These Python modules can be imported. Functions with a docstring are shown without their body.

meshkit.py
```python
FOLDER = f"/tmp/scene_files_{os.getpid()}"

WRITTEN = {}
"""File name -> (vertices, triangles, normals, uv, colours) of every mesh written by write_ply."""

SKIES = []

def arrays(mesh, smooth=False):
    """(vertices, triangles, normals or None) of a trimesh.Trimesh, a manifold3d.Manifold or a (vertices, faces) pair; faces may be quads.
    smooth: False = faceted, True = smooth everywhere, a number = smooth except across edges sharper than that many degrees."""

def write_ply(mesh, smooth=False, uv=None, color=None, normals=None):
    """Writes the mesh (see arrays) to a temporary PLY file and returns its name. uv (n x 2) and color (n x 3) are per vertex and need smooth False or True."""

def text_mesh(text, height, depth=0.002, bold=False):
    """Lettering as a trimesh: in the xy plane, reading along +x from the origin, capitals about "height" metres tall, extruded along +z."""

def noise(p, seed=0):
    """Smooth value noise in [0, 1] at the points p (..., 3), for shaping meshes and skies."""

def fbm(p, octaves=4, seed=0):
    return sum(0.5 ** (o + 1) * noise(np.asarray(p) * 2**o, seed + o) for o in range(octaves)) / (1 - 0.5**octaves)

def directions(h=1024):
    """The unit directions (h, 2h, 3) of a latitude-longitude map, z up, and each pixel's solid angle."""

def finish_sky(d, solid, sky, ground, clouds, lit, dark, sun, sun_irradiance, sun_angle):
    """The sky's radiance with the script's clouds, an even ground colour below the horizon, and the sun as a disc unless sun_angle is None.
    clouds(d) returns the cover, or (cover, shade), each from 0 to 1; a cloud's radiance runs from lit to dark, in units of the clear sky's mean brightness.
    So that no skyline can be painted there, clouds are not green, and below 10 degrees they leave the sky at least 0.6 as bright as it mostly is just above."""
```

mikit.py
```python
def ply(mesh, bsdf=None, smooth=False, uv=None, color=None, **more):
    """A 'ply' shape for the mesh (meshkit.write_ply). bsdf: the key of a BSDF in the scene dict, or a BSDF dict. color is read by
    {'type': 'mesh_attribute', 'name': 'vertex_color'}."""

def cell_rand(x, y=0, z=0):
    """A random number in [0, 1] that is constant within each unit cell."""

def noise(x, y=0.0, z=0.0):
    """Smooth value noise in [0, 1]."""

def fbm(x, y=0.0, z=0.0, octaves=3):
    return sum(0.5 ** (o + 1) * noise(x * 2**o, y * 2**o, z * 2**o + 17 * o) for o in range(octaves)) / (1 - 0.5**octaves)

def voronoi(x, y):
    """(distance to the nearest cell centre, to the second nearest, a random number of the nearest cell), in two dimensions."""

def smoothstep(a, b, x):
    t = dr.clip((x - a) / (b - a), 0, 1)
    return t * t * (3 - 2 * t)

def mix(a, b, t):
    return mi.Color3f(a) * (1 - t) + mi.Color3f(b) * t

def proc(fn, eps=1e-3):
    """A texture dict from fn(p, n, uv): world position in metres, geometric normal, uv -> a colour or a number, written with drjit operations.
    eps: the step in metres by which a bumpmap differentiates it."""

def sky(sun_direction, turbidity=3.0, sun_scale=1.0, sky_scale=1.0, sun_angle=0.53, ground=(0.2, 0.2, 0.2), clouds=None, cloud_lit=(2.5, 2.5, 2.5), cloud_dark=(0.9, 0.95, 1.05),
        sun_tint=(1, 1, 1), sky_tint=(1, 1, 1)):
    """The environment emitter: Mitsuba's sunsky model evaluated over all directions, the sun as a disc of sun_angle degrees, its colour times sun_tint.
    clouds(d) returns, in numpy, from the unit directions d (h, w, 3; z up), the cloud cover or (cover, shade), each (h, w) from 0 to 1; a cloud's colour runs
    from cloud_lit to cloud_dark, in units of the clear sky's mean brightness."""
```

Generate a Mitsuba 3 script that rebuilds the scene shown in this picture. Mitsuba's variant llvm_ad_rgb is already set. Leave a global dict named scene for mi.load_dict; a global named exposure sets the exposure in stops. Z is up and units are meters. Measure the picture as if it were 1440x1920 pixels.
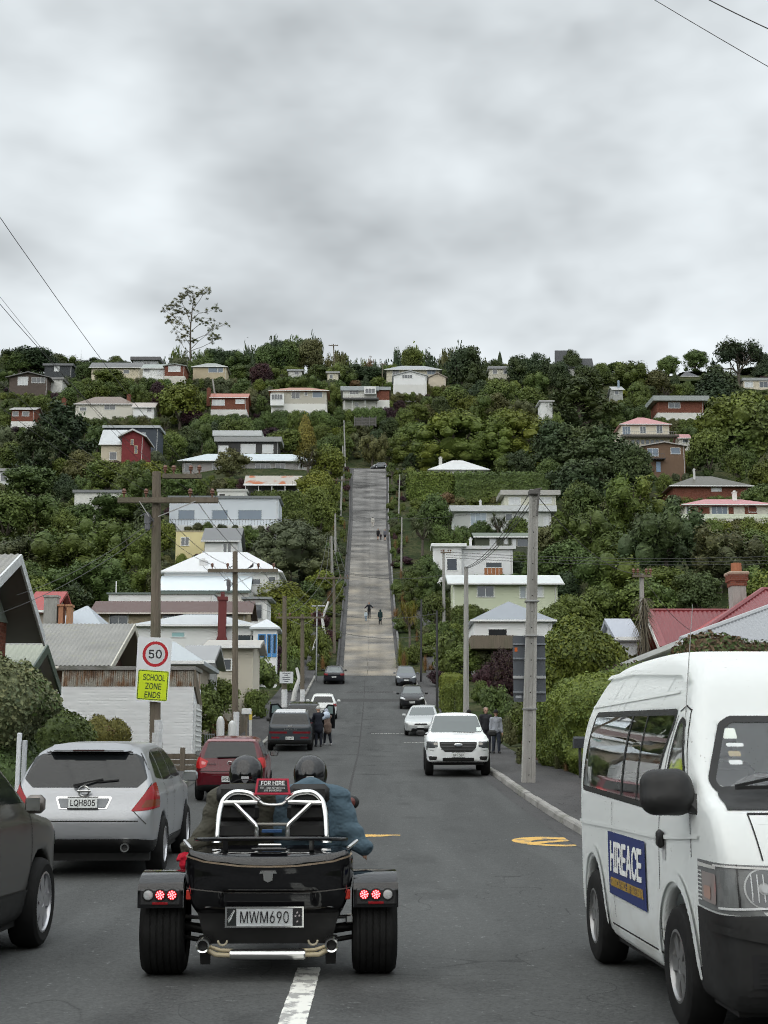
import math, random
import numpy as np, trimesh, shapely
from shapely.geometry import Polygon, LineString, Point, box as sbox
from shapely import affinity
from scipy.interpolate import PchipInterpolator
import drjit as dr
import mitsuba as mi
import mikit, meshkit
from mikit import proc, noise, fbm, smoothstep, mix, cell_rand
# ---------------------------------------------------------------- camera, sky, exposure
T = mi.ScalarTransform4f
FOC, EYE = 2640.0, 1.5                       # focal length in pixels of the 1440 x 1920 photograph, eye height
PITCH, YAW = math.atan(470 / FOC), math.atan(23 / FOC)
exposure = 2.05
_fh = np.array([math.sin(YAW), math.cos(YAW), 0.0])
FWD = math.cos(PITCH) * _fh + np.array([0, 0, math.sin(PITCH)])
UPV = -math.sin(PITCH) * _fh + np.array([0, 0, math.cos(PITCH)])
RGT = np.array([math.cos(YAW), -math.sin(YAW), 0.0])
CAM = np.array([0.0, 0.0, EYE])
scene, labels = {}, {}
scene['camera'] = dict(type='perspective', fov=math.degrees(2 * math.atan(720 / FOC)), fov_axis='x', near_clip=0.1, far_clip=6000.0,
        to_world=T().look_at(origin=CAM.tolist(), target=(CAM + FWD).tolist(), up=[0, 0, 1]))
def clouds(d):
 """an even overcast with folds: darker undersides, brighter thin places, the zenith brighter than the horizon"""
 x, y, z = d[..., 0], d[..., 1], np.clip(d[..., 2], 0, 1)
 az, el = np.degrees(np.arctan2(x, y)), np.degrees(np.arcsin(z))
 q = np.stack([x / (z + 0.22), y / (z + 0.22), 0 * z], -1)
 w = meshkit.fbm(q * 1.1 + 5, 3, 3)[..., None] * np.array([1.0, 0.8, 0.0])
 n1 = meshkit.fbm(q * 1.5 + 1.8 * w, 4, 11)
 n2 = meshkit.fbm(q * 5.0 + 2.6 * w, 5, 29)
 streak = meshkit.fbm(np.stack([az * 0.16 + el * 0.13, el * 0.42 - az * 0.06, 0 * z], -1) + 1.3 * w, 5, 41)
 n3 = meshkit.fbm(q * 15.0 + 4.0 * w, 3, 57)
 s = 0.68 + 0.13 * (n1 - 0.5) + 0.17 * (n2 - 0.5) + 0.12 * (n3 - 0.5) + 0.08 * (np.abs(2 * n2 - 1) - 0.3) + 0.23 * (streak - 0.5)
 def blob(a, e, ra, re, g):
  return g * np.exp(-(((az - a) / ra) ** 2 + ((el - e) / re) ** 2))
 wob = 2.6 * (n2 - 0.5) + 3.0 * (streak - 0.5)
 r = ((az + 1.3 + wob) / 7.2) ** 2 + ((el - 20.2 + wob) / 4.8) ** 2
 s = s + 0.075 * np.clip(1.3 - r, 0, 1) ** 0.7
 s = s + blob(-11.8, 18.0, 2.8, 2.2, -0.13) + blob(-12.0, 27.5, 4.0, 2.2, -0.05) + blob(3.8, 17.2, 3.0, 3.2, -0.10) + blob(15.5, 16, 4.0, 2.6, -0.10)
 s = s + blob(-9.0, 22.0, 1.6, 3.0, -0.06) + blob(2.5, 23.8, 3.2, 1.3, -0.09) + blob(9.0, 22.5, 3.5, 2.5, 0.06) + blob(2.0, 28.5, 9.0, 2.4, 0.05)
 glow = np.clip((x * -0.30 + y * -0.62 + z * 0.72 + 0.15) / 1.15, 0, 1)          # the hidden sun stands high behind the camera
 s = s - 0.62 * np.clip((el - 32) / 45, 0, 1) * 0.5 - 0.62 * glow ** 1.3
 return np.ones_like(z), np.clip(s, 0, 1)
scene['sky'] = mikit.sky([-0.30, -0.62, 0.72], turbidity=4, sun_scale=0.14, sun_angle=85, clouds=clouds, cloud_lit=(3.93, 4.19, 4.32), cloud_dark=(0.77, 0.835, 0.885), ground=(0.09, 0.09, 0.085))
# ---------------------------------------------------------------- terrain profile and pixel <-> place
_pr = np.array([(-420, 62), (-320, 55), (-220, 34), (-140, 14), (-80, 2), (-50, 0), (0, 0), (12, 0), (18, .06), (25, .27), (33, .6), (42, 1.07), (52, 1.5), (61, 1.95), (72, 2.85), (84, 3.95), (95, 5.1), (106, 6.4), (115, 7.6),
    (125, 9.05), (140, 12.6), (158, 17.3), (184, 25.3), (210, 34), (250, 48), (292, 62.7), (300, 64.3), (308, 66.5), (345, 87), (400, 112), (430, 121), (480, 126), (600, 120), (900, 95), (3000, 60)], float)
_pf = PchipInterpolator(_pr[:, 0], _pr[:, 1])
_prx = np.arange(-420, 3001, 0.5)
_pt = _pf(_prx)
def prof(y): return np.interp(y, _prx, _pt)
_gX, _gY = np.meshgrid(np.arange(-300, 301, 2.0), np.arange(50, 701, 2.0), indexing='ij')
_gN = 5.0 * (meshkit.fbm(np.stack([_gX / 22, _gY / 22, 0 * _gX], -1), 3, 5) - 0.5)
def ground(x, y):
 x, y = np.asarray(x, float), np.asarray(y, float)
 side = np.clip((np.abs(x + 0.4) - 7) / 14, 0, 1) * np.clip((y - 60) / 120, 0, 1)
 u, v = np.clip((x + 300) / 2, 0, 299.99), np.clip((y - 50) / 2, 0, 324.99)
 i, j = u.astype(int), v.astype(int)
 u, v = u - i, v - j
 n = (_gN[i, j] * (1 - u) + _gN[i + 1, j] * u) * (1 - v) + (_gN[i, j + 1] * (1 - u) + _gN[i + 1, j + 1] * u) * v
 return prof(y) + side * n
def ray(x, y):
 return FWD + RGT * ((x - 720) / FOC) + UPV * ((960 - y) / FOC)
def P(x, y, Y):
 d = ray(x, y)
 return CAM + d * (Y / d[1])
_Ys = np.concatenate([np.arange(5, 60, 0.25), np.arange(60, 600, 0.5)])
def G(x, y):
 """the place on the ground that the photograph shows at pixel (x, y)"""
 d = ray(x, y)
 pts = CAM + d[None] * (_Ys / d[1])[:, None]
 below = pts[:, 2] <= ground(pts[:, 0], pts[:, 1])
 i = int(np.argmax(below)) if below.any() else len(_Ys) - 1
 p = pts[i].copy(); p[2] = float(ground(p[0], p[1]))
 return p
def pix(p):
 q = np.asarray(p, float) - CAM
 w = q @ FWD
 return 720 + FOC * (q @ RGT) / w, 960 - FOC * (q @ UPV) / w, w
def ppm(Y): return FOC * 1.0153 / Y
# ---------------------------------------------------------------- entries of the scene
_used = set()
def numbered(k):
 if k not in _used:
  _used.add(k); return k
 i = 1
 while f'{k}_{i:03d}' in _used: i += 1
 k = f'{k}_{i:03d}'
 _used.add(k); return k
def thing(name, label=None, cat=None, group=None, kind=None):
 k = numbered(name)
 d = {}
 if label: d['label'] = label
 if cat: d['category'] = cat
 if group: d['group'] = group
 if kind: d['kind'] = kind
 labels[k] = d
 return k
SPLIT = {}
def put(k, mesh, bsdf, smooth=False, color=None, uv=None, M=None, label=None, raw=False, **more):
 """one entry of the scene; k: full key, or (parent key, part name) for a numbered part"""
 if isinstance(k, tuple): k = numbered(k[0] + '__' + k[1])
 if isinstance(mesh, tuple): mesh = trimesh.Trimesh(np.asarray(mesh[0], float), quads(mesh[1]), process=False)
 if color is not None or uv is not None:
  if smooth not in (False, True):
   mesh = trimesh.graph.smooth_shade(mesh, angle=np.radians(smooth), facet_minarea=None); smooth = True
  if color is not None:
   color = np.asarray(color, float)
   if color.ndim == 1: color = np.tile(color, (len(mesh.vertices), 1))
 if M is not None: more['to_world'] = M
 scene[k] = mikit.ply(mesh, 'mat_' + bsdf if isinstance(bsdf, str) else bsdf, smooth=smooth, color=color, uv=uv, **more)
 if label: labels[k] = {'label': label}
 return k
def again(k, src, M):
 """the same mesh once more under key k"""
 if isinstance(k, tuple): k = numbered(k[0] + '__' + k[1])
 scene[k] = {**scene[src], 'to_world': M}
 return k
def quads(f):
 f = np.asarray(f, int)
 return np.vstack([f[:, [0, 1, 2]], f[:, [0, 2, 3]]]) if f.shape[1] == 4 else f
# ---------------------------------------------------------------- mesh pieces
def rng(s): return np.random.default_rng(s)
def unit(v): return v / np.maximum(np.linalg.norm(v, axis=-1, keepdims=True), 1e-9)
def cat(ms):
 ms = [m if isinstance(m, trimesh.Trimesh) else trimesh.Trimesh(np.asarray(m[0], float), quads(m[1]), process=False) for m in ms if m is not None]
 at, V, F = 0, [], []
 for m in ms:
  V.append(np.asarray(m.vertices)); F.append(np.asarray(m.faces) + at); at += len(m.vertices)
 return trimesh.Trimesh(np.vstack(V), np.vstack(F), process=False)
def xf(m, M):
 M = np.asarray(M, float)
 v = np.asarray(m.vertices) @ M[:3, :3].T + M[:3, 3]
 f = np.asarray(m.faces)
 return trimesh.Trimesh(v, f[:, ::-1] if np.linalg.det(M[:3, :3]) < 0 else f, process=False)
def mv(x=0, y=0, z=0, rz=0, rx=0, ry=0, s=1):
 cz, sz, cx, sx, cy, sy = math.cos(rz), math.sin(rz), math.cos(rx), math.sin(rx), math.cos(ry), math.sin(ry)
 Rz = np.array([[cz, -sz, 0], [sz, cz, 0], [0, 0, 1]]); Rx = np.array([[1, 0, 0], [0, cx, -sx], [0, sx, cx]]); Ry = np.array([[cy, 0, sy], [0, 1, 0], [-sy, 0, cy]])
 M = np.eye(4); M[:3, :3] = Rz @ Rx @ Ry @ np.diag(np.broadcast_to(np.asarray(s, float), 3)); M[:3, 3] = (x, y, z)
 return M
def TM(M): return T(np.asarray(M, float).tolist())
_CF = [[0, 2, 3, 1], [4, 5, 7, 6], [0, 1, 5, 4], [2, 6, 7, 3], [0, 4, 6, 2], [1, 3, 7, 5]]
def bx(x0, x1, y0, y1, z0, z1):
 v = [[x, y, z] for z in (z0, z1) for y in (y0, y1) for x in (x0, x1)]
 return trimesh.Trimesh(np.array(v, float), quads(_CF), process=False)
def rbx(x0, x1, y0, y1, z0, z1, r=0.02):
 """a box with chamfered edges"""
 pts = []
 for sx, x in ((1, x0), (-1, x1)):
  for sy, y in ((1, y0), (-1, y1)):
   for sz, z in ((1, z0), (-1, z1)):
    pts += [[x, y + sy * r, z + sz * r], [x + sx * r, y, z + sz * r], [x + sx * r, y + sy * r, z]]
 return trimesh.convex.convex_hull(np.array(pts))
def hull(pts): return trimesh.convex.convex_hull(np.asarray(pts, float))
def bar(a, b, w, h, up=(0, 0, 1)):
 a, b = np.asarray(a, float), np.asarray(b, float)
 d = (b - a) / np.linalg.norm(b - a)
 s = np.cross(d, up)
 s = np.cross(d, [1, 0, 0]) if np.linalg.norm(s) < 1e-6 else s
 s /= np.linalg.norm(s); u = np.cross(s, d)
 v = [p + s * i * w / 2 + u * j * h / 2 for p in (a, b) for j in (-1, 1) for i in (-1, 1)]
 m = trimesh.Trimesh(np.array(v), quads(_CF), process=False)
 if m.volume < 0: m.invert()
 return m
def tube(pts, r, n=8, caps=True, closed=False):
 pts = np.asarray(pts, float)
 r = np.broadcast_to(np.asarray(r, float), len(pts))
 t = np.gradient(pts, axis=0) if not closed else np.roll(pts, -1, 0) - np.roll(pts, 1, 0)
 t /= np.maximum(np.linalg.norm(t, axis=1, keepdims=True), 1e-9)
 u = np.cross(t[0], [0, 0, 1] if abs(t[0][2]) < 0.9 else [1, 0, 0]); u /= np.linalg.norm(u)
 V, a = [], np.arange(n) * 2 * np.pi / n
 for p, d, rr in zip(pts, t, r):
  u = u - d * (u @ d); u /= max(np.linalg.norm(u), 1e-9)
  w = np.cross(d, u)
  V.append(p + rr * (np.cos(a)[:, None] * u + np.sin(a)[:, None] * w))
 m = len(pts)
 V = np.vstack(V)
 i, k = np.meshgrid(np.arange(m if closed else m - 1), np.arange(n), indexing='ij')
 i2 = (i + 1) % m
 F = np.stack([i * n + k, i * n + (k + 1) % n, i2 * n + (k + 1) % n, i2 * n + k], -1).reshape(-1, 4)
 F = quads(F)
 if caps and not closed:
  V = np.vstack([V, pts[0], pts[-1]])
  k = np.arange(n)
  F = np.vstack([F, np.stack([(k + 1) % n, k, k * 0 + m * n], 1), np.stack([(m - 1) * n + k, (m - 1) * n + (k + 1) % n, k * 0 + m * n + 1], 1)])
 return trimesh.Trimesh(V, F, process=False)
def lathe(prof_rz, n=24, axis='z'):
 """profile points (radius, height)"""
 p = np.asarray(prof_rz, float)
 a = np.arange(n) * 2 * np.pi / n
 V = np.stack([p[:, None, 0] * np.cos(a), p[:, None, 0] * np.sin(a), np.broadcast_to(p[:, None, 1], (len(p), n))], -1).reshape(-1, 3)
 i, k = np.meshgrid(np.arange(len(p) - 1), np.arange(n), indexing='ij')
 F = np.stack([i * n + k, i * n + (k + 1) % n, (i + 1) * n + (k + 1) % n, (i + 1) * n + k], -1).reshape(-1, 4)
 m = trimesh.Trimesh(V, quads(F), process=False)
 if axis == 'x': m = xf(m, [[0, 0, 1, 0], [1, 0, 0, 0], [0, 1, 0, 0], [0, 0, 0, 1]])
 if axis == 'y': m = xf(m, [[0, 1, 0, 0], [0, 0, 1, 0], [1, 0, 0, 0], [0, 0, 0, 1]])
 return m
def extr(poly, d, plane='xy', at=0.0):
 """a shapely polygon (or point list) extruded by d from at; plane xy -> along z, xz -> along y, yz -> along x"""
 if not hasattr(poly, 'geom_type'): poly = Polygon(poly)
 gs = list(poly.geoms) if hasattr(poly, 'geoms') else [poly]
 m = cat([trimesh.creation.extrude_polygon(g, d, engine='earcut') for g in gs if g.area > 1e-9])
 m = xf(m, mv(0, 0, at))
 if plane == 'xz': m = xf(m, [[1, 0, 0, 0], [0, 0, 1, 0], [0, 1, 0, 0], [0, 0, 0, 1]])
 if plane == 'yz': m = xf(m, [[0, 0, 1, 0], [1, 0, 0, 0], [0, 1, 0, 0], [0, 0, 0, 1]])
 return m
def rpoly(pts, r):
 """polygon with rounded corners"""
 p = Polygon(pts) if not hasattr(pts, 'geom_type') else pts
 q = p.buffer(-r, join_style=2).buffer(r, quad_segs=4)
 return q if q.area > .6 * p.area else p
def wall_text(text, h, depth=0.004, bold=False, w=None):
 """lettering standing up, read from -y, centred on the origin"""
 m = meshkit.text_mesh(text, h, depth, bold)
 v = np.asarray(m.vertices)
 v[:, 0] -= (v[:, 0].min() + v[:, 0].max()) / 2; v[:, 1] -= h / 2
 if w is not None: v[:, 0] *= w / np.ptp(v[:, 0])
 return trimesh.Trimesh(np.stack([v[:, 0], -v[:, 2], v[:, 1]], 1), m.faces, process=False)
# ---------------------------------------------------------------- rounded solids from distance fields
def poly_sdf(poly, A, B):
 p = np.asarray(poly, float)
 d, ins = np.full(A.shape, 1e9), np.zeros(A.shape, bool)
 for (a0, b0), (a1, b1) in zip(p, np.roll(p, -1, 0)):
  ea, eb = a1 - a0, b1 - b0
  t = np.clip(((A - a0) * ea + (B - b0) * eb) / max(ea * ea + eb * eb, 1e-12), 0, 1)
  d = np.minimum(d, (A - a0 - t * ea) ** 2 + (B - b0 - t * eb) ** 2)
  if abs(eb) > 1e-12:
   ins ^= ((b0 > B) != (b1 > B)) & (A < a0 + ea * (B - b0) / eb)
 return np.where(ins, -1, 1) * np.sqrt(d)
def smax(a, b, k):
 h = np.maximum(k - np.abs(a - b), 0) / k
 return np.maximum(a, b) + h * h * k * 0.25
def smin(a, b, k): return -smax(-a, -b, k)
def surfnet(S, o, h):
 """the zero surface of the samples S (negative inside) as a mesh"""
 S = np.asarray(S, np.float32)
 ins = S < 0
 n = np.array(S.shape)
 c = np.stack([ins[i:n[0] - 1 + i, j:n[1] - 1 + j, k:n[2] - 1 + k] for i in (0, 1) for j in (0, 1) for k in (0, 1)])
 act = c.any(0) & ~c.all(0)
 idx = np.full(n - 1, -1); ids = np.argwhere(act); idx[act] = np.arange(len(ids))
 acc, cnt = np.zeros((len(ids), 3)), np.zeros(len(ids))
 C = [(i, j, k) for i in (0, 1) for j in (0, 1) for k in (0, 1)]
 val = {q: S[ids[:, 0] + q[0], ids[:, 1] + q[1], ids[:, 2] + q[2]] for q in C}
 for a in C:
  for ax in range(3):
   if a[ax]: continue
   b = tuple(1 if i == ax else a[i] for i in range(3))
   x = (val[a] < 0) != (val[b] < 0)
   t = np.where(x, val[a] / np.where(x, val[a] - val[b], 1), 0)
   pt = np.broadcast_to(np.array(a, float), (len(ids), 3)).copy(); pt[:, ax] = t
   acc += pt * x[:, None]; cnt += x
 V = np.asarray(o) + h * (ids + acc / cnt[:, None])
 F = []
 for ax in range(3):
  b, g = (ax + 1) % 3, (ax + 2) % 3
  sl = [slice(None)] * 3; sl2 = [slice(None)] * 3
  sl[ax] = slice(0, n[ax] - 1); sl2[ax] = slice(1, n[ax])
  a0, a1 = ins[tuple(sl)], ins[tuple(sl2)]
  e = np.argwhere(a0 != a1)
  e = e[(e[:, b] > 0) & (e[:, g] > 0) & (e[:, b] < n[b] - 1) & (e[:, g] < n[g] - 1)]
  def at(db, dg):
   q = e.copy(); q[:, b] -= db; q[:, g] -= dg
   return idx[q[:, 0], q[:, 1], q[:, 2]]
  f = np.stack([at(1, 1), at(0, 1), at(0, 0), at(1, 0)], 1)
  fl = ~a0[e[:, 0], e[:, 1], e[:, 2]]
  f[fl] = f[fl][:, ::-1]
  F.append(f)
 F = np.vstack(F)
 F = F[(F >= 0).all(1)]
 return trimesh.Trimesh(V, quads(F), process=False)
def grid(x0, x1, y0, y1, z0, z1, h):
 x, y, z = np.arange(x0, x1 + h, h), np.arange(y0, y1 + h, h), np.arange(z0, z1 + h, h)
 return x, y, z, np.array([x0, y0, z0])
def cone_sdf(X, a, b, ra, rb):
 """distance to a bone: a capsule whose radius runs from ra to rb"""
 a, b = np.asarray(a, float), np.asarray(b, float)
 d = b - a
 t = np.clip(((X - a) @ d) / max(d @ d, 1e-9), 0, 1)
 return np.linalg.norm(X - a - t[..., None] * d, axis=-1) - (ra + (rb - ra) * t)
def bones(bl, h, k=0.04, grow=0.0, extra=None, pad=None):
 """one continuous body from bones (a, b, ra, rb)"""
 P0 = np.array([p for q in bl for p in q[:2]], float)
 R = max(max(q[2], q[3]) for q in bl) + grow + 3 * h + k
 lo, hi = P0.min(0) - R, P0.max(0) + R
 x, y, z, o = grid(lo[0], hi[0], lo[1], hi[1], lo[2], hi[2], h)
 X = np.stack(np.meshgrid(x, y, z, indexing='ij'), -1)
 S = None
 for q in bl:
  s = cone_sdf(X, *q[:4])
  S = s if S is None else smin(S, s, q[4] if len(q) > 4 else k)
 S = S - grow
 if extra is not None: S = extra(S, X)
 return surfnet(S, o, h)
def spline(pts, n=6, closed=True):
 """a smooth curve through the points (those given as lists of three with a third entry 0 stay corners)"""
 p = np.array([q[:2] for q in pts], float)
 m = len(p); out = []
 for i in range(m if closed else m - 1):
  p0, p1, p2, p3 = (p[(i + j) % m] if closed else p[min(max(i + j, 0), m - 1)] for j in (-1, 0, 1, 2))
  if len(pts[i]) > 2: p0 = p1
  if len(pts[(i + 1) % m]) > 2: p3 = p2
  t = np.arange(n)[:, None] / n
  # centripetal-ish tangents, limited by the span
  L = np.linalg.norm(p2 - p1)
  m1 = (p2 - p0) / (np.linalg.norm(p2 - p1) + np.linalg.norm(p1 - p0) + 1e-9) * L
  m2 = (p3 - p1) / (np.linalg.norm(p3 - p2) + np.linalg.norm(p2 - p1) + 1e-9) * L
  h00, h10, h01, h11 = 2 * t**3 - 3 * t**2 + 1, t**3 - 2 * t**2 + t, -2 * t**3 + 3 * t**2, t**3 - t**2
  out.append(h00 * p1 + h10 * m1 + h01 * p2 + h11 * m2)
 out = np.vstack(out)
 return out if closed else np.vstack([out, p[-1]])
def clip_plane(v, f, c, nrm):
 """the part of the triangles (v, f) on the side nrm.(p-c) >= 0"""
 d = (v - c) @ nrm
 s = d[f] >= 0
 k = s.sum(1)
 out = [v[f[k == 3]]]
 for want in (1, 2):
  g, sg = f[k == want], s[k == want]
  if not len(g): continue
  j = np.argmax(sg == (want == 1), 1)
  a, b, cc = g[np.arange(len(g)), j], g[np.arange(len(g)), (j + 1) % 3], g[np.arange(len(g)), (j + 2) % 3]
  A, B, C = v[a], v[b], v[cc]
  tb, tc = (d[a] / (d[a] - d[b]))[:, None], (d[a] / (d[a] - d[cc]))[:, None]
  AB, AC = A + tb * (B - A), A + tc * (C - A)
  if want == 1: out.append(np.stack([A, AB, AC], 1))
  else: out += [np.stack([AB, B, C], 1), np.stack([AB, C, AC], 1)]
 t = np.vstack(out)
 return t.reshape(-1, 3), np.arange(len(t) * 3).reshape(-1, 3)
_VN = {}
def patch(body, poly, view, off=0.004, facing=0.15, lim=None):
 """the piece of a body's surface inside a polygon seen along an axis (view: '+x' '-x' '+y' '-y' '+z' from outside), lifted by off.
 polygon coordinates: (y, z) for x views, (x, z) for y views, (x, y) for z. lim: ((x0,x1),(y0,y1),(z0,z1)) limits of the faces' centres"""
 ax = 'xyz'.index(view[1]); sg = 1 if view[0] == '+' else -1
 ij = [i for i in range(3) if i != ax]
 if not hasattr(poly, 'geom_type'): poly = Polygon(poly)
 v, f = np.asarray(body.vertices), np.asarray(body.faces)
 fn = np.cross(v[f[:, 1]] - v[f[:, 0]], v[f[:, 2]] - v[f[:, 0]])
 fn /= np.maximum(np.linalg.norm(fn, axis=1, keepdims=True), 1e-12)
 keep = fn[:, ax] * sg > facing
 tri = v[f][:, :, ij]
 lo_, hi_ = tri.min(1), tri.max(1)
 b = poly.bounds
 keep &= (hi_[:, 0] >= b[0]) & (lo_[:, 0] <= b[2]) & (hi_[:, 1] >= b[1]) & (lo_[:, 1] <= b[3])
 if lim is not None:
  c = v[f].mean(1)
  for i, l in enumerate(lim):
   if l is not None: keep &= (c[:, i] >= l[0]) & (c[:, i] <= l[1])
 f = f[keep]
 if id(body) not in _VN:
  vn = np.zeros_like(v)
  full = np.asarray(body.faces)
  an = np.cross(v[full[:, 1]] - v[full[:, 0]], v[full[:, 2]] - v[full[:, 0]])
  for k in range(3): np.add.at(vn, full[:, k], an)
  _VN[id(body)] = (vn / np.maximum(np.linalg.norm(vn, axis=1, keepdims=True), 1e-12), body)
 used, inv = np.unique(f, return_inverse=True)
 v = v[used] + _VN[id(body)][0][used] * off
 f = inv.reshape(-1, 3)
 out = []
 if not len(f): return None
 tt = v[f][:, :, ij]
 lo_, hi_ = tt.min(1), tt.max(1)
 gs = list(poly.geoms) if hasattr(poly, 'geoms') else [poly]
 for g in gs:
  tv, tf = trimesh.creation.triangulate_polygon(g, engine='earcut')
  tv = np.asarray(tv)[:, :2]
  for t in tf:
   q = tv[t]
   area = (q[1, 0] - q[0, 0]) * (q[2, 1] - q[0, 1]) - (q[1, 1] - q[0, 1]) * (q[2, 0] - q[0, 0])
   if abs(area) < 1e-10: continue
   if area < 0: q = q[::-1]
   ql, qh = q.min(0), q.max(0)
   s = (hi_[:, 0] >= ql[0]) & (lo_[:, 0] <= qh[0]) & (hi_[:, 1] >= ql[1]) & (lo_[:, 1] <= qh[1])
   cf = f[s]
   if not len(cf): continue
   w2 = np.unique(cf)
   cv = v[w2]; cf = np.searchsorted(w2, cf)
   for i in range(3):
    a2, b2 = q[i], q[(i + 1) % 3]
    c3, n3 = np.zeros(3), np.zeros(3)
    c3[ij] = a2; n3[ij] = (-(b2 - a2)[1], (b2 - a2)[0])
    if not len(cf): break
    cv, cf = clip_plane(cv, cf, c3, n3)
   if len(cf): out.append((cv, cf))
 if not out: return None
 m = cat(out)
 m.merge_vertices(digits_vertex=5)
 m.update_faces(m.nondegenerate_faces())
 m.remove_unreferenced_vertices()
 return trimesh.Trimesh(m.vertices, m.faces, process=False)
# ---------------------------------------------------------------- materials
VC = {'type': 'mesh_attribute', 'name': 'vertex_color'}
def two(b): return {'type': 'twosided', 'nested': b}
def rgb(*c): return {'type': 'rgb', 'value': list(c)}
def pri(color, rough=0.6, **k): return {'type': 'principled', 'base_color': color, 'roughness': rough, **k}
def bump(b, fn, scale=1.0, eps=1e-3): return {'type': 'bumpmap', 'arbitrary': proc(fn, eps), 'scale': scale, 'nested': b}
def F3(x): return mi.Color3f(x)
def asphalt_fn(p, n, uv):
 x, y = p.x, p.y
 fine = mikit.noise(x * 70, y * 70)
 chips = mikit.noise(x * 28, y * 28, 3)
 big = mikit.fbm(x * 0.5, y * 0.16, 2, 4)
 streak = mikit.fbm(x * 2.2, y * 0.22, 7, 3)
 cr = mikit.voronoi(x * 0.45 + 0.5 * mikit.noise(x * 2, y * 2), y * 0.2 + 0.4 * mikit.noise(x * 1.5, y * 1.5, 8))
 lane = dr.exp(-dr.square((dr.abs(x + 0.55) - 1.45) / 0.55))
 v = 0.052 + 0.024 * (fine - 0.5) + 0.01 * (chips - 0.5) + 0.018 * (big - 0.5) + 0.010 * (streak - 0.5) + 0.008 * lane
 v += 0.05 * smoothstep(0.87, 0.95, chips) * smoothstep(0.5, 0.8, mikit.noise(x * 11, y * 11, 9))
 v *= 1 - 0.35 * smoothstep(0.012, 0.0, cr[1] - cr[0]) * smoothstep(0.45, 0.6, big)
 v *= 0.93 + 0.14 * cr[2] * smoothstep(0.4, 0.6, streak)
 oil = smoothstep(0.60, 0.8, mikit.fbm(x * 1.3, y * 0.8, 31, 3)) * dr.exp(-dr.square((x + 0.6) / 2.2))
 v *= 1 - 0.3 * oil
 return F3(v) * mi.Color3f(0.97, 1.01, 1.0)
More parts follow.
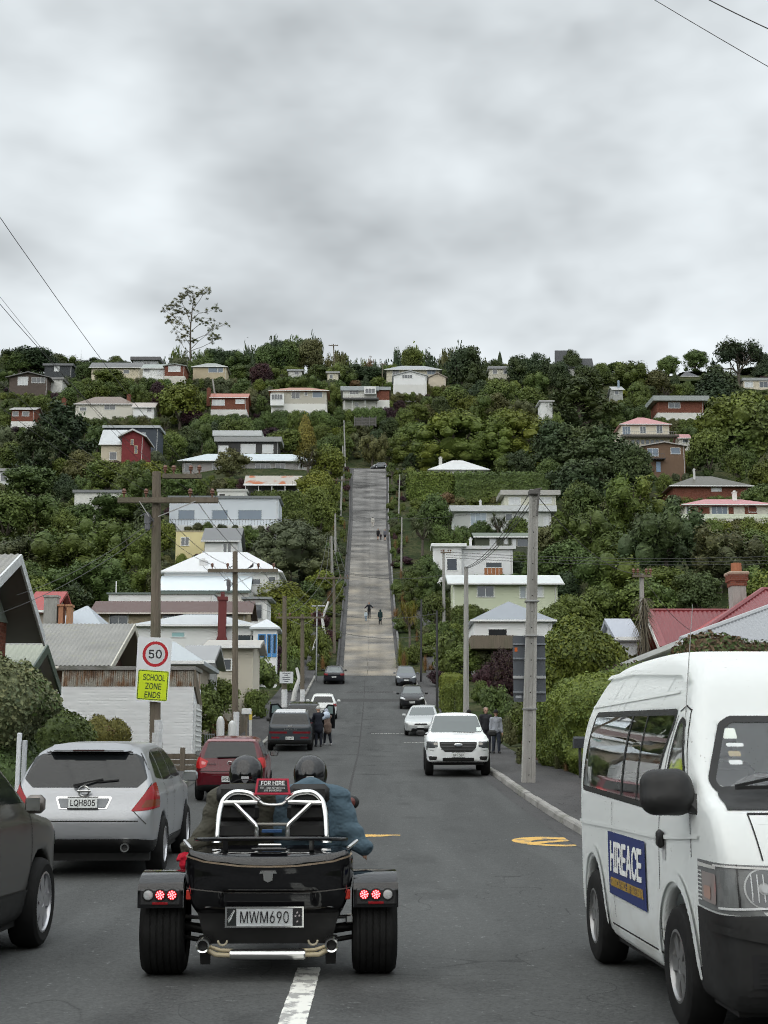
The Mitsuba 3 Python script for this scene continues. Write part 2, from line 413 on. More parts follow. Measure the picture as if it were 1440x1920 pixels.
scene['mat_asphalt'] = two(bump(pri(proc(asphalt_fn), 0.78, specular=0.35), lambda p, n, uv: mikit.noise(p.x * 80, p.y * 80) + 0.6 * mikit.noise(p.x * 33, p.y * 33), 0.004))
def path_fn(p, n, uv):
 v = 0.055 + 0.022 * (mikit.noise(p.x * 60, p.y * 60) - 0.5) + 0.04 * (mikit.fbm(p.x * 0.9, p.y * 0.35, 4, 4) - 0.5)
 crack = mikit.voronoi(p.x * 0.8 + mikit.noise(p.x * 3, p.y * 3), p.y * 0.35 + 0.4 * mikit.noise(p.x * 2, p.y * 2, 5))
 v *= 1 - 0.45 * smoothstep(0.03, 0.0, crack[1] - crack[0])
 return F3(v) * mi.Color3f(1.0, 0.99, 1.0)
scene['mat_path_asphalt'] = two(bump(pri(proc(path_fn), 0.85, specular=0.3), lambda p, n, uv: mikit.noise(p.x * 70, p.y * 70), 0.004))
def concrete_fn(p, n, uv):
 slab = cell_rand(dr.floor((p.y - 125) / 2.6), dr.floor((p.x + 0.35) / 60))
 big = mikit.fbm(p.x * 0.35, p.y * 0.5, 2, 5)
 band = mikit.fbm(p.x * 0.45, p.y * 0.55, 9, 5)
 fine = mikit.noise(p.x * 9, p.y * 9, 1)
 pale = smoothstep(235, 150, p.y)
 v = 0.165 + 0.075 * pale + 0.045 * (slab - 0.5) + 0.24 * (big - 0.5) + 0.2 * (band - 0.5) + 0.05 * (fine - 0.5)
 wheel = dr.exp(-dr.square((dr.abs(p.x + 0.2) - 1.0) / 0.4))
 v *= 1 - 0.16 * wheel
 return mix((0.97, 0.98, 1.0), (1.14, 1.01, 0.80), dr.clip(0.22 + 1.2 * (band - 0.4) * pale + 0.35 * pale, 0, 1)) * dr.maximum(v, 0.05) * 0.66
scene['mat_concrete'] = two(pri(proc(concrete_fn), 0.85, specular=0.3))
def kerb_fn(p, n, uv):
 v = 0.2 + 0.16 * (mikit.fbm(p.x * 3, p.y * 2, p.z * 6, 5) - 0.5) + 0.05 * (mikit.noise(p.x * 40, p.y * 40, p.z * 40) - 0.5)
 moss = smoothstep(0.5, 0.75, mikit.fbm(p.x * 2, p.y * 1.2, 5, 4))
 return mix(F3(v) * mi.Color3f(1.02, 1.0, 0.95), (0.07, 0.075, 0.05), 0.55 * moss)
scene['mat_kerb'] = two(bump(pri(proc(kerb_fn), 0.9, specular=0.3), lambda p, n, uv: mikit.fbm(p.x * 22, p.y * 22, p.z * 22, 3), 0.012))
def soil_fn(p, n, uv):
 a = mikit.fbm(p.x * 0.35, p.y * 0.35, p.z * 0.2, 5)
 b = mikit.noise(p.x * 3.1, p.y * 3.1, p.z)
 return mix((0.020, 0.030, 0.011), (0.045, 0.046, 0.022), smoothstep(0.35, 0.7, 0.7 * a + 0.3 * b)) * (0.7 + 0.6 * b)
scene['mat_soil'] = two(pri(proc(soil_fn), 0.95, specular=0.1))
scene['mat_matte'] = two(pri(VC, 0.75, specular=0.3))
scene['mat_satin'] = two(pri(VC, 0.38, specular=0.5))
scene['mat_gloss'] = two(pri(VC, 0.09, specular=0.5))
scene['mat_black_gloss'] = two(pri(rgb(.004, .004, .005), 0.035, specular=0.65))
scene['mat_metal_paint'] = two(pri(VC, 0.22, metallic=0.5, specular=0.5))
scene['mat_chrome'] = two(pri(rgb(0.78, 0.78, 0.77), 0.12, metallic=1.0))
scene['mat_alloy'] = two(pri(VC, 0.3, metallic=0.8))
scene['mat_dark_glass'] = two(pri(rgb(0.010, 0.012, 0.013), 0.05, specular=0.5, clearcoat=0.15, clearcoat_gloss=1.0))
scene['mat_house_glass'] = two(pri(rgb(0.045, 0.055, 0.065), 0.06, specular=0.9))
scene['mat_glass'] = {'type': 'thindielectric', 'int_ior': 1.5}
scene['mat_lens'] = two(pri(VC, 0.14, specular=0.35))
def tyre_fn(p, n, uv): return F3(0.007 + 0.010 * mikit.fbm(p.x * 9, p.y * 9, p.z * 9, 3))
scene['mat_rubber'] = two(pri(proc(tyre_fn), 0.75, specular=0.18))
scene['mat_print'] = two(pri(VC, 0.5, specular=0.4))
def cloth_fn(p, n, uv): return mikit.fbm(p.x * 11, p.y * 11, p.z * 16, 4) + 0.25 * mikit.noise(p.x * 60, p.y * 60, p.z * 60)
scene['mat_cloth'] = two(bump(pri(VC, 0.85, specular=0.2, sheen=0.4), cloth_fn, 0.03, 4e-3))
scene['mat_skin'] = two(pri(VC, 0.55, specular=0.35))
def van_fn(p, n, uv):
 low = smoothstep(0.95, 0.3, p.z)
 d = mikit.fbm(p.x * 2.5, p.y * 2.5, p.z * 3, 5)
 speck = smoothstep(0.83, 0.9, mikit.noise(p.x * 55, p.y * 55, p.z * 55)) * smoothstep(0.55, 0.75, mikit.noise(p.x * 6, p.y * 6, p.z * 6))
 dirt = dr.clip(0.05 * d + 0.3 * low * smoothstep(0.35, 0.7, d), 0, 1)
 return mix(mix((0.60, 0.622, 0.612), (0.33, 0.31, 0.27), dirt), (0.25, 0.24, 0.22), 0.6 * speck)
scene['mat_van_white'] = two(pri(proc(van_fn), 0.4, specular=0.5, clearcoat=0.9, clearcoat_gloss=0.94))
def plastic_fn(p, n, uv): return F3(0.012 + 0.008 * mikit.fbm(p.x * 14, p.y * 14, p.z * 14, 3))
scene['mat_black_plastic'] = two(bump(pri(proc(plastic_fn), 0.45, specular=0.3), lambda p, n, uv: mikit.noise(p.x * 300, p.y * 300, p.z * 300), 0.0006, 5e-4))
def wood_fn(p, n, uv):
 g = mikit.fbm(p.x * 26, p.y * 26, p.z * 1.3, 4)
 b = mikit.fbm(p.x * 3, p.y * 3, p.z * 0.5, 3)
 green = smoothstep(0.45, 0.7, mikit.fbm(p.x * 4, p.y * 4, p.z * 0.8 + 9, 3))
 c = mix((0.085, 0.068, 0.05), (0.21, 0.18, 0.145), dr.clip(0.65 * g + 0.35 * b, 0, 1))
 return mix(c, (0.10, 0.105, 0.07), 0.35 * green)
scene['mat_old_wood'] = two(bump(pri(proc(wood_fn), 0.9, specular=0.2), lambda p, n, uv: mikit.fbm(p.x * 30, p.y * 30, p.z * 2, 3), 0.02, 4e-3))
def post_fn(p, n, uv):
 v = 0.30 + 0.12 * (mikit.fbm(p.x * 7, p.y * 7, p.z * 1.5, 5) - 0.5) + 0.05 * (mikit.noise(p.x * 50, p.y * 50, p.z * 50) - 0.5)
 st = smoothstep(0.5, 0.8, mikit.fbm(p.x * 9, p.y * 9, p.z * 0.5, 4))
 return mix(F3(v) * mi.Color3f(1.0, 0.985, 0.93), (0.13, 0.12, 0.1), 0.5 * st)
scene['mat_post_concrete'] = two(bump(pri(proc(post_fn), 0.9, specular=0.25), lambda p, n, uv: mikit.fbm(p.x * 40, p.y * 40, p.z * 40, 3), 0.006, 3e-3))
def whitewall_fn(p, n, uv):
 row = mikit.noise(p.x * 2.2, 0, p.z * 12)
 d = mikit.fbm(p.x * 1.2, p.y * 1.2, p.z * 2.4, 5)
 v = 0.68 + 0.09 * (row - 0.5) + 0.12 * (d - 0.5)
 foot = smoothstep(1.0, 0.0, p.z - 1.15) * smoothstep(0.35, 0.65, d)
 return mix(F3(v) * mi.Color3f(0.985, 1.0, 1.01), (0.3, 0.31, 0.27), 0.5 * foot)
def whitewall_b(p, n, uv):
 r = dr.floor(p.z / 0.09)
 mort = dr.abs(p.z / 0.09 - r - 0.5)
 bx_ = (p.x + p.y) / 0.23 + 0.5 * (r - 2 * dr.floor(r / 2))
 vert = dr.abs(bx_ - dr.floor(bx_) - 0.5)
 return -0.7 * smoothstep(0.36, 0.5, mort) - 0.5 * smoothstep(0.44, 0.5, vert) + 0.9 * mikit.fbm(p.x * 14, p.y * 14, p.z * 22, 3)
scene['mat_white_brick'] = two(bump(pri(proc(whitewall_fn), 0.85, specular=0.25), whitewall_b, 0.018, 4e-3))
def rust_fn(p, n, uv):
 a = mikit.fbm(p.x * 5, p.y * 5, p.z * 2.5, 4)
 b = mikit.noise(p.x * 13, p.y * 13, p.z * 1.0)
 c = mix((0.36, 0.34, 0.30), (0.25, 0.15, 0.09), smoothstep(0.42, 0.68, 0.6 * a + 0.4 * b))
 return mix(c, (0.12, 0.08, 0.06), 0.7 * smoothstep(0.55, 0.8, a))
scene['mat_rusty_iron'] = two(pri(proc(rust_fn), 0.8, specular=0.3))
def rust2_fn(p, n, uv):
 a = mikit.fbm(p.x * 0.7, p.y * 0.7, p.z * 0.7, 4)
 return mix((0.34, 0.32, 0.29), (0.33, 0.12, 0.06), smoothstep(0.5, 0.66, a))
scene['mat_flaking_iron'] = two(pri(proc(rust2_fn), 0.7, specular=0.3))
def roof_fn(p, n, uv):
 a = mikit.fbm(p.x * 1.1, p.y * 1.1, p.z * 1.1, 5)
 lich = smoothstep(0.55, 0.75, mikit.fbm(p.x * 5, p.y * 5, p.z * 5, 4))
 return mix(F3(0.21 + 0.1 * (a - 0.5)) * mi.Color3f(1, 0.99, 0.93), (0.25, 0.25, 0.18), 0.35 * lich)
scene['mat_grey_iron'] = two(pri(proc(roof_fn), 0.55, specular=0.4))
def boards_b(p, n, uv):
 t = p.z / 0.17
 return 0.16 * (1 - (t - dr.floor(t)))
scene['mat_boards'] = two(bump(pri(VC, 0.7, specular=0.3), boards_b, 0.12, 5e-3))
def brick_fn(p, n, uv):
 r = dr.floor(p.z / 0.086)
 u = (p.x + p.y) / 0.24 + 0.5 * (r - 2 * dr.floor(r / 2))
 c = cell_rand(dr.floor(u), r, 3)
 col = mix((0.115, 0.036, 0.022), (0.20, 0.07, 0.045), c)
 m = dr.maximum(smoothstep(0.40, 0.5, dr.abs(p.z / 0.086 - r - 0.5)), smoothstep(0.45, 0.5, dr.abs(u - dr.floor(u) - 0.5)))
 return mix(col, (0.17, 0.15, 0.13), 0.6 * m)
scene['mat_red_brick'] = two(pri(proc(brick_fn), 0.85, specular=0.25))
FAM = [((0.051, 0.0758, 0.0189), (0.1141, 0.1528, 0.0327)), ((0.0238, 0.0395, 0.0156), (0.0553, 0.079, 0.0276)), ((0.0939, 0.1222, 0.0189), (0.2013, 0.22, 0.0387)), ((0.022, 0.01, 0.014), (0.06, 0.022, 0.028)), ((0.12, 0.072, 0.032), (0.26, 0.16, 0.08)), ((0.0604, 0.0685, 0.0292), (0.1342, 0.1406, 0.0585)), ((0.1, 0.095, 0.018), (0.2, 0.175, 0.035)), ((0.09, 0.083, 0.065), (0.17, 0.152, 0.125)), ((0.1, 0.12, 0.05), (0.3, 0.27, 0.11))]
def leaf_fn(p, n, uv):
 fam = dr.floor(uv.y)
 t = uv.y - fam
 lo, hi = mi.Color3f(0.0), mi.Color3f(0.0)
 for i, (a, b) in enumerate(FAM):
  on = dr.abs(fam - i) < 0.5
  lo = dr.select(on, mi.Color3f(a), lo); hi = dr.select(on, mi.Color3f(b), hi)
 w = mikit.noise(p.x / 5.5, p.y / 5.5, p.z / 5.5)
 hue = mix((0.86, 0.96, 1.12), (1.14, 1.04, 0.82), smoothstep(0.25, 0.75, mikit.noise(p.x / 11 + 40, p.y / 11, p.z / 11)))
 return (lo * (1 - t) + hi * t) * (0.78 + 0.44 * uv.x) * (0.66 + 0.68 * w) * hue
scene['mat_leaves'] = two(pri(proc(leaf_fn), 0.6, specular=0.3))
def bark_fn(p, n, uv):
 return mix((0.05, 0.04, 0.032), (0.17, 0.15, 0.125), mikit.fbm(p.x * 9, p.y * 9, p.z * 2.5, 3))
scene['mat_bark'] = two(pri(proc(bark_fn), 0.9, specular=0.2))
scene['mat_wire'] = two(pri(rgb(0.07, 0.07, 0.072), 0.6, specular=0.4))
# ---------------------------------------------------------------- the setting: ground, street, kerbs
R = random.Random(7)
def S(k, mesh, bsdf, smooth=False, **m):
 k = numbered(k); labels[k] = {'kind': 'structure', **m.pop('lab', {})}
 put(k, mesh, bsdf, smooth, **m); return k
def sheet(xs, ys, z):
 xs, ys = np.asarray(xs, float), np.asarray(ys, float)
 X, Y = np.meshgrid(xs, ys)
 Z = z(X, Y)
 i, j = np.meshgrid(np.arange(len(ys) - 1), np.arange(len(xs) - 1), indexing='ij')
 n = len(xs); a = i * n + j
 return trimesh.Trimesh(np.stack([X, Y, Z], -1).reshape(-1, 3), quads(np.stack([a, a + 1, a + n + 1, a + n], -1).reshape(-1, 4)), process=False)
gx = np.concatenate([[-2500, -900, -400], np.arange(-200, -20, 6), np.arange(-20, 20.1, 2), np.arange(26, 201, 6), [400, 900, 2500]])
gy = np.concatenate([[-2500, -800, -420, -360, -300, -260, -220, -180, -140, -110, -80, -60], np.arange(-30, 130, 4), np.arange(130, 480, 5), [500, 560, 650, 800, 1100, 1600, 2600, 3500]])
def gz(X, Y): return ground(X, Y) - np.where(np.abs(X + 0.4) < 8, 0.06, 0.0)
S('ground', sheet(gx, gy, gz), 'soil', True)
ry = np.arange(-60, 125.1, 1.0)
XL, XR = -4.9, 3.62
S('road', sheet(np.array([XL, -3.4, -2, -.5, 1, 2.4, XR - 0.42, XR]), ry, lambda X, Y: prof(Y) + 0 * X), 'asphalt', True)
def strip(x0, x1, y0, y1, lift, step=1.0, nx=2):
 ys = np.linspace(y0, y1, max(2, int((y1 - y0) / step) + 1))
 return sheet(np.linspace(x0, x1, nx), ys, lambda X, Y: prof(Y) + lift)
# footpaths
def slab_strip(x0, x1, y0, y1, lift, thick, step=1.5):
 ys = np.linspace(y0, y1, max(2, int((y1 - y0) / step) + 1))
 V, F = [], []
 for y in ys:
  z = float(prof(y))
  V += [[x0, y, z + lift - thick], [x1, y, z + lift - thick], [x1, y, z + lift], [x0, y, z + lift]]
 n = len(ys)
 for i in range(n - 1):
  a, b = 4 * i, 4 * i + 4
  for k in range(4):
   F.append([a + k, a + (k + 1) % 4, b + (k + 1) % 4, b + k])
 F += [[3, 2, 1, 0], [4 * n - 4, 4 * n - 3, 4 * n - 2, 4 * n - 1]]
 m = trimesh.Trimesh(np.array(V), quads(F), process=False)
 if m.volume < 0: m.invert()
 return m
S('footpath', slab_strip(XR + 0.17, 5.9, -60, 126, 0.13, 0.25), 'path_asphalt')
S('footpath', slab_strip(-7.2, XL - 0.17, -60, 150, 0.13, 0.25), 'path_asphalt')
S('footpath', slab_strip(4.9, 6.6, 126, 165, 0.1, 0.25), 'path_asphalt')
# kerbs: cast pieces with joints, and the gutter channel in front of the right-hand one
kr = S('kerb_right', strip(XR - 0.36, XR - 0.004, -60, 124, 0.006), 'path_asphalt', True)
def kerb_piece(x0, y0, y1, w, h, r):
 z0, z1 = float(prof(y0)), float(prof(y1))
 q = lambda: r.uniform(-0.012, 0.012)
 pts = []
 for y, z in ((y0 + 0.012, z0), (y1 - 0.012, z1)):
  a, b = q(), q()
  pts += [[x0 + a, y, z - 0.1], [x0 + w, y, z - 0.1], [x0 + 0.02 + a, y, z + h - 0.035 + b], [x0 + 0.05 + a, y, z + h + b], [x0 + w, y, z + h + b]]
 return hull(pts)
for y0 in np.arange(16, 60, 1.4):
 put((kr, 'kerbstone'), kerb_piece(XR, y0, y0 + 1.4, 0.17, 0.145, R), 'kerb')
put((kr, 'kerb_run'), cat([slab_strip(XR, XR + 0.17, -60, 15.98, 0.14, 0.25), slab_strip(XR, XR + 0.17, 60.1, 124, 0.14, 0.25)]), 'kerb')
kl = S('kerb_left', slab_strip(XL - 0.17, XL, -60, 124, 0.14, 0.25), 'kerb')
# the steep concrete street: two columns of slabs, joints between them
def cxl(y): return float(np.interp(y, [125, 150, 200, 232, 262, 292], [-2.55, -2.75, -3.05, -3.15, -3.7, -3.8]))
def cxr(y): return float(np.interp(y, [125, 150, 230, 270, 292], [2.3, 2.25, 2.3, 2.8, 2.9]))
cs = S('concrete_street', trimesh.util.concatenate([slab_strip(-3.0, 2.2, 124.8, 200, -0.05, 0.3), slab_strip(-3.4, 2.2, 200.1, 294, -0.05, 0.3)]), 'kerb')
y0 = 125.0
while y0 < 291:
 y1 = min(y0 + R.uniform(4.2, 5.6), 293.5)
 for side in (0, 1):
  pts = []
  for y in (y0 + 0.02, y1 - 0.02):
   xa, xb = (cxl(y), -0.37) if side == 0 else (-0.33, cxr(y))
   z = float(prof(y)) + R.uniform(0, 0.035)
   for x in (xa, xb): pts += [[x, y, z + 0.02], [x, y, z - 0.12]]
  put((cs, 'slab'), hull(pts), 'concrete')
 y0 = y1
def edge_run(fx, w, lift, y0, y1, thick, step=3):
 ys = np.arange(y0, y1 + 0.1, step); V, F = [], []
 for y in ys:
  z, x = float(prof(y)), fx(y)
  V += [[x, y, z + lift - thick], [x + w, y, z + lift - thick], [x + w, y, z + lift], [x, y, z + lift]]
 for i in range(len(ys) - 1):
  for k in range(4): F.append([4 * i + k, 4 * i + (k + 1) % 4, 4 * i + 4 + (k + 1) % 4, 4 * i + 4 + k])
 n = len(ys); F += [[3, 2, 1, 0], [4 * n - 4, 4 * n - 3, 4 * n - 2, 4 * n - 1]]
 m = trimesh.Trimesh(np.array(V), quads(F), process=False)
 if m.volume < 0: m.invert()
 return m
S('gutter', edge_run(lambda y: cxl(y) - 0.47, 0.45, 0.0, 126, 292, 0.2), 'path_asphalt')
S('gutter', edge_run(lambda y: cxr(y) + 0.02, 0.3, 0.0, 126, 292, 0.2), 'path_asphalt')
S('kerb', edge_run(lambda y: cxl(y) - 0.68, 0.2, 0.2, 126, 292, 0.5), 'path_asphalt')
S('kerb', edge_run(lambda y: cxr(y) + 0.33, 0.2, 0.24, 126, 292, 0.5), 'old_kerb')
# the platform at the top where cars are parked
S('turning_area', slab_strip(-5.5, 8.5, 293.6, 306, -0.02, 0.5), 'path_asphalt')
# painted markings and repairs on the road
scene['mat_old_kerb'] = two(pri(proc(lambda p, n, uv: F3(.13 + .12 * (mikit.fbm(p.x * 2, p.y * .7, p.z, 4) - .5))), .9, specular=.2))
white, yellow = (0.62, 0.62, 0.58), (0.62, 0.36, 0.07)
def on_road(poly, lift=0.004):
 v, f = trimesh.creation.triangulate_polygon(poly, engine='earcut')
 v = np.asarray(v)[:, :2]
 m = trimesh.Trimesh(np.column_stack([v, v[:, 0] * 0]), f, process=False).subdivide_to_size(0.9)
 z = prof(m.vertices[:, 1]) + lift
 return trimesh.Trimesh(np.column_stack([m.vertices[:, :2], z]), m.faces, process=False)
def ragged(x0, x1, y0, y1, r, amp=0.008):
 a = [(x0 + r.uniform(-amp, amp), y) for y in np.arange(y0, y1, 0.12)] + [(x1 + r.uniform(-amp, amp), y) for y in np.arange(y1, y0, -0.12)]
 return Polygon(a)
line_x = -0.46
def wornline_fn(p, n, uv):
 w = smoothstep(0.42, 0.62, mikit.fbm(p.x * 14, p.y * 9, 3, 4))
 c = smoothstep(0.03, 0.0, dr.abs(p.x - uv.x))
 return mix((0.60, 0.60, 0.56), (0.16, 0.16, 0.16), 0.75 * w)
scene['mat_line_paint'] = two(pri(proc(wornline_fn), 0.7))
S('road_marking', on_road(ragged(line_x - 0.085, line_x + 0.085, 5.0, 10.9, R, .003)), 'line_paint')
def yellow_fn(p, n, uv):
 w = smoothstep(0.5, 0.66, mikit.fbm(p.x * 9, p.y * 4, 3, 4))
 return mix((0.46, 0.28, 0.07), (0.16, 0.13, 0.1), 0.75 * w)
scene['mat_yellow_paint'] = two(pri(proc(yellow_fn), 0.7))
def at_road(x, y):
 d = ray(x, y)
 t = np.linspace(4, 120, 4000)
 z = EYE + d[2] / d[1] * t
 i = int(np.argmax(z <= prof(t)))
 return np.array([d[0] / d[1] * t[i], t[i]])
a = at_road(1030, 1578); b = at_road(965, 1574)
cx_, cy_ = at_road(1035, 1578)
ring = affinity.rotate(affinity.scale(Point(0, 0).buffer(1, quad_segs=16), 0.66, 0.85), 12).difference(affinity.rotate(affinity.scale(Point(0.1, -0.1).buffer(1, quad_segs=16), 0.46, 0.5), 30))
ring = ring.union(affinity.rotate(sbox(-0.52, -0.13, 0.5, 0.13), 40))
S('road_marking', on_road(affinity.translate(ring, cx_ + 0.02, cy_)), 'yellow_paint')
ax_, ay_ = at_road(720, 1567)
S('road_marking', on_road(Polygon([(ax_ - 0.75, ay_ - 0.55), (ax_ - 0.75, ay_ + 0.3), (ax_ + 0.28, ay_ + 0.12), (ax_ + 0.28, ay_ - 0.02)])), 'yellow_paint')
def patch_fn(p, n, uv):
 v = 0.06 + 0.02 * (mikit.noise(p.x * 60, p.y * 60) - 0.5) + 0.03 * (mikit.fbm(p.x, p.y, 4, 3) - 0.5)
 return F3(v)
scene['mat_patch_asphalt'] = two(pri(proc(patch_fn), 0.85, specular=0.3))
def dark_fn(p, n, uv): return F3(0.034 + 0.014 * (mikit.noise(p.x * 60, p.y * 60) - 0.5))
scene['mat_dark_asphalt'] = two(pri(proc(dark_fn), 0.85, specular=0.3))
S('road_patch', on_road(ragged(-2.6, 2.2, 100.5, 103.5, R, .05)), 'dark_asphalt')
S('road_patch', sheet([-0.60, -0.53], np.arange(12, 122, 1.0), lambda X, Y: prof(Y) + .004), 'dark_asphalt', True)
S('road_patch', on_road(ragged(-2.1, 1.9, 108.6, 110.6, R, .03)), 'patch_asphalt')
S('road_patch', on_road(ragged(-1.9, 1.7, 109.0, 110.2, R, .03), 0.008), 'dark_asphalt')
S('road_patch', on_road(ragged(0.0, 3.1, 47.6, 48.0, R, .03)), 'patch_asphalt')
S('road_patch', on_road(ragged(0.1, 3.4, 53, 53.25, R, .03)), 'dark_asphalt')
for (x, y, w) in ((727, 1376, 60), (790, 1392, 70), ):
 q = at_road(x, y); ww = w / ppm(q[1]) / 2
 S('road_marking', on_road(ragged(q[0] - ww, q[0] + ww, q[1] - 0.09, q[1] + 0.09, R, 0.02)), 'line_paint')
# ---------------------------------------------------------------- houses on the slope
KEEP = []          # (x0, y0, x1, y1, Y): what the photograph shows of a house; filler trees in front of it stay out
KLAB = []
SKIRT = []         # house fronts whose feet stand in shrubs
FOOT = []          # footprints
WHITE, CREAM, GREYW, DARK = (.70, .71, .705), (.5, .46, .38), (.42, .44, .45), (.05, .05, .055)
TAN, BRICK, SLATE, LROOF = (.28, .24, .18), (.15, .055, .035), (.13, .135, .14), (.62, .66, .68)
def col(c): return c if not isinstance(c, str) else globals()[c]
def slope_roof(x0, x1, y0, y1, ze, zr, kind, oh=0.5, th=0.16, inset=None):
 """a pitched roof over the rectangle: kind hip (ridge along x), gx (gable, ridge along x), gy (gable towards the street)"""
 xa, xb, ya, yb = x0 - oh, x1 + oh, y0 - oh, y1 + oh
 ym, xm = (ya + yb) / 2, (xa + xb) / 2
 if kind == 'hip':
  i = min((yb - ya) / 2, (xb - xa) / 2 - 0.05) if inset is None else inset
  pts = [[x, y, z] for x in (xa, xb) for y in (ya, yb) for z in (ze - th, ze)] + [[xa + i, ym, zr], [xb - i, ym, zr]]
  return hull(pts)
 if kind == 'gx':
  prof_ = [(ya, ze), (ym, zr), (yb, ze), (yb, ze - th), (ym, zr - th * 1.15), (ya, ze - th)]
  return extr(prof_, xb - xa, 'yz', xa)
 prof_ = [(xa, ze), (xm, zr), (xb, ze), (xb, ze - th), (xm, zr - th * 1.15), (xa, ze - th)]
 return extr(prof_, yb - ya, 'xz', ya)
def add_window(t, X0, X1, Z0, Z1, Yf, frame=WHITE, pane=None, n=None, d=0.05, fw=0.07):
 """a window in a front wall at Yf: frame standing proud, one pane per light"""
 w = X1 - X0
 n = max(1, int(round(w / 1.15))) if n is None else n
 xs = np.linspace(X0, X1, n + 1)
 fr = [bx(X0 - fw, X1 + fw, Yf - d, Yf + 0.02, Z1, Z1 + fw), bx(X0 - fw - .04, X1 + fw + .04, Yf - d - .05, Yf + 0.02, Z0 - fw, Z0), bx(X0 - fw, X0, Yf - d, Yf + .02, Z0, Z1), bx(X1, X1 + fw, Yf - d, Yf + .02, Z0, Z1)]
 for x in xs[1:-1]: fr.append(bx(x - fw * .45, x + fw * .45, Yf - d + .008, Yf + .02, Z0, Z1))
 k = numbered(t + '__window')
 put(k, cat(fr), 'satin', color=frame)
 for i in range(n):
  m = bx(xs[i] + .03, xs[i + 1] - .03, Yf - 0.018, Yf + .02, Z0 + .005, Z1 - .005)
  if pane is None: put((k, 'pane'), m, 'house_glass')
  else: put((k, 'pane'), m, 'lens', color=pane)
def house(name, label, x0, x1, yt, yb, Y=None, wall=WHITE, wmat='matte', roof=('hip', None, SLATE), wins=(), depth=8.0, oh=0.45, th=0.18, frame=WHITE, chim=(), keep=None, catg='house', base=None, extra=None, group=None, gable=None):
 """a house from what the photograph shows of it: wall x0..x1, top yt, bottom yb in pixels, its front at distance Y (or where the wall's foot meets the ground)"""
 if Y is None: Y = G((x0 + x1) / 2, yb)[1]
 A, B = P(x0, yt, Y), P(x1, yb, Y)
 X0, X1, Zt, Zb = A[0], B[0], A[2], B[2]
 gl = min(float(ground(x, y)) for x in (X0, X1) for y in (Y, Y + depth)) - 0.6
 gl = min(gl, Zb)
 t = thing(name, label, catg, group)
 kind, yr, rc = roof[:3]
 rmat = roof[3] if len(roof) > 3 else 'satin'
 zr = None
 if kind in ('hip', 'gx'): zr = P(x0, yr, Y + depth / 2)[2]
 if kind == 'gy': zr = P(x0, yr, Y - oh)[2]
 wl = [bx(X0, X1, Y, Y + depth, gl, Zt - 0.02)]
 if kind == 'gx': wl = [extr([(Y, gl), (Y, Zt - .05), (Y + depth / 2, zr - .25), (Y + depth, Zt - .05), (Y + depth, gl)], X1 - X0, 'yz', X0)]
 if kind == 'gy': wl = [extr([(X0, gl), (X0, Zt - .05), ((X0 + X1) / 2, zr - .25), (X1, Zt - .05), (X1, gl)], depth, 'xz', Y)]
 put(t + '__wall', cat(wl), wmat, **({'color': tuple(1.0 * q for q in col(wall))} if wmat in ('matte', 'boards', 'satin') else {}))
 if base is not None:      # a plinth of another colour below pixel row base[0]
  put((t, 'basement'), bx(X0 - .03, X1 + .03, Y - .06, Y + depth, gl, P(x0, base[0], Y)[2]), 'matte', color=base[1])
 if kind == 'flat':
  zr = P(x0, yr, Y)[2]
  m = hull([[x, y, z + (0.25 if y > Y else 0)] for x in (X0 - oh, X1 + oh) for y in (Y - oh, Y + depth + oh) for z in (Zt, zr)])
 else:
  m = slope_roof(X0, X1, Y, Y + depth, Zt, zr, kind, oh, th)
 rc = tuple(.70 * q for q in rc) if not isinstance(rc, str) else rc
 put(t + '__roof', m, rmat, **({'color': rc} if rmat in ('satin', 'matte') else {}))
 if kind != 'flat':
  fz = Zt - th
  if kind != 'gy':
   put((t, 'gutter'), bx(X0 - oh - .02, X1 + oh + .02, Y - oh - .12, Y - oh - .01, Zt - .13, Zt + .02), 'satin', color=roof[4] if len(roof) > 4 else WHITE)
 if X1 - X0 > 4: put((t, 'downpipe'), tube([(X1 - .25, Y - .07, gl), (X1 - .25, Y - .07, Zt - .12)], .05, 5), 'satin', color=(.5, .5, .49))
 for w in wins:
  q0, q1 = P(w[0], w[1], Y), P(w[2], w[3], Y)
  add_window(t, q0[0], q1[0], q1[2], q0[2], Y, frame=frame, pane=w[4] if len(w) > 4 else None, n=w[5] if len(w) > 5 else None)
 for c in chim:
  yc = Y + depth * (c[5] if len(c) > 5 else 0.45)
  a, b = P(c[0], c[2], yc), P(c[1], c[3], yc)
  w = b[0] - a[0]
  put((t + '__roof', 'chimney'), cat([bx(a[0], b[0], yc, yc + max(w, .4), b[2] - 1.5, a[2] - .12), bx(a[0] - .06, b[0] + .06, yc - .06, yc + max(w, .4) + .06, a[2] - .12, a[2]),
   bx(a[0] + w * .25, b[0] - w * .25, yc + .1, yc + .35, a[2], a[2] + .22)]), 'matte', color=c[4])
 k = keep or (x0 - 4, min(yt, yr), x1 + 4, yb)
 KEEP.append((*k, Y)); KLAB.append(label); FOOT.append((X0 - 1.2, X1 + 1.2, Y - 1.5, Y + depth + 1))
 if extra: extra(t, X0, X1, Zb, Zt, Y)
 SKIRT.append((X0, X1, Zb, Y, label))
 return t
def px_box(x0, y0, x1, y1, Y, d0, d1):
 a, b = P(x0, y0, Y), P(x1, y1, Y)
 return bx(a[0], b[0], Y + d0, Y + d1, b[2], a[2])
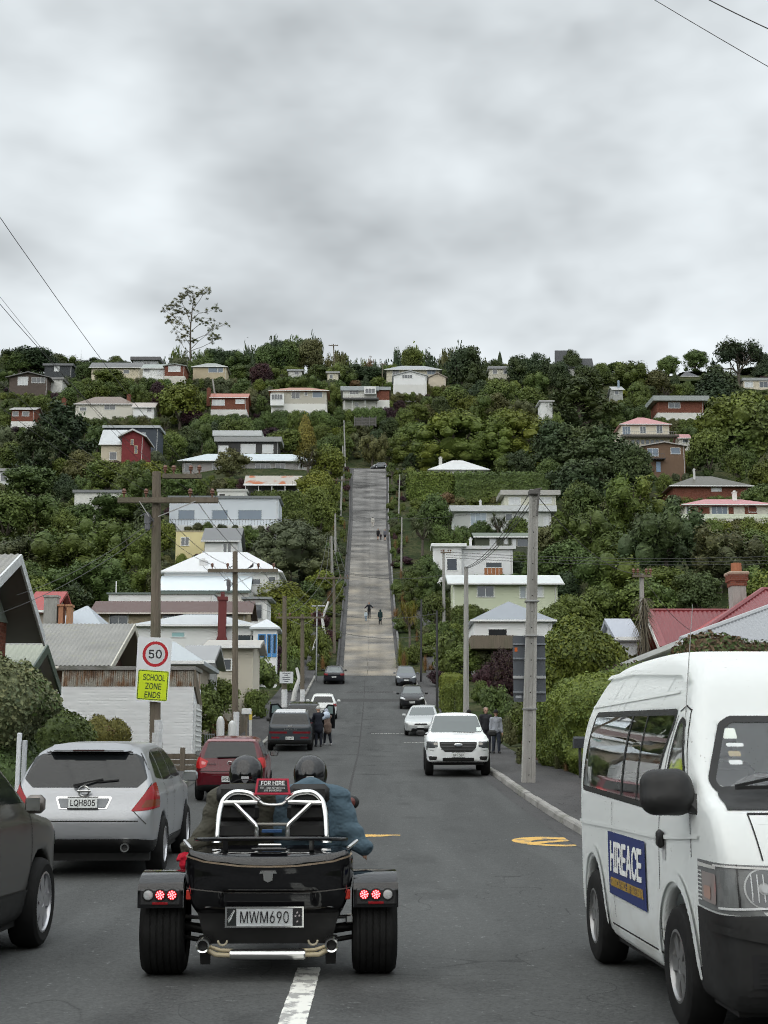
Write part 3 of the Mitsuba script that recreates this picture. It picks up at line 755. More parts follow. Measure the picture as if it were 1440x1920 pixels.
def railing(t, x0, x1, y0, y1, Y, dy, c=(.08, .08, .085), name='railing'):
 a, b = P(x0, y0, Y + dy), P(x1, y1, Y + dy)
 ms = [bx(a[0], b[0], Y + dy, Y + dy + .06, a[2] - .06, a[2])]
 for x in np.linspace(a[0], b[0] - .05, max(3, int((b[0] - a[0]) / .45))): ms.append(bx(x, x + .04, Y + dy + .01, Y + dy + .05, b[2], a[2] - .06))
 put((t, name), cat(ms), 'satin', color=c)
BLIND = (.55, .57, .58)
BLUEG = (.16, .2, .25)
# left of the street, from low to high
def ex_blue(t, X0, X1, Zb, Zt, Y):
 a, b = P(478, 1180, Y), P(520, 1240, Y)
 put((t, 'bay'), bx(a[0], b[0], Y - 1.6, Y - .01, b[2] - 4, a[2]), 'matte', color=WHITE)
 put((t, 'bay_roof'), slope_roof(a[0], b[0], Y - 1.6, Y + 2.5, a[2], P(490, 1160, Y)[2], 'hip', .3), 'satin', color=(.5, .53, .55))
 for i, (p, q) in enumerate(((484, 498), (501, 509), (511, 519))):
  c0, c1 = P(p, 1189, Y - 1.6), P(q, 1232, Y - 1.6)
  put((t, 'blue_frame'), cat([bx(c0[0], c0[0] + .09, Y - 1.68, Y - 1.61, c1[2], c0[2]), bx(c1[0] - .09, c1[0], Y - 1.68, Y - 1.61, c1[2], c0[2]), bx(c0[0] + .09, c1[0] - .09, Y - 1.68, Y - 1.61, c0[2] - .09, c0[2]), bx(c0[0] + .09, c1[0] - .09, Y - 1.68, Y - 1.61, c1[2], c1[2] + .3)]), 'satin', color=(.05, .22, .5))
  put((t, 'pane'), bx(c0[0] + .09, c1[0] - .09, Y - 1.63, Y - 1.605, c1[2] + .3, c0[2] - .09), 'house_glass')
 s0, s1 = P(446, 1215, Y), P(478, 1219, Y)
 put((t, 'blue_sill'), bx(s0[0], s1[0], Y - .12, Y - .01, s1[2], s0[2]), 'satin', color=(.1, .3, .6))
 c0, c1 = P(409, 1112, Y - .5), P(424, 1206, Y - .5)
 w = c1[0] - c0[0]
 k = put((t, 'chimney'), cat([bx(c0[0] + .05, c1[0] - .05, Y - .62, Y - .1, c1[2] + .6, c0[2] - .35), bx(c0[0] - .04, c1[0] + .04, Y - .7, Y - .02, c0[2] - .6, c0[2] - .3), bx(c0[0] + w * .3, c1[0] - w * .3, Y - .5, Y - .2, c0[2] - .3, c0[2] + .1),
  hull([[x, y, z] for x, z in ((c0[0] - .3, c1[2] - .3), (c1[0] + .3, c1[2] - .3), (c0[0] + .05, c1[2] + .6), (c1[0] - .05, c1[2] + .6)) for y in (Y - .64, Y - .08)])]), 'matte', color=(.14, .035, .035), label='tall dark red chimney')
house('cottage', 'white cottage with blue bay window frames and a tall dark red chimney', 256, 476, 1172, 1238, 116, WHITE, 'matte', ('hip', 1152, (.55, .58, .60)), [(446, 1191, 476, 1214, None, 1), (322, 1186, 346, 1194, (.3, .5, .52))], depth=7, extra=ex_blue, keep=(250, 1112, 524, 1236))
def ex_boards(t, *a): pass
house('cottage', 'small beige weatherboard cottage left of the white and blue house', 396, 474, 1212, 1262, 84, (.45, .42, .35), 'boards', ('gx', 1200, (.52, .5, .46)), [(419, 1237, 433, 1256, None, 1)], depth=5, keep=(392, 1200, 470, 1250))
house('cottage', 'low tan cottage with a pale blue hip roof behind the speed sign', 250, 366, 1241, 1275, 68, (.34, .3, .24), 'matte', ('hip', 1203, (.5, .55, .58)), [], depth=6, keep=(320, 1203, 378, 1262))
house('shed', 'grey gabled roof standing behind the pale blue hip roof', 352, 388, 1240, 1270, 76, (.3, .3, .29), 'matte', ('gx', 1210, (.36, .37, .38)), [], depth=5, keep=(350, 1210, 394, 1245))
house('house', 'wide house with a brown tiled roof and tan walls', 180, 462, 1150, 1180, 138, (.33, .28, .20), 'matte', ('gx', 1127, (.10, .045, .035), 'satin', (.55, .5, .46)), [(206, 1151, 239, 1172), (306, 1151, 348, 1167), (405, 1152, 438, 1158)], depth=5.5, oh=.6, keep=(176, 1127, 466, 1172), frame=(.62, .63, .62))
def ex_par(t, X0, X1, Zb, Zt, Y):
 put((t, 'roof_edge'), bx(X0 - .2, X1 + .2, Y - .2, Y - .01, Zt - .02, Zt + .16), 'satin', color=(.12, .15, .14))
 a = P(212, 1085, Y); put((t, 'vent_pipe'), tube([[a[0], Y + 2, Zt - .3], [a[0], Y + 2, a[2]]], .06), 'satin', color=WHITE)
house('house', 'flat white parapet house above the brown tiled roof', 204, 400, 1114, 1142, 148, WHITE, 'matte', ('flat', 1112, (.35, .36, .35)), [], depth=6, oh=.1, extra=ex_par, keep=(202, 1111, 300, 1128))
house('house', 'white annex with a dark window below the round green tree', 462, 500, 1124, 1168, 145, WHITE, 'matte', ('flat', 1120, (.3, .33, .34)), [(464, 1134, 472, 1158, BLIND), (478, 1134, 491, 1160)], depth=6, oh=.5, keep=(460, 1118, 504, 1160), frame=(.5, .52, .5))
def ex_lean(t, X0, X1, Zb, Zt, Y):
 a, b, c = P(305, 1107, Y - 2.2), P(470, 1107, Y - 2.2), P(470, 1080, Y)
 m = hull([[x, y, z + dz] for x in (X0 - .3, b[0]) for y, z in ((Y - 2.2, a[2]), (Y - .01, c[2])) for dz in (0, -.14)])
 put((t, 'verandah_roof'), m, 'satin', color=(.6, .66, .7))
 put((t, 'fascia'), bx(X0 - .35, b[0] + .05, Y - 2.32, Y - 2.21, a[2] - .28, a[2]), 'satin', color=(.07, .1, .09))
 put((t, 'verandah_wall'), bx(X0, b[0] - .3, Y - 1.9, Y - .02, Zb - 4, a[2] - .15), 'matte', color=(.6, .58, .54))
house('house', 'big white house with a bright white iron hip roof', 308, 522, 1072, 1135, 158, WHITE, 'matte', ('hip', 1035, (.78, .80, .82)), [(460, 1086, 488, 1096, None, 1), (504, 1082, 516, 1090, None, 1)], depth=8, extra=ex_lean, chim=[(374, 387, 1050, 1078, (.6, .6, .6), .1)], keep=(302, 1035, 536, 1125))
house('house', 'small pale yellow house with a white framed window', 330, 382, 997, 1040, 190, (.62, .55, .30), 'matte', ('flat', 995, (.5, .45, .3)), [(340, 1008, 354, 1023, None, 2)], depth=5, oh=.08, keep=(326, 995, 384, 1034))
house('house', 'white house with a dark grey roof beside the yellow house', 384, 445, 1015, 1045, 184, WHITE, 'matte', ('gx', 990, (.17, .175, .18)), [(419, 1020, 425, 1036), (427, 1020, 433, 1036), (380, 1035, 384, 1042)], depth=7, keep=(382, 990, 448, 1038))
def ex_grey(t, X0, X1, Zb, Zt, Y):
 railing(t, 318, 545, 973, 985, Y, -1.6)
 a, b = P(316, 984, Y - 1.7), P(560, 1000, Y - 1.7)
 put((t, 'deck_base'), bx(a[0], b[0], Y - 1.7, Y - .02, b[2] - 3, a[2] - .05), 'matte', color=(.6, .61, .6))
house('house', 'long light grey flat roofed house with wide blue windows', 318, 522, 935, 985, 214, (.52, .56, .60), 'matte', ('flat', 930, (.2, .22, .23)), [(335, 957, 364, 974, BLUEG, 1), (398, 957, 426, 974, BLUEG, 1), (447, 957, 490, 974, BLUEG, 1)], depth=8, oh=.25, extra=ex_grey, keep=(314, 929, 548, 990), frame=(.3, .34, .36))
def ex_ver(t, X0, X1, Zb, Zt, Y):
 a = P(461, 910, Y - 1.8); b = P(558, 912, Y - 1.8)
 put((t, 'verandah_roof'), hull([[x, y, z] for x in (X0 - .3, X1 + .3) for y, z in ((Y - 1.9, a[2]), (Y - .01, Zt - .05), (Y - 1.9, a[2] - .1), (Y - .01, Zt - .2))]), 'satin', color=(.4, .4, .4))
 for x in np.linspace(X0, X1, 5): put((t, 'verandah_post'), bx(x - .06, x + .06, Y - 1.8, Y - 1.68, Zb - 1, a[2] - .1), 'satin', color=(.55, .56, .56))
house('cottage', 'old cottage with a rust flaked iron roof and a dark verandah', 462, 560, 909, 930, 243, (.09, .09, .09), 'matte', ('gx', 892, SLATE, 'flaking_iron'), [(478, 914, 490, 924), (520, 914, 532, 924)], depth=6, extra=ex_ver, keep=(458, 891, 556, 922), frame=(.2, .2, .2))
house('shed', 'low whitewashed shed left of the cottage with the rusty roof', 408, 462, 922, 934, 238, (.6, .61, .58), 'matte', ('flat', 917, (.55, .56, .53)), [(411, 926, 422, 933, (.03, .03, .03), 1)], depth=4, oh=.15, keep=(398, 912, 462, 932))
def ex_low(t, X0, X1, Zb, Zt, Y):
 railing(t, 478, 512, 878, 890, Y, -1.4); put((t, 'balcony_floor'), px_box(476, 889, 514, 893, Y, -1.45, -.01), 'matte', color=(.1, .1, .1))
house('house', 'long low house with a pale blue roof and a small dark balcony', 342, 585, 865, 893, 283, (.3, .29, .28), 'matte', ('hip', 851, (.55, .62, .66)), [(346, 867, 358, 884), (399, 866, 408, 880), (479, 867, 506, 888, None, 3), (517, 867, 534, 880, None, 2), (560, 868, 570, 878)], depth=9, oh=.9, extra=ex_low, keep=(338, 850, 545, 890), frame=(.5, .53, .53))
house('house', 'dark upper storey house with white roof slabs and bright blinds', 408, 522, 829, 854, 296, (.05, .05, .05), 'matte', ('flat', 820, (.36, .37, .37)), [(410, 836, 428, 850, BLIND, 2), (452, 833, 479, 851, BLIND, 3), (492, 834, 512, 850, BLIND, 2)], depth=7, oh=.7, keep=(402, 818, 526, 852), frame=(.6, .61, .6))
house('house', 'pale roofed house showing above the dark upper storey', 404, 486, 818, 826, 306, WHITE, 'matte', ('flat', 808, (.68, .71, .72)), [], depth=6, oh=.6, keep=(400, 806, 490, 820))
def ex_barn(t, X0, X1, Zb, Zt, Y):
 for r in ((246, 824, 250, 834), (253, 836, 257, 850)):
  a, b = P(r[0], r[1], Y), P(r[2], r[3], Y); add_window(t, a[0], b[0], b[2], a[2], Y, frame=(.55, .48, .3), n=1)
house('house', 'dark red barn shaped house with a white roof edge', 229, 268, 818, 866, 268, (.16, .022, .025), 'boards', ('gy', 803, (.62, .64, .65)), [], depth=9, oh=.7, th=.3, extra=ex_barn, keep=(186, 802, 274, 862))
house('house', 'cream wing with solar panels joined to the red barn house', 190, 227, 834, 866, 270, (.5, .45, .35), 'matte', ('gx', 806, (.6, .63, .65)), [(206, 848, 218, 862)], depth=7, keep=(190, 806, 228, 862))
house('house', 'navy flat roofed house behind the red barn house', 196, 296, 803, 850, 292, (.055, .065, .08), 'matte', ('flat', 798, (.5, .53, .55)), [(260, 812, 272, 826, (.25, .3, .33), 1)], depth=7, oh=.4, keep=(192, 796, 300, 830))
house('house', 'flat white walled house showing between dark trees on the left', 140, 226, 924, 970, 225, (.58, .58, .55), 'matte', ('flat', 919, (.22, .23, .24)), [(206, 932, 222, 945, None, 1)], depth=7, oh=.3, keep=(176, 917, 234, 950))
house('house', 'small white house at the left edge below the conifers', -14, 30, 884, 910, 262, (.55, .56, .55), 'matte', ('flat', 879, (.4, .4, .4)), [(2, 888, 14, 902)], depth=6, keep=(-10, 877, 34, 892))
house('house', 'brick house with white basement at the left edge', 22, 64, 768, 806, 332, BRICK, 'red_brick', ('gx', 764, (.35, .34, .33)), [(24, 772, 34, 780), (42, 772, 54, 780)], depth=7, base=(790, (.62, .62, .6)), chim=[(116, 122, 747, 772, BRICK, .4)], keep=(16, 762, 70, 800))
house('house', 'cream house with a brown hip roof and red chimneys', 142, 250, 758, 784, 335, (.56, .54, .48), 'matte', ('hip', 744, (.2, .15, .12)), [(196, 757, 216, 768, None, 2), (150, 764, 162, 770)], depth=8, chim=[(238, 244, 740, 762, BRICK, .3)], keep=(138, 740, 256, 774))
house('house', 'white fronted cottage beside the cream house with red chimneys', 250, 288, 764, 785, 330, WHITE, 'matte', ('gx', 755, (.45, .4, .36)), [(276, 763, 284, 772)], depth=6, keep=(246, 752, 292, 778))
house('house', 'red roofed brick house with white windows and white base', 396, 462, 746, 780, 334, BRICK, 'red_brick', ('gx', 738, (.42, .14, .09)), [(398, 750, 421, 760, BLIND, 3), (442, 749, 458, 757, BLIND, 2)], depth=7, base=(768, (.6, .6, .57)), chim=[(388, 394, 728, 750, BRICK, .2)], keep=(390, 736, 466, 776))
house('house', 'brown timber chalet with a low pitched roof on the left crest', 18, 88, 708, 740, 362, (.09, .07, .06), 'matte', ('gy', 696, (.2, .2, .2)), [(34, 707, 52, 722, BLIND, 3), (60, 708, 84, 718, None, 3)], depth=8, oh=.9, keep=(12, 694, 118, 732))
house('house', 'white walled end of the timber chalet on the left crest', 90, 116, 712, 736, 366, (.55, .55, .52), 'matte', ('flat', 708, (.25, .25, .25)), [], depth=6, keep=(88, 706, 120, 730))
house('house', 'dark modern house with white end wall on the left skyline', 84, 134, 686, 712, 392, (.05, .055, .06), 'matte', ('flat', 682, (.16, .17, .18)), [(102, 687, 111, 696, BLIND, 1)], depth=6, oh=.5, keep=(80, 680, 140, 704))
house('house', 'low cream house with a wide dark roof near the left skyline', 172, 262, 690, 712, 378, (.52, .47, .36), 'matte', ('gx', 680, (.12, .12, .12)), [(232, 694, 242, 700)], depth=7, oh=.7, keep=(168, 678, 266, 708))
house('house', 'grey skillion roofed house on the left skyline', 250, 296, 676, 698, 405, (.42, .44, .45), 'matte', ('flat', 670, (.11, .11, .115)), [(268, 678, 281, 686)], depth=7, oh=.8, keep=(240, 668, 302, 690))
house('house', 'white and brick house with a green roof near the left skyline', 268, 308, 691, 712, 372, WHITE, 'matte', ('gx', 683, (.32, .36, .34)), [(270, 691, 281, 697), (295, 690, 306, 703, BLIND, 2)], depth=7, keep=(264, 681, 310, 704))
house('house', 'red brick gable house with one wide white blind near the skyline', 309, 346, 686, 718, 370, BRICK, 'red_brick', ('gy', 681, (.36, .4, .38)), [(316, 686, 338, 697, BLIND, 1)], depth=8, oh=.5, base=(705, (.55, .53, .48)), keep=(306, 680, 350, 706))
house('house', 'tan house with a big picture window near the left skyline', 362, 424, 688, 712, 376, (.42, .36, .25), 'matte', ('hip', 681, (.3, .32, .3)), [(391, 687, 408, 698, BLUEG, 1), (409, 687, 418, 698, BLUEG, 1)], depth=7, keep=(360, 680, 428, 704))
def ex_bay(t, X0, X1, Zb, Zt, Y):
 a, b = P(507, 738, Y - 1.4), P(532, 760, Y - 1.4)
 put((t, 'sun_porch'), bx(a[0], b[0], Y - 1.4, Y - .01, b[2], a[2]), 'matte', color=WHITE)
 add_window(t, a[0] + .3, b[0] - .3, (a[2] + b[2]) / 2, a[2] - .2, Y - 1.4, n=4)
house('house', 'long cream house with an orange roof and a white sun porch', 509, 612, 733, 772, 336, (.44, .42, .36), 'matte', ('hip', 727, (.42, .2, .13)), [(547, 735, 562, 747, None, 2), (571, 734, 576, 742, None, 1), (586, 733, 604, 745, BLUEG, 1)], depth=8, base=(757, (.66, .66, .63)), extra=ex_bay, keep=(505, 726, 632, 768), oh=.7)
def ex_bal(t, X0, X1, Zb, Zt, Y):
 railing(t, 643, 682, 739, 749, Y, -1.8, (.7, .71, .7)); put((t, 'balcony_floor'), px_box(643, 749, 710, 752, Y, -1.85, -.01), 'matte', color=(.09, .09, .09))
 put((t, 'glazed_porch'), px_box(683, 727, 705, 741, Y, -1.2, -.01), 'matte', color=(.68, .69, .68))
 a, b = P(685, 729, Y - 1.2), P(703, 737, Y - 1.2); add_window(t, a[0], b[0], b[2], a[2], Y - 1.2, n=3)
 for x in (646, 660, 684):
  c = P(x, 751, Y - 1.7); put((t, 'balcony_post'), bx(c[0], c[0] + .12, Y - 1.75, Y - 1.63, c[2] - 5, c[2]), 'satin', color=(.6, .6, .58))
house('house', 'hillside house with a white balcony at the top of the street', 643, 706, 733, 768, 338, (.5, .5, .46), 'matte', ('flat', 725, (.42, .46, .48)), [(656, 732, 672, 739, None, 3), (665, 755, 672, 762)], depth=8, oh=.6, extra=ex_bal, keep=(638, 722, 716, 764))
house('house', 'brick walled end of the balcony house at the street top', 707, 730, 732, 768, 338.5, BRICK, 'red_brick', ('flat', 726, (.4, .44, .46)), [], depth=7, oh=.4, base=(750, (.6, .6, .57)), keep=(704, 724, 734, 762))
house('house', 'wide cream house with a grey hip roof high on the crest', 725, 824, 694, 720, 380, (.5, .47, .38), 'matte', ('hip', 686, (.33, .35, .36)), [(736, 695, 748, 703), (801, 693, 817, 702, BLUEG, 2)], depth=8, oh=.8, keep=(720, 685, 828, 702))
house('house', 'white gabled house with a row of four small dark windows', 738, 800, 704, 740, 362, (.68, .69, .69), 'boards', ('gy', 694, (.5, .52, .53)), [(754, 703, 773, 709, None, 4)], depth=8, oh=.4, keep=(734, 692, 806, 732), base=(721, (.6, .6, .58)))
house('house', 'small tan gabled house right of the white gabled house', 804, 836, 708, 726, 368, (.5, .44, .35), 'matte', ('gy', 698, (.34, .3, .26)), [], depth=6, keep=(802, 696, 826, 722))
house('house', 'pale cottage half hidden in trees left of the crest', 541, 566, 696, 712, 385, (.5, .5, .47), 'matte', ('flat', 693, (.4, .42, .43)), [(552, 697, 560, 702)], depth=5, keep=(540, 691, 568, 704))
house('house', 'cream cottage half hidden by a pale stemmed tree', 614, 634, 700, 716, 372, (.5, .47, .38), 'matte', ('flat', 697, (.4, .41, .4)), [(618, 703, 624, 709)], depth=5, keep=(612, 695, 634, 712))
house('house', 'pale house behind the columnar cypress on the crest', 918, 962, 692, 712, 388, (.52, .5, .42), 'matte', ('flat', 687, (.34, .35, .36)), [(924, 693, 932, 701), (944, 693, 952, 701)], depth=6, keep=(914, 685, 964, 704))
# right of the street
house('house', 'white pyramid iron roof showing above a long hedge', 808, 913, 881, 900, 268, (.6, .6, .57), 'matte', ('hip', 863, (.76, .78, .79)), [], depth=9, chim=[(823, 829, 858, 872, (.5, .5, .46), .3)], keep=(802, 858, 920, 886), oh=.6)
house('house', 'cream house with a flat pale roof behind the concrete pole', 946, 1043, 929, 962, 232, (.55, .55, .46), 'matte', ('flat', 920, (.48, .47, .44)), [(954, 933, 976, 946, BLIND, 2), (1008, 933, 1034, 944, BLIND, 2)], depth=7, oh=.7, keep=(940, 917, 1052, 955))
house('house', 'long white skillion roofed house with tall glass doors', 852, 1034, 960, 992, 216, (.5, .52, .5), 'matte', ('flat', 949, (.74, .77, .78)), [(882, 962, 912, 985, (.35, .42, .48), 3), (1020, 970, 1032, 990, BLIND, 1), (948, 964, 960, 976)], depth=8, oh=.8, chim=[(899, 903, 939, 952, (.5, .5, .5), .1)], keep=(846, 944, 924, 984))
house('hut', 'dark green hut with a green gable roof among trees', 893, 1000, 1007, 1050, 196, (.075, .085, .06), 'matte', ('gx', 999, (.12, .15, .11)), [(918, 1010, 930, 1023, BLIND, 1), (945, 1010, 952, 1020, BLIND, 1), (960, 1011, 968, 1023, BLIND, 1), (970, 1011, 990, 1024, None, 1)], depth=6, keep=(890, 998, 998, 1028), frame=(.35, .35, .33))
def ex_mod(t, X0, X1, Zb, Zt, Y):
 a, b = P(812, 1022, Y - .8), P(866, 1078, Y - .8)
 put((t, 'tower_wall'), bx(a[0], b[0], Y - .8, Y - .01, b[2] - 3, a[2]), 'matte', color=(.66, .67, .67))
 put((t, 'tower_roof'), px_box(808, 1021, 874, 1027, Y, -1.3, 3), 'satin', color=(.7, .72, .72))
 a, b = P(838, 1048, Y - .8), P(857, 1069, Y - .8); add_window(t, a[0], b[0], b[2], a[2], Y - .8, n=1, pane=(.05, .06, .075))
house('house', 'modern white house with two flat roof levels and a dark blue window', 866, 962, 1030, 1080, 181, (.64, .65, .66), 'matte', ('flat', 1024, (.72, .73, .73)), [(911, 1055, 941, 1064, (.05, .06, .07), 1)], depth=8, oh=.4, extra=ex_mod, keep=(806, 1019, 966, 1078), chim=[(880, 885, 1010, 1026, (.55, .55, .55), .4)])
fe = thing('fence', 'short orange timber fence under the modern white house', 'fence')
for i in range(5):
 put((fe, 'board'), px_box(908 + i * 7, 1065, 914.4 + i * 7, 1079, 179, 0, .05), 'matte', color=(.28 + .02 * (i % 2), .12, .055))
def ex_green(t, X0, X1, Zb, Zt, Y):
 railing(t, 1012, 1098, 1122, 1138, Y, 1.5, (.5, .52, .48), 'deck_railing')
 a, b = P(847, 1096, Y + .1), P(852, 1140, Y)
 put((t, 'corner_board'), bx(X0 - .04, X0 + .12, Y - .04, Y + .1, Zb - 1, Zt - .1), 'satin', color=(.66, .68, .6))
house('house', 'pale green weatherboard house with a white roof edge', 850, 1046, 1095, 1142, 158, (.50, .54, .40), 'boards', ('gx', 1078, (.66, .70, .70)), [(895, 1099, 926, 1119, None, 2), (975, 1100, 986, 1121, (.3, .34, .36), 1), (1006, 1099, 1018, 1119, BLIND, 1)], depth=6.5, oh=.7, extra=ex_green, keep=(842, 1078, 1056, 1136))
def ex_villa(t, X0, X1, Zb, Zt, Y):
 a, b = P(884, 1191, Y - 5), P(966, 1209, Y - 5)
 put((t, 'deck'), bx(a[0], b[0], Y - 5, Y - .02, b[2] - .3, a[2]), 'old_wood')
 put((t, 'garage_opening'), px_box(916, 1180, 950, 1193, Y, -.04, .02), 'matte', color=(.012, .014, .016))
 put((t, 'opening_frame'), cat([px_box(914, 1178, 952, 1180, Y, -.08, .02), px_box(914, 1180, 916, 1193, Y, -.08, .02), px_box(950, 1180, 952, 1193, Y, -.08, .02)]), 'satin', color=WHITE)
house('villa', 'white weatherboard villa with a blue grey hip roof', 889, 1036, 1163, 1200, 122, (.66, .67, .67), 'boards', ('hip', 1128, (.30, .33, .37)), [], depth=8, extra=ex_villa, keep=(882, 1128, 1020, 1196), oh=.35)
def ex_pink(t, X0, X1, Zb, Zt, Y):
 put((t, 'terrace_wall'), px_box(1270, 969, 1440, 978, Y, -2.5, -2.2), 'matte', color=(.58, .62, .5))
 for p, q in ((1294, 1331), (1366, 1376), (1396, 1420)): put((t, 'brick_panel'), px_box(p, 951, q, 970, Y, -.05, -.01), 'red_brick')
house('house', 'brick and cream house with a long pink roof', 1284, 1452, 947, 975, 206, (.58, .57, .5), 'matte', ('hip', 936, (.52, .22, .23)), [(1287, 950, 1293, 966, None, 1), (1334, 949, 1364, 966, BLUEG, 3), (1404, 949, 1418, 960)], depth=8, oh=.7, extra=ex_pink, chim=[(1374, 1382, 922, 938, (.62, .62, .6), .35)], keep=(1268, 920, 1440, 978))
house('house', 'brick house with a mossy brown tiled hip roof', 1262, 1404, 912, 934, 236, BRICK, 'red_brick', ('hip', 893, (.10, .095, .075)), [(1334, 914, 1352, 921, BLIND, 2)], depth=10, oh=.8, keep=(1256, 884, 1412, 922), chim=[(1300, 1304, 880, 900, (.5, .5, .48), .3)])
def ex_box(t, X0, X1, Zb, Zt, Y):
 railing(t, 1210, 1246, 850, 862, Y, -1.3); put((t, 'balcony_floor'), px_box(1210, 861, 1246, 863, Y, -1.35, -.01), 'matte', color=(.06, .05, .05))
 a, b = P(1230, 866, Y), P(1239, 885, Y); put((t, 'blue_door'), bx(a[0], b[0], Y - .05, Y, b[2], a[2]), 'satin', color=(.16, .24, .34))
house('house', 'brown timber house with a low gable and blue windows', 1206, 1286, 836, 890, 276, (.135, .085, .055), 'boards', ('gy', 827, (.5, .48, .46)), [(1214, 841, 1234, 855, BLUEG, 2), (1258, 840, 1275, 851, BLUEG, 1)], depth=9, oh=.5, extra=ex_box, keep=(1204, 825, 1294, 884))
def ex_pb(t, X0, X1, Zb, Zt, Y):
 railing(t, 1164, 1268, 809, 820, Y, -1.8, (.3, .3, .3)); put((t, 'balcony_floor'), px_box(1163, 818, 1270, 822, Y, -1.9, -.01), 'matte', color=(.12, .11, .1))
 for i in range(7): put((t, 'window'), px_box(1184 + i * 9, 825, 1190 + i * 9, 833, Y, -.05, .01), 'house_glass')
house('house', 'cream house with a pink hip roof and a long balcony', 1165, 1256, 796, 838, 300, (.60, .55, .45), 'matte', ('hip', 783, (.50, .22, .22)), [(1167, 800, 1182, 816, BLUEG, 3), (1200, 800, 1211, 812, None, 2), (1231, 798, 1242, 812, None, 2)], depth=9, oh=.5, extra=ex_pb, keep=(1160, 782, 1274, 832))
house('shed', 'small pink roofed annex beside the balcony house', 1274, 1294, 822, 846, 298, (.58, .57, .53), 'matte', ('gx', 814, (.48, .2, .2)), [(1280, 824, 1290, 830)], depth=5, keep=(1272, 812, 1297, 838))
house('house', 'long red brick house with a flat grey roof high on the right', 1232, 1320, 753, 786, 336, BRICK, 'red_brick', ('flat', 744, (.38, .42, .41)), [(1253, 755, 1275, 765, None, 2)], depth=8, oh=1.2, base=(774, (.6, .6, .57)), keep=(1214, 742, 1324, 780))
house('house', 'small grey gabled house with a blue flue', 1150, 1168, 731, 750, 352, (.32, .33, .32), 'matte', ('gx', 725, (.4, .42, .42)), [(1153, 733, 1160, 740)], depth=7, chim=[(1158, 1162, 714, 730, (.22, .28, .33), .3)], keep=(1138, 714, 1174, 748))
house('house', 'white wall of a house showing beside the large macrocarpa', 1014, 1036, 754, 778, 318, (.6, .61, .6), 'matte', ('flat', 751, (.5, .5, .5)), [], depth=6, keep=(1012, 750, 1022, 776))
sk = thing('house', 'steep dark shingle roof standing on the skyline', 'house')
Y_ = 425.0
def _q(x, y, dy): a = P(x, y, Y_ + dy); return [a[0], Y_ + dy, a[2]]
put(sk + '__roof', cat([hull([_q(1040, 657, 5), _q(1072, 657, 5), _q(1044, 688, 0), _q(1080, 690, 0), _q(1040, 690, 9), _q(1080, 690, 9)]), hull([_q(1072, 672, 4.6), _q(1110, 672, 4.6), _q(1076, 690, 0), _q(1114, 690, 0), _q(1076, 690, 8), _q(1112, 690, 8)])]), 'matte', color=(.055, .057, .06))
put(sk + '__wall', px_box(1045, 689, 1112, 705, Y_, .6, 7), 'matte', color=(.3, .3, .28))
KEEP.append((1036, 655, 1114, 684, Y_)); KLAB.append('steep dark shingle roof')
house('house', 'white cottage with a dark roof on the right skyline', 1278, 1308, 706, 724, 400, (.6, .6, .58), 'matte', ('hip', 696, (.07, .07, .08)), [(1284, 708, 1292, 714)], depth=7, keep=(1274, 695, 1312, 716))
house('house', 'flat cream house at the right edge of the skyline', 1394, 1450, 714, 740, 385, (.55, .5, .4), 'matte', ('flat', 709, (.4, .42, .42)), [(1396, 716, 1412, 726, BLIND, 2), (1424, 716, 1440, 726)], depth=7, oh=.4, keep=(1390, 707, 1440, 730))
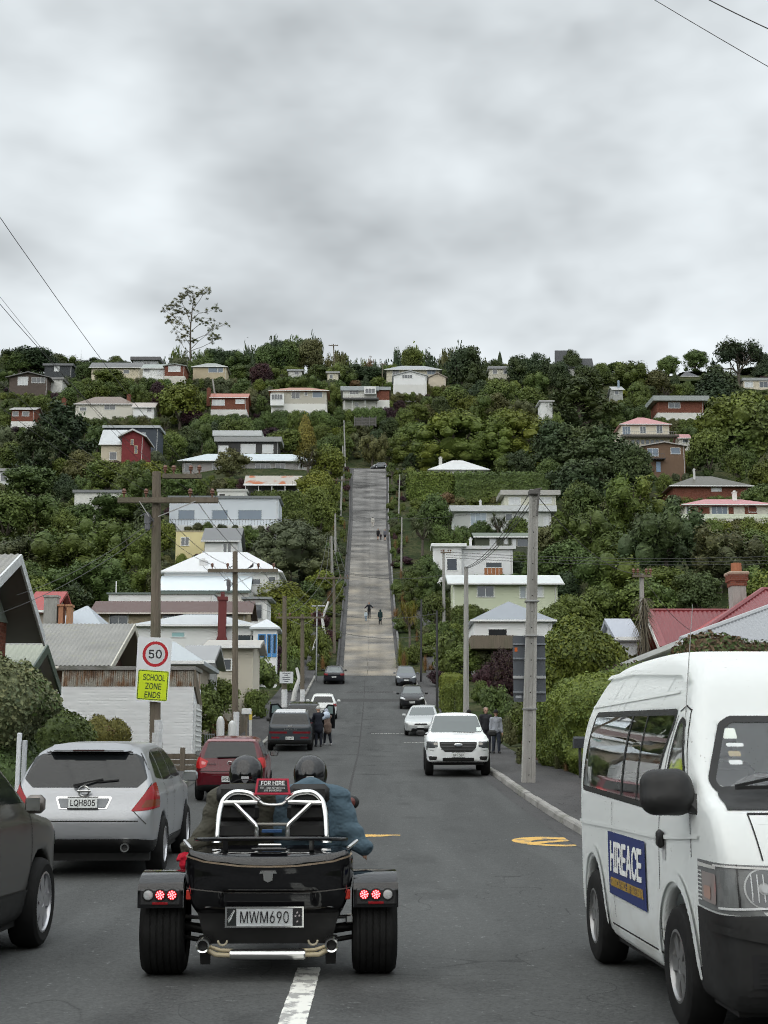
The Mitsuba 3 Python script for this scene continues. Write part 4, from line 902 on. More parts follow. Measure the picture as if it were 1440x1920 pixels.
# ---------------------------------------------------------------- trees and shrubs
def leaf_quads(pos, nrm, size, r, stretch=1.6, up=0.0):
 """one rhombic leaf or spray per position, roughly facing nrm"""
 n = len(pos)
 nrm = unit(nrm + r.normal(0, 0.55, (n, 3)))
 a = unit(np.cross(nrm, r.normal(0, 1, (n, 3)) + np.array([0, 0, up])))
 b = np.cross(nrm, a)
 s = (size * r.uniform(0.6, 1.35, n))[:, None]
 V = np.stack([pos - b * s * stretch * .5, pos + a * s * .5 + nrm * s * .12, pos + b * s * stretch * .5, pos - a * s * .5 + nrm * s * .12], 1).reshape(-1, 3)
 i = np.arange(n) * 4
 F = np.vstack([np.stack([i, i + 1, i + 2], 1), np.stack([i, i + 2, i + 3], 1)])
 return V, F
class Foliage:
 def __init__(s, seed, fam, tmean=0.4): s.V, s.F, s.U, s.n, s.r, s.fam, s.t = [], [], [], 0, rng(seed), fam, tmean
 def add(s, V, F, ux, ut):
  s.V.append(V); s.F.append(np.asarray(F) + s.n); s.n += len(V)
  s.U.append(np.stack([np.clip(ux, 0, 1), s.fam + np.clip(ut, 0, 0.98)], 1))
 def leaves(s, pos, nrm, size, tshift=0.0, stretch=1.6, up=0.0):
  V, F = leaf_quads(pos, nrm, size, s.r, stretch, up)
  n = len(pos)
  s.add(V, F, np.repeat(s.r.uniform(0.1, 1, n), 4), np.repeat(s.t + tshift + s.r.normal(0, 0.13, n), 4))
 def puff(s, c, rad, n, size, tshift=0.0, core=True, stretch=1.6, squash=0.85):
  d = unit(s.r.normal(0, 1, (n, 3)))
  d[:, 2] = np.where(d[:, 2] < -0.35, -d[:, 2], d[:, 2])
  rr = s.r.uniform(0.62, 1.22, n)[:, None]
  pos = c + d * rr * rad * np.array([1, 1, squash])
  s.leaves(pos, d + np.array([0, 0, .25]), size, tshift, stretch)
  if core:
   m = trimesh.creation.icosphere(1, rad * .68)
   v = np.asarray(m.vertices) * np.array([1, 1, squash]) * (1 + .12 * s.r.normal(0, 1, (len(m.vertices), 1))) + c
   s.add(v, m.faces, np.full(len(v), .4), np.full(len(v), s.t + tshift))
 def strap(s, base, dirs, length, width, droop, tshift=0.0, seg=4):
  n = len(dirs)
  L = length * s.r.uniform(.65, 1.1, n)
  t = np.linspace(0, 1, seg + 1)
  side = unit(np.cross(dirs, np.array([0, 0, 1.0]) + 1e-3))
  pts = base + dirs[:, None] * (L[:, None] * t)[..., None] + np.array([0, 0, -1.0]) * (droop * L[:, None] * t ** 2)[..., None]
  w = width * (1 - t * .9) * np.minimum(1, .45 + 3 * t)
  V = np.stack([pts - side[:, None] * w[None, :, None] / 2, pts + side[:, None] * w[None, :, None] / 2], 2).reshape(-1, 3)
  k = (np.arange(n) * (seg + 1) * 2)[:, None] + (np.arange(seg) * 2)[None]
  k = k.ravel()
  F = quads(np.stack([k, k + 1, k + 3, k + 2], 1))
  m = (seg + 1) * 2
  s.add(V, F, np.repeat(s.r.uniform(0.1, 1, n), m), np.repeat(s.t + tshift + s.r.normal(0, .2, n), m))
 def mesh(s): return trimesh.Trimesh(np.vstack(s.V), np.vstack(s.F), process=False), np.vstack(s.U)
def limbs(r, h0, h1, n, r0, spread=.3, lean=0.0):
 ms = []
 top = np.array([lean, 0, h0])
 ms.append(tube([[0, 0, -.06], [lean * .4, 0, h0 * .5], top], [r0 * 1.25, r0, r0 * .8], 6))
 for i in range(n):
  a = 2 * math.pi * (i + r.uniform(-.3, .3)) / n
  e = np.array([math.cos(a) * spread * r.uniform(.5, 1), math.sin(a) * spread * r.uniform(.5, 1), h1 * r.uniform(.75, 1)])
  m = (top + e) / 2 + np.array([0, 0, .04]) + np.array([math.cos(a), math.sin(a), 0]) * .03
  ms.append(tube([top - [0, 0, .03], m, e], [r0 * .6, r0 * .4, r0 * .15], 5))
 return cat(ms)
def p_broad(seed, fam, t=.4, n=5200, size=.031, low=.03, npuff=46, flat=1.0):
 f = Foliage(seed, fam, t); r = f.r
 c = []
 for i in range(npuff):
  d = unit(r.normal(0, 1, 3)); d[2] = abs(d[2]) if r.random() < .45 else d[2]
  k = r.uniform(.3, .9)
  c.append(np.array([d[0] * .5 * k * 0.95, d[1] * .5 * k * .95, low + (1 - low) * (.46 + .5 * d[2] * k * 1.0 * flat)]))
 rad = r.uniform(.075, .165, npuff)
 for p, q in zip(c, rad):
  f.puff(p, q, max(12, int(n * q * q / np.sum(rad ** 2))), size, r.normal(0, .12))
 m = n // 3; d = unit(r.normal(0, 1, (m, 3))); d[:, 2] = np.where(d[:, 2] < -.55, -d[:, 2], d[:, 2])
 q = (.62 + .5 * meshkit.fbm(d * 2.2 + seed, 3, seed))[:, None] * r.uniform(.82, 1.06, (m, 1))
 f.leaves(np.array([0, 0, low + (1 - low) * .46]) + d * q * np.array([.46, .46, .5]), d + np.array([0, 0, .2]), size)
 return limbs(r, low + .12, .62, 5, .035), f.mesh()
def p_dome(seed, fam, t=.4, n=7000, size=.02, npuff=80):
 f = Foliage(seed, fam, t); r = f.r
 for i in range(npuff):
  a, z = r.uniform(0, 2 * math.pi), r.uniform(0, 1) ** .8
  q = math.sqrt(max(0, 1 - z * z))
  p = np.array([math.cos(a) * q * .42, math.sin(a) * q * .42, .18 + z * .7])
  f.puff(p, r.uniform(.07, .12), n // npuff, size, r.normal(0, .14), squash=1.0)
 for i in range(26):
  a = r.uniform(0, 6.28); f.puff(np.array([math.cos(a) * .36, math.sin(a) * .36, r.uniform(.06, .3)]), r.uniform(.08, .13), n // npuff, size, r.normal(0, .1))
 f.puff(np.array([0, 0, .4]), .30, 60, size)
 return limbs(r, .25, .7, 6, .03, .35), f.mesh()
def p_conifer(seed, fam, t=.4, n=4400, size=.031, tip=.06):
 f = Foliage(seed, fam, t); r = f.r
 for k in range(30):
  z = .08 + .9 * (k / 30) ** .92
  rad = (.5 * (1 - z) ** .75 + tip) * r.uniform(.85, 1.1)
  m = max(4, int(n / 30 * (rad / .3)))
  a = r.uniform(0, 2 * math.pi, m)
  q = rad * np.sqrt(r.uniform(.25, 1, m))
  pos = np.stack([np.cos(a) * q, np.sin(a) * q, z + .05 * r.normal(0, 1, m) - q * .12], 1)
  f.leaves(pos, np.stack([np.cos(a), np.sin(a), np.full(m, .7)], 1), size, r.normal(0, .08), 2.0)
  c = lathe([(0, z - .05), (rad * .72, z - .06), (rad * .5, z + .01), (0, z + .05)], 8)
  v = np.asarray(c.vertices) + r.normal(0, .008, (len(c.vertices), 3))
  f.add(v, c.faces, np.full(len(v), .4), np.full(len(v), t))
 return tube([[0, 0, -.06], [0, 0, .5], [0, 0, .98]], [.035, .025, .008], 6), f.mesh()
def p_spread(seed, fam, t=.4, n=6000, size=.026):
 f = Foliage(seed, fam, t); r = f.r
 ms = [tube([[0, 0, -.06], [.01, 0, .5], [0, 0, .9]], [.05, .035, .012], 6)]
 for k in range(46):
  z = r.uniform(.1, .9); a = r.uniform(0, 2 * math.pi)
  L = (.52 * (1 - .75 * max(0, z - .25) / .75)) * r.uniform(.6, 1.05)
  e = np.array([math.cos(a) * L, math.sin(a) * L, z + L * r.uniform(.15, .5)])
  b = np.array([0, 0, z - .06])
  ms.append(tube([b, (b + e) / 2 - [0, 0, .02], e], [.014, .009, .003], 4))
  m = n // 46
  u = r.uniform(.3, 1.05, m)[:, None]
  pos = b + (e - b) * u + r.normal(0, 1, (m, 3)) * np.array([.05, .05, .028])
  f.leaves(pos, np.tile(unit(e - b), (m, 1)) * .4 + np.array([0, 0, .9]), size, r.normal(0, .1), 3.0)
  mid = b + (e - b) * .6
  s = trimesh.creation.icosphere(1, 1.0)
  v = np.asarray(s.vertices) * np.array([.085, .085, .045]) + mid
  f.add(v, s.faces, np.full(len(v), .4), np.full(len(v), t))
 return cat(ms), f.mesh()
def p_column(seed, fam, t=.4, n=900, size=.05):
 f = Foliage(seed, fam, t); r = f.r
 z = r.uniform(.03, 1, n); a = r.uniform(0, 2 * math.pi, n)
 rad = .5 * np.sin(np.clip((1 - z), 0, 1) ** .7 * math.pi * .62 + .05) * r.uniform(.8, 1.05, n)
 f.leaves(np.stack([np.cos(a) * rad, np.sin(a) * rad, z], 1), np.stack([np.cos(a), np.sin(a), 0 * a + .5], 1), size, 0, 2.2)
 zz = np.linspace(.02, .97, 8)
 c = lathe([(0, .0)] + [(.42 * math.sin((1 - q) ** .7 * math.pi * .62 + .05), q) for q in zz] + [(0, .99)], 8)
 f.add(np.asarray(c.vertices), c.faces, np.full(len(c.vertices), .4), np.full(len(c.vertices), t))
 return tube([[0, 0, -.05], [0, 0, .3]], [.08, .06], 6), f.mesh()
def p_feather(seed, fam, t=.4, n=5200, size=.022):
 f = Foliage(seed, fam, t); r = f.r
 for i in range(34):
  d = unit(r.normal(0, 1, 3)); k = r.uniform(.3, .85)
  p = np.array([d[0] * .44 * k, d[1] * .44 * k, .5 + d[2] * .42 * k])
  q = r.uniform(.09, .17)
  m = n // 34
  e = unit(r.normal(0, 1, (m, 3)))
  f.leaves(p + e * q * r.uniform(.5, 1.15, (m, 1)) * np.array([.8, .8, 1.3]), e + np.array([0, 0, .2]), size, r.normal(0, .12), 2.6)
  s = trimesh.creation.icosphere(1, q * .7)
  v = np.asarray(s.vertices) * np.array([.8, .8, 1.2]) + p
  f.add(v, s.faces, np.full(len(v), .4), np.full(len(v), t))
 return limbs(r, .3, .75, 6, .028, .28), f.mesh()
def p_shrub(seed, fam, t=.4, n=2300, size=.05, npuff=15):
 f = Foliage(seed, fam, t); r = f.r
 for i in range(npuff):
  a, q, z = r.uniform(0, 2 * math.pi), math.sqrt(r.uniform(0, 1)) * .34, r.uniform(.18, .7)
  f.puff(np.array([math.cos(a) * q, math.sin(a) * q, z * (1 - q * .8)]), r.uniform(.16, .27), n // npuff, size, r.normal(0, .12))
 return None, f.mesh()
def p_tussock(seed, fam, t=.4, n=240, width=.022):
 f = Foliage(seed, fam, t); r = f.r
 a, e = r.uniform(0, 2 * math.pi, n), r.uniform(.35, 1.45, n)
 d = np.stack([np.cos(a) * np.cos(e), np.sin(a) * np.cos(e), np.sin(e)], 1)
 f.strap(np.zeros(3), d, .95, width, .45)
 f.puff(np.array([0, 0, .12]), .2, 10, .05)
 return None, f.mesh()
def p_cabbage(seed, fam, t=.4, heads=7):
 f = Foliage(seed, fam, t); r = f.r
 ms = [tube([[0, 0, -.05], [.01, 0, .3], [0, .01, .55]], [.035, .028, .024], 6)]
 for i in range(heads):
  a = 2 * math.pi * i / heads + r.uniform(-.3, .3)
  e = np.array([math.cos(a) * r.uniform(.08, .26), math.sin(a) * r.uniform(.08, .26), r.uniform(.62, .84)])
  ms.append(tube([[0, .01, .5], [e[0] * .7, e[1] * .7, e[2] - .12], e], [.02, .016, .013], 5))
  n = 60
  b, el = r.uniform(0, 2 * math.pi, n), r.uniform(-.7, 1.4, n)
  d = np.stack([np.cos(b) * np.cos(el), np.sin(b) * np.cos(el), np.sin(el)], 1)
  f.strap(e, d, .24, .02, .25, r.normal(0, .1), 3)
 return cat(ms), f.mesh()
def p_wisp(seed, fam, t=.3, n=6500, size=.022, dens=1.0):
 """an open crown of fine upright branches"""
 f = Foliage(seed, fam, t); r = f.r
 ms, tips = [], []
 def grow(p, d, L, rad, k):
  q = p + d * L
  ms.append(tube([p, (p + q) / 2 + r.normal(0, .04 * L, 3), q], [rad, rad * .8, rad * .6], 4, caps=False))
  if k == 0 or L < .03: tips.append((q, d)); return
  for _ in range(3 if k > 1 else 2):
   e = unit(d + r.normal(0, .52, 3) + np.array([0, 0, .12]))
   grow(q, e, L * r.uniform(.62, .84), rad * .62, k - 1)
   if k <= 2: tips.append((q, e))
 grow(np.array([0, 0, -.05]), np.array([0, 0, 1.0]), .3, .028, 0) if False else None
 ms.append(tube([[0, 0, -.05], [0, 0, .26]], [.034, .028], 6))
 for a in np.arange(6) * math.pi / 3 + .3:
  grow(np.array([0, 0, .22]), unit(np.array([math.cos(a) * .62, math.sin(a) * .62, r.uniform(.5, 1)])), .22, .02, 4)
 P_ = np.array([q for q, _ in tips]); D = np.array([d for _, d in tips])
 i = r.integers(0, len(P_), n)
 f.leaves(P_[i] + r.normal(0, .028, (n, 3)), D[i] + r.normal(0, .5, (n, 3)), size, 0, 2.6)
 return cat(ms), f.mesh()
def beside(x, y, n=8, far=130):
 """where a plant stands, told by the nearest house; None if no house is near"""
 c = np.array([((k[0] + k[2]) / 2, (k[1] + k[3]) / 2) for k in KEEP[:len(KLAB)]])
 j = int(np.argmin(((c - [x, y]) ** 2).sum(1))); dx, dy = x - c[j, 0], y - c[j, 1]
 if math.hypot(dx, dy) > far: return None
 return f"{('below' if dy > 0 else 'above') if abs(dy) > abs(dx) else ('right of' if dx > 0 else 'left of')} the {' '.join(KLAB[j].split()[:n])}"
GROUPS = {}
def proto(kind, fam, t, seed):
 k = f'tree_{kind}_{fam}_{int(t * 100)}_{seed}'
 if k not in GROUPS:
  trunk, (crown, uv) = {'broad': p_broad, 'dome': p_dome, 'conifer': p_conifer, 'spread': p_spread, 'column': p_column, 'feather': p_feather, 'shrub': p_shrub, 'tussock': p_tussock, 'cabbage': p_cabbage, 'wisp': p_wisp}[kind](seed * 7 + fam, fam, t)
  lo, hi = crown.vertices.min(0), crown.vertices.max(0)
  w = max(hi[0] - lo[0], hi[1] - lo[1])
  N = np.diag([1 / w, 1 / w, 1 / hi[2], 1.0])
  g = {'type': 'shapegroup', 'crown': mikit.ply(xf(crown, N), 'mat_leaves', smooth=False, uv=uv)}
  if trunk is not None: g['trunk'] = mikit.ply(xf(trunk, N), 'mat_bark', smooth=True)
  scene[k] = g
  GROUPS[k] = len(crown.faces)
 return k
PLANTS = []
NV = {'broad': 3, 'feather': 2, 'shrub': 3, 'conifer': 2, 'spread': 2}
NAME = {'broad': 'broadleaf_tree', 'dome': 'broadleaf_tree', 'conifer': 'conifer_tree', 'spread': 'macrocarpa_tree', 'column': 'cypress_tree', 'feather': 'feathery_tree', 'shrub': 'shrub', 'tussock': 'tussock', 'cabbage': 'cabbage_tree', 'wisp': 'bare_branched_tree'}
CATG = {'shrub': 'shrub', 'tussock': 'tussock grass'}
def plant_at(kind, fam, t, p, w, h, label, group=None, seed=None, rz=None, name=None):
 i = len(PLANTS)
 sd = (i % NV.get(kind, 2)) if seed is None else seed
 g = proto(kind, fam, t, sd)
 k = thing(name or NAME[kind], label, CATG.get(name or kind, CATG.get(kind, 'tree')), group)
 scene[k] = {'type': 'instance', 'to_world': TM(mv(p[0], p[1], p[2], rz if rz is not None else (i * 2.4) % 6.28, s=(w, w, h))), 'group': {'type': 'ref', 'id': g}}
 PLANTS.append((k, p[0], p[1], w, h))
 return k
COV = np.zeros((480, 360), bool)           # pixels of the hillside already under leaves (cells of 4 px)
def cover(x0, y0, x1, y1):
 a = [int(np.clip(v / 4, 0, m)) for v, m in ((x0, 360), (y0, 480), (x1, 360), (y1, 480))]
 COV[a[1]:a[3], a[0]:a[2]] = True
def plant(kind, fam, t, x, yt, yb, w, label, group=None, Y=None, **k):
 """a plant whose foot the photograph shows (or hides) at pixel (x, yb), its top at yt, its crown w pixels wide"""
 if Y is None: p = G(x, yb)
 else:
  q = P(x, yb, Y); p = np.array([q[0], Y, float(ground(q[0], Y))])
 s = ppm(p[1])
 top = P(x, yt, p[1])[2]
 cover(x - w * .38, yt + (yb - yt) * .12, x + w * .38, yb - (yb - yt) * .05)
 return plant_at(kind, fam, t, p, w / s, max(top - p[2], .3), label, group, **k)
# the tall eucalypt on the skyline
def eucalypt():
 q = G(360, 700); Yq = q[1]; s = ppm(Yq); r = rng(5)
 def at(x, y, dy=0.0): v = P(x, y, Yq + dy); return np.array([v[0], Yq + dy, v[2]])
 k = thing('eucalyptus_tree', 'tall open eucalyptus with tufted branches standing alone on the skyline', 'tree')
 tr, f = [], Foliage(5, 5, .75)
 base = at(357, 700); base[2] -= 1
 stem = [base, at(357, 650), at(357, 615), at(360, 585), at(364, 556)]
 tr.append(tube(stem, [.55, .42, .34, .24, .1], 7))
 br = [((357, 655), (372, 640), (395, 622), (424, 605)), ((357, 640), (385, 628), (400, 616), (408, 612)), ((357, 648), (345, 630), (330, 618), (316, 600)), ((357, 630), (342, 608), (320, 590), (306, 578)),
    ((359, 600), (372, 588), (392, 584), (408, 576)), ((358, 610), (350, 585), (340, 565), (334, 552)), ((362, 580), (375, 562), (382, 550), (390, 543)), ((362, 572), (356, 558), (350, 548), (352, 542)),
    ((357, 658), (380, 650), (400, 640), (412, 632)), ((357, 622), (378, 605), (396, 600), (404, 602)), ((360, 592), (348, 578), (330, 572), (322, 572)), ((357, 662), (345, 652), (338, 640), (330, 634))]
 tufts = []
 for i, b in enumerate(br):
  dy = r.uniform(-3, 3)
  pts = [at(*b[0])] + [at(*p, dy * (j + 1) / 3) for j, p in enumerate(b[1:])]
  tr.append(tube(pts, [.16, .12, .08, .04], 5))
  for j in (2, 3):
   for _ in range(3):
    e = pts[j] + r.normal(0, .9, 3)
    tr.append(tube([(pts[j - 1] + pts[j]) / 2, (pts[j] + e) / 2, e], [.05, .035, .02], 4)); tufts.append(e)
 for x, y, w in ((382, 545, 13), (350, 548, 12), (338, 556, 9), (313, 576, 11), (324, 592, 13), (405, 577, 9), (362, 566, 10), (360, 588, 12), (334, 604, 13), (350, 618, 10), (372, 598, 9), (398, 634, 10), (406, 632, 7), (340, 584, 9), (330, 572, 10), (386, 606, 7), (316, 600, 9), (345, 632, 9), (372, 552, 9), (366, 640, 8)):
  e = at(x, y, r.uniform(-2.5, 2.5)); root = min(tufts, key=lambda q: np.linalg.norm(q - e))
  tr.append(tube([root, (root + e) / 2 + [0, 0, .4], e], [.07, .05, .03], 4))
  for _ in range(11):
   c = e + r.normal(0, w / s * .62, 3) * [1, 1, .6]
   tr.append(tube([e, (e + c) / 2 + [0, 0, .15], c], [.03, .022, .012], 3))
   m = 46; d = unit(r.normal(0, 1, (m, 3)))
   f.leaves(c + d * (w / s * .42) * r.uniform(.15, 1, (m, 1)) * [1, 1, .55], d + [0, 0, .4], .22, r.normal(0, .12), 2.4)
 for e in tufts:
  m = 34; d = unit(r.normal(0, 1, (m, 3)))
  f.leaves(e + d * .9 * r.uniform(.2, 1, (m, 1)), d, .24, 0, 2.4)
 put(k + '__trunk', cat(tr), 'bark', True)
 m, uv = f.mesh(); put(k + '__crown', m, 'leaves', False, uv=uv)
eucalypt()
g = plant
# skyline
g('shrub', 0, .35, 336, 642, 694, 52, 'dark bushy tree at the foot of the tall eucalyptus')
g('conifer', 1, .4, 462, 631, 680, 48, 'small dark conifer standing on the left skyline')
g('broad', 1, .6, 512, 628, 692, 62, 'open dark tree on the skyline right of the small conifer')
g('broad', 0, .25, 548, 624, 690, 66, 'rounded dark green tree in the middle of the skyline clump')
g('spread', 1, .3, 592, 616, 684, 52, 'dark tree with a flat windblown top on the skyline clump')
g('broad', 5, .3, 630, 655, 700, 60, 'olive green tree on the skyline below the small pole')
g('broad', 4, .15, 690, 666, 702, 56, 'brownish tree on the skyline above the street end')
g('broad', 2, .3, 775, 638, 692, 84, 'pale yellow green tree on the skyline over the dark hedge')
g('conifer', 1, .3, 745, 655, 690, 70, 'dark conifer at the left end of the skyline hedge')
g('conifer', 1, .3, 805, 650, 692, 90, 'dark conifer in the skyline hedge beside the pale tree')
g('conifer', 1, .35, 840, 652, 694, 84, 'dark conifer at the right end of the skyline hedge')
g('broad', 1, .35, 872, 648, 744, 98, 'big dark conifer like tree beside the white gabled house', seed=1)
g('conifer', 1, .3, 862, 637, 700, 66, 'pointed dark conifer on the skyline above the big dark tree')
g('column', 1, .5, 938, 657, 712, 13, 'slim columnar cypress on the skyline')
for x, y, w in ((975, 664, 60), (1012, 660, 72), (1050, 676, 60), (1100, 684, 70)): g('broad', 1, .5, x, y, y + 70, w, ('first dark tree left of the shingle roof', 'second dark tree left of the shingle roof', 'dark tree in front of the shingle roof', 'dark tree right of the shingle roof')[(975, 1012, 1050, 1100).index(x)])
g('feather', 0, .3, 1180, 676, 738, 92, 'ragged green tree on the skyline right of the shingle roof')
g('broad', 5, .1, 1232, 692, 742, 66, 'low brownish tree on the right skyline beside a grey pole')
g('wisp', 1, .1, 1386, 634, 726, 118, 'dark open tree with fine upright branches on the right skyline', seed=0)
g('conifer', 1, .4, 1345, 680, 766, 130, 'broad dark conifer below the fine branched skyline tree')
g('broad', 1, .5, 50, 649, 704, 112, 'large dark rounded tree on the left skyline')
g('broad', 1, .6, 0, 655, 700, 60, 'dark tree at the left edge of the skyline')
g('cabbage', 1, .6, 146, 652, 694, 36, 'dark tufted cabbage tree on the left skyline')
g('cabbage', 1, .6, 182, 658, 694, 28, 'small tufted cabbage tree on the left skyline', seed=1)
g('broad', 0, .3, 216, 666, 700, 44, 'low green tree on the left skyline above the cream house')
g('broad', 0, .3, 412, 648, 690, 60, 'green tree on the skyline right of the eucalyptus')
# left slope
g('spread', 1, .35, 112, 748, 892, 165, 'huge dark spreading conifer on the left slope')
g('spread', 1, .2, 62, 790, 900, 110, 'dark conifer left of the huge spreading conifer')
g('broad', 2, .15, 338, 712, 806, 104, 'light green rounded tree left of the red roofed brick house')
g('broad', 0, .6, 205, 690, 736, 74, 'green tree in front of the low cream house')
g('broad', 3, .3, 362, 768, 806, 62, 'maroon leaved tree below the light green tree')
g('broad', 3, .2, 300, 738, 776, 46, 'maroon leaved tree beside the white fronted cottage')
g('broad', 3, .4, 512, 800, 856, 70, 'maroon leaved tree left of the golden conifer')
g('conifer', 6, .5, 572, 768, 862, 66, 'golden yellow conifer near the top of the street')
g('broad', 5, .5, 432, 838, 902, 78, 'grey green tree in front of the long low house')
g('broad', 0, .8, 322, 806, 880, 62, 'bright green tree right of the red barn house')
g('broad', 2, .4, 596, 878, 964, 104, 'bright yellow green tree right of the rusty roofed cottage')
g('broad', 0, .35, 618, 812, 872, 62, 'mid green tree beside the pole at the street top')
g('dome', 5, .25, 542, 968, 1102, 186, 'wide dark spreading tree below the long grey house')
g('shrub', 2, .3, 602, 1066, 1112, 66, 'clipped yellow green topiary mound beside the street')
g('broad', 2, .2, 524, 1086, 1164, 118, 'bright green rounded tree right of the white annex')
g('feather', 0, .5, 70, 925, 1010, 125, 'tall feathery green tree at the left edge', seed=0)
_th = ['pale yellow green tree at the top of the left thicket', 'wide feathery tree in the middle of the left thicket', 'feathery tree just left of the tall sign pole', 'olive grey feathery tree at the left edge of the thicket', 'feathery tree low in the thicket above the grey iron roof', 'feathery tree at the foot of the left thicket behind the lichened chimney', 'small yellow green tree left of the big white house']
for x, yt, yb, w, fam, t in ((200, 966, 1070, 130, 2, .02), (130, 985, 1105, 170, 0, .5), (255, 985, 1090, 110, 0, .35), (40, 1000, 1100, 130, 5, .4), (190, 1040, 1140, 140, 0, .45), (100, 1060, 1150, 130, 0, .4), (270, 1060, 1128, 90, 2, .05)):
 g('feather', fam, t, x, yt, yb, w, _th.pop(0))
g('feather', 0, .3, 225, 925, 985, 120, 'dark green tree in front of the flat white walled house', seed=1)
g('broad', 0, .4, 60, 870, 950, 130, 'mid green tree below the dark conifers on the left')
g('broad', 0, .6, 200, 862, 930, 110, 'rounded green tree below the red barn house')
g('broad', 2, .05, 290, 862, 930, 90, 'light olive tree above the flat white walled house')
# right slope
g('dome', 2, .12, 856, 768, 886, 200, 'broad domed tree with billowing green crown right of the street top')
g('dome', 2, .05, 962, 766, 888, 190, 'second broad domed tree beside the billowing green one', seed=1)
g('dome', 0, .5, 778, 790, 872, 112, 'lower domed tree nearest the street top')
g('spread', 1, .55, 1086, 700, 840, 176, 'great dark macrocarpa with upswept branches on the right slope')
_dm = ['dark rounded tree at the lower left of the great macrocarpa', 'dark rounded tree at the lower right of the great macrocarpa', 'lowest dark rounded tree under the great macrocarpa', 'dark rounded tree beside the brown timber house']
for x, yt, yb, w in ((1050, 790, 900, 140), (1130, 800, 915, 170), (1090, 855, 965, 150), (1185, 830, 930, 90)): g('broad', 1, .7, x, yt, yb, w, _dm.pop(0))
g('broad', 0, .62, 1392, 732, 884, 190, 'big mid green tree filling the right edge of the slope', seed=0)
g('broad', 0, .5, 1330, 800, 900, 90, 'green tree left of the big tree at the right edge')
_tb = ['tall pale green tree left of the mossy tiled house', 'broad green tree below the tall pale green tree', 'green tree right of the modern white house', 'huge dark feathery tree left of the pink roofed house', 'green tree right of the pale green house', 'wide olive brown tree below the pink roofed house', 'green tree at the right edge below the pink roofed house', 'low green tree behind the dead cabbage tree', 'dark green tree behind the red iron roof', 'green tree at the right edge behind the brick chimney']
for x, yt, yb, w, fam, t in ((1190, 885, 1010, 150, 2, .02), (1110, 950, 1080, 150, 0, .5), (1060, 1010, 1110, 120, 0, .4), (1250, 925, 1100, 190, 1, .95), (1150, 1030, 1150, 150, 0, .45), (1350, 985, 1110, 170, 5, .1), (1425, 990, 1090, 110, 0, .5), (1240, 1060, 1150, 130, 0, .4), (1310, 1070, 1160, 110, 1, .9), (1420, 1060, 1140, 100, 0, .7)):
 g('feather' if w > 140 else 'broad', fam, t, x, yt, yb, w, _tb.pop(0))
g('broad', 3, .1, 1345, 1035, 1095, 60, 'maroon tree in the belt behind the brick chimney')
g('broad', 3, .1, 1310, 900, 950, 70, 'dark maroon tree in front of the mossy tiled house')
g('broad', 0, .4, 815, 925, 1018, 82, 'rounded green tree left of the long white roofed house')
g('cabbage', 5, .4, 792, 972, 1052, 84, 'many headed cabbage tree beside the street')
g('cabbage', 5, .5, 934, 960, 1026, 64, 'cabbage tree in front of the dark green hut', seed=1)
g('broad', 0, .3, 900, 975, 1024, 50, 'small dark tree left of the dark green hut')
g('dome', 0, .25, 798, 1044, 1142, 96, 'dark rounded tree in front of the modern white house')
g('broad', 4, .05, 885, 1052, 1082, 52, 'orange tinged shrub below the modern white house')
g('broad', 1, .7, 965, 1050, 1090, 56, 'dark bush right of the orange fence')
g('conifer', 0, .5, 905, 1130, 1142, 12, 'small clipped plant against the pale green wall')
g('shrub', 2, .9, 1038, 968, 982, 14, 'yellow flowering shrub right of the white roofed house')
g('shrub', 0, .3, 848, 1180, 1268, 78, 'dense dark green bush behind the clipped hedges')
g('shrub', 3, .25, 820, 1255, 1290, 46, 'purple brown shrub below the dense green bush')
# the verges beside the steep street
r_ = rng(77)
for y in np.arange(128, 288, 3.5):
 for side in (-1, 1):
  x0 = cxl(y) - .75 if side < 0 else cxr(y) + .55
  for _ in range(2):
   x = x0 + side * r_.uniform(.2, 2.6); yy = y + r_.uniform(-1, 1)
   q = r_.random()
   kind, fam, t = ('tussock', 4, .5) if q < .2 else ('shrub', 0, .4) if q < .55 else ('shrub', 5, .4) if q < .75 else ('tussock', 2, .1) if q < .85 else ('shrub', 3, .4) if q < .92 else ('shrub', 2, .1)
   w = r_.uniform(1.0, 2.3); h = r_.uniform(.6, 1.9)
   col_ = {('tussock', 4): 'rust coloured tussock', ('shrub', 0): 'green shrub', ('shrub', 5): 'grey green shrub', ('tussock', 2): 'lime green tussock', ('shrub', 3): 'maroon shrub', ('shrub', 2): 'yellow green shrub'}[(kind, fam)]
   sd = 'left' if side < 0 else 'right'; pt = ('lowest', 'lower', 'middle', 'upper', 'topmost')[min(4, int((y - 126) / 33))]
   plant_at(kind, fam, t, (x, yy, float(prof(yy)) - .05), w, h, f'{col_} in the {pt} verge on the {sd} of the steep street', f'{col_}s in the {pt} {sd} verge')
for x, yt, yb, w, lab in ((757, 1105, 1133, 46, 'big rust brown tussock right of the steep street'), (742, 1136, 1160, 40, 'orange brown tussock beside the lower cabbage tree'), (560, 1098, 1132, 34, 'brown tussock left of the steep street')): g('tussock', 4, .45, x, yt, yb, w, lab)
g('cabbage', 6, .2, 768, 1122, 1232, 62, 'yellow green cabbage tree beside the foot of the steep street', Y=133)
g('cabbage', 0, .5, 735, 866, 920, 36, 'bent dark cabbage tree near the street top', seed=1)
g('tussock', 2, .1, 750, 1190, 1236, 40, 'spiky lime plant at the foot of the steep street', Y=130)
g('tussock', 4, .3, 757, 1215, 1255, 40, 'rust spiky plant at the foot of the steep street', Y=128)
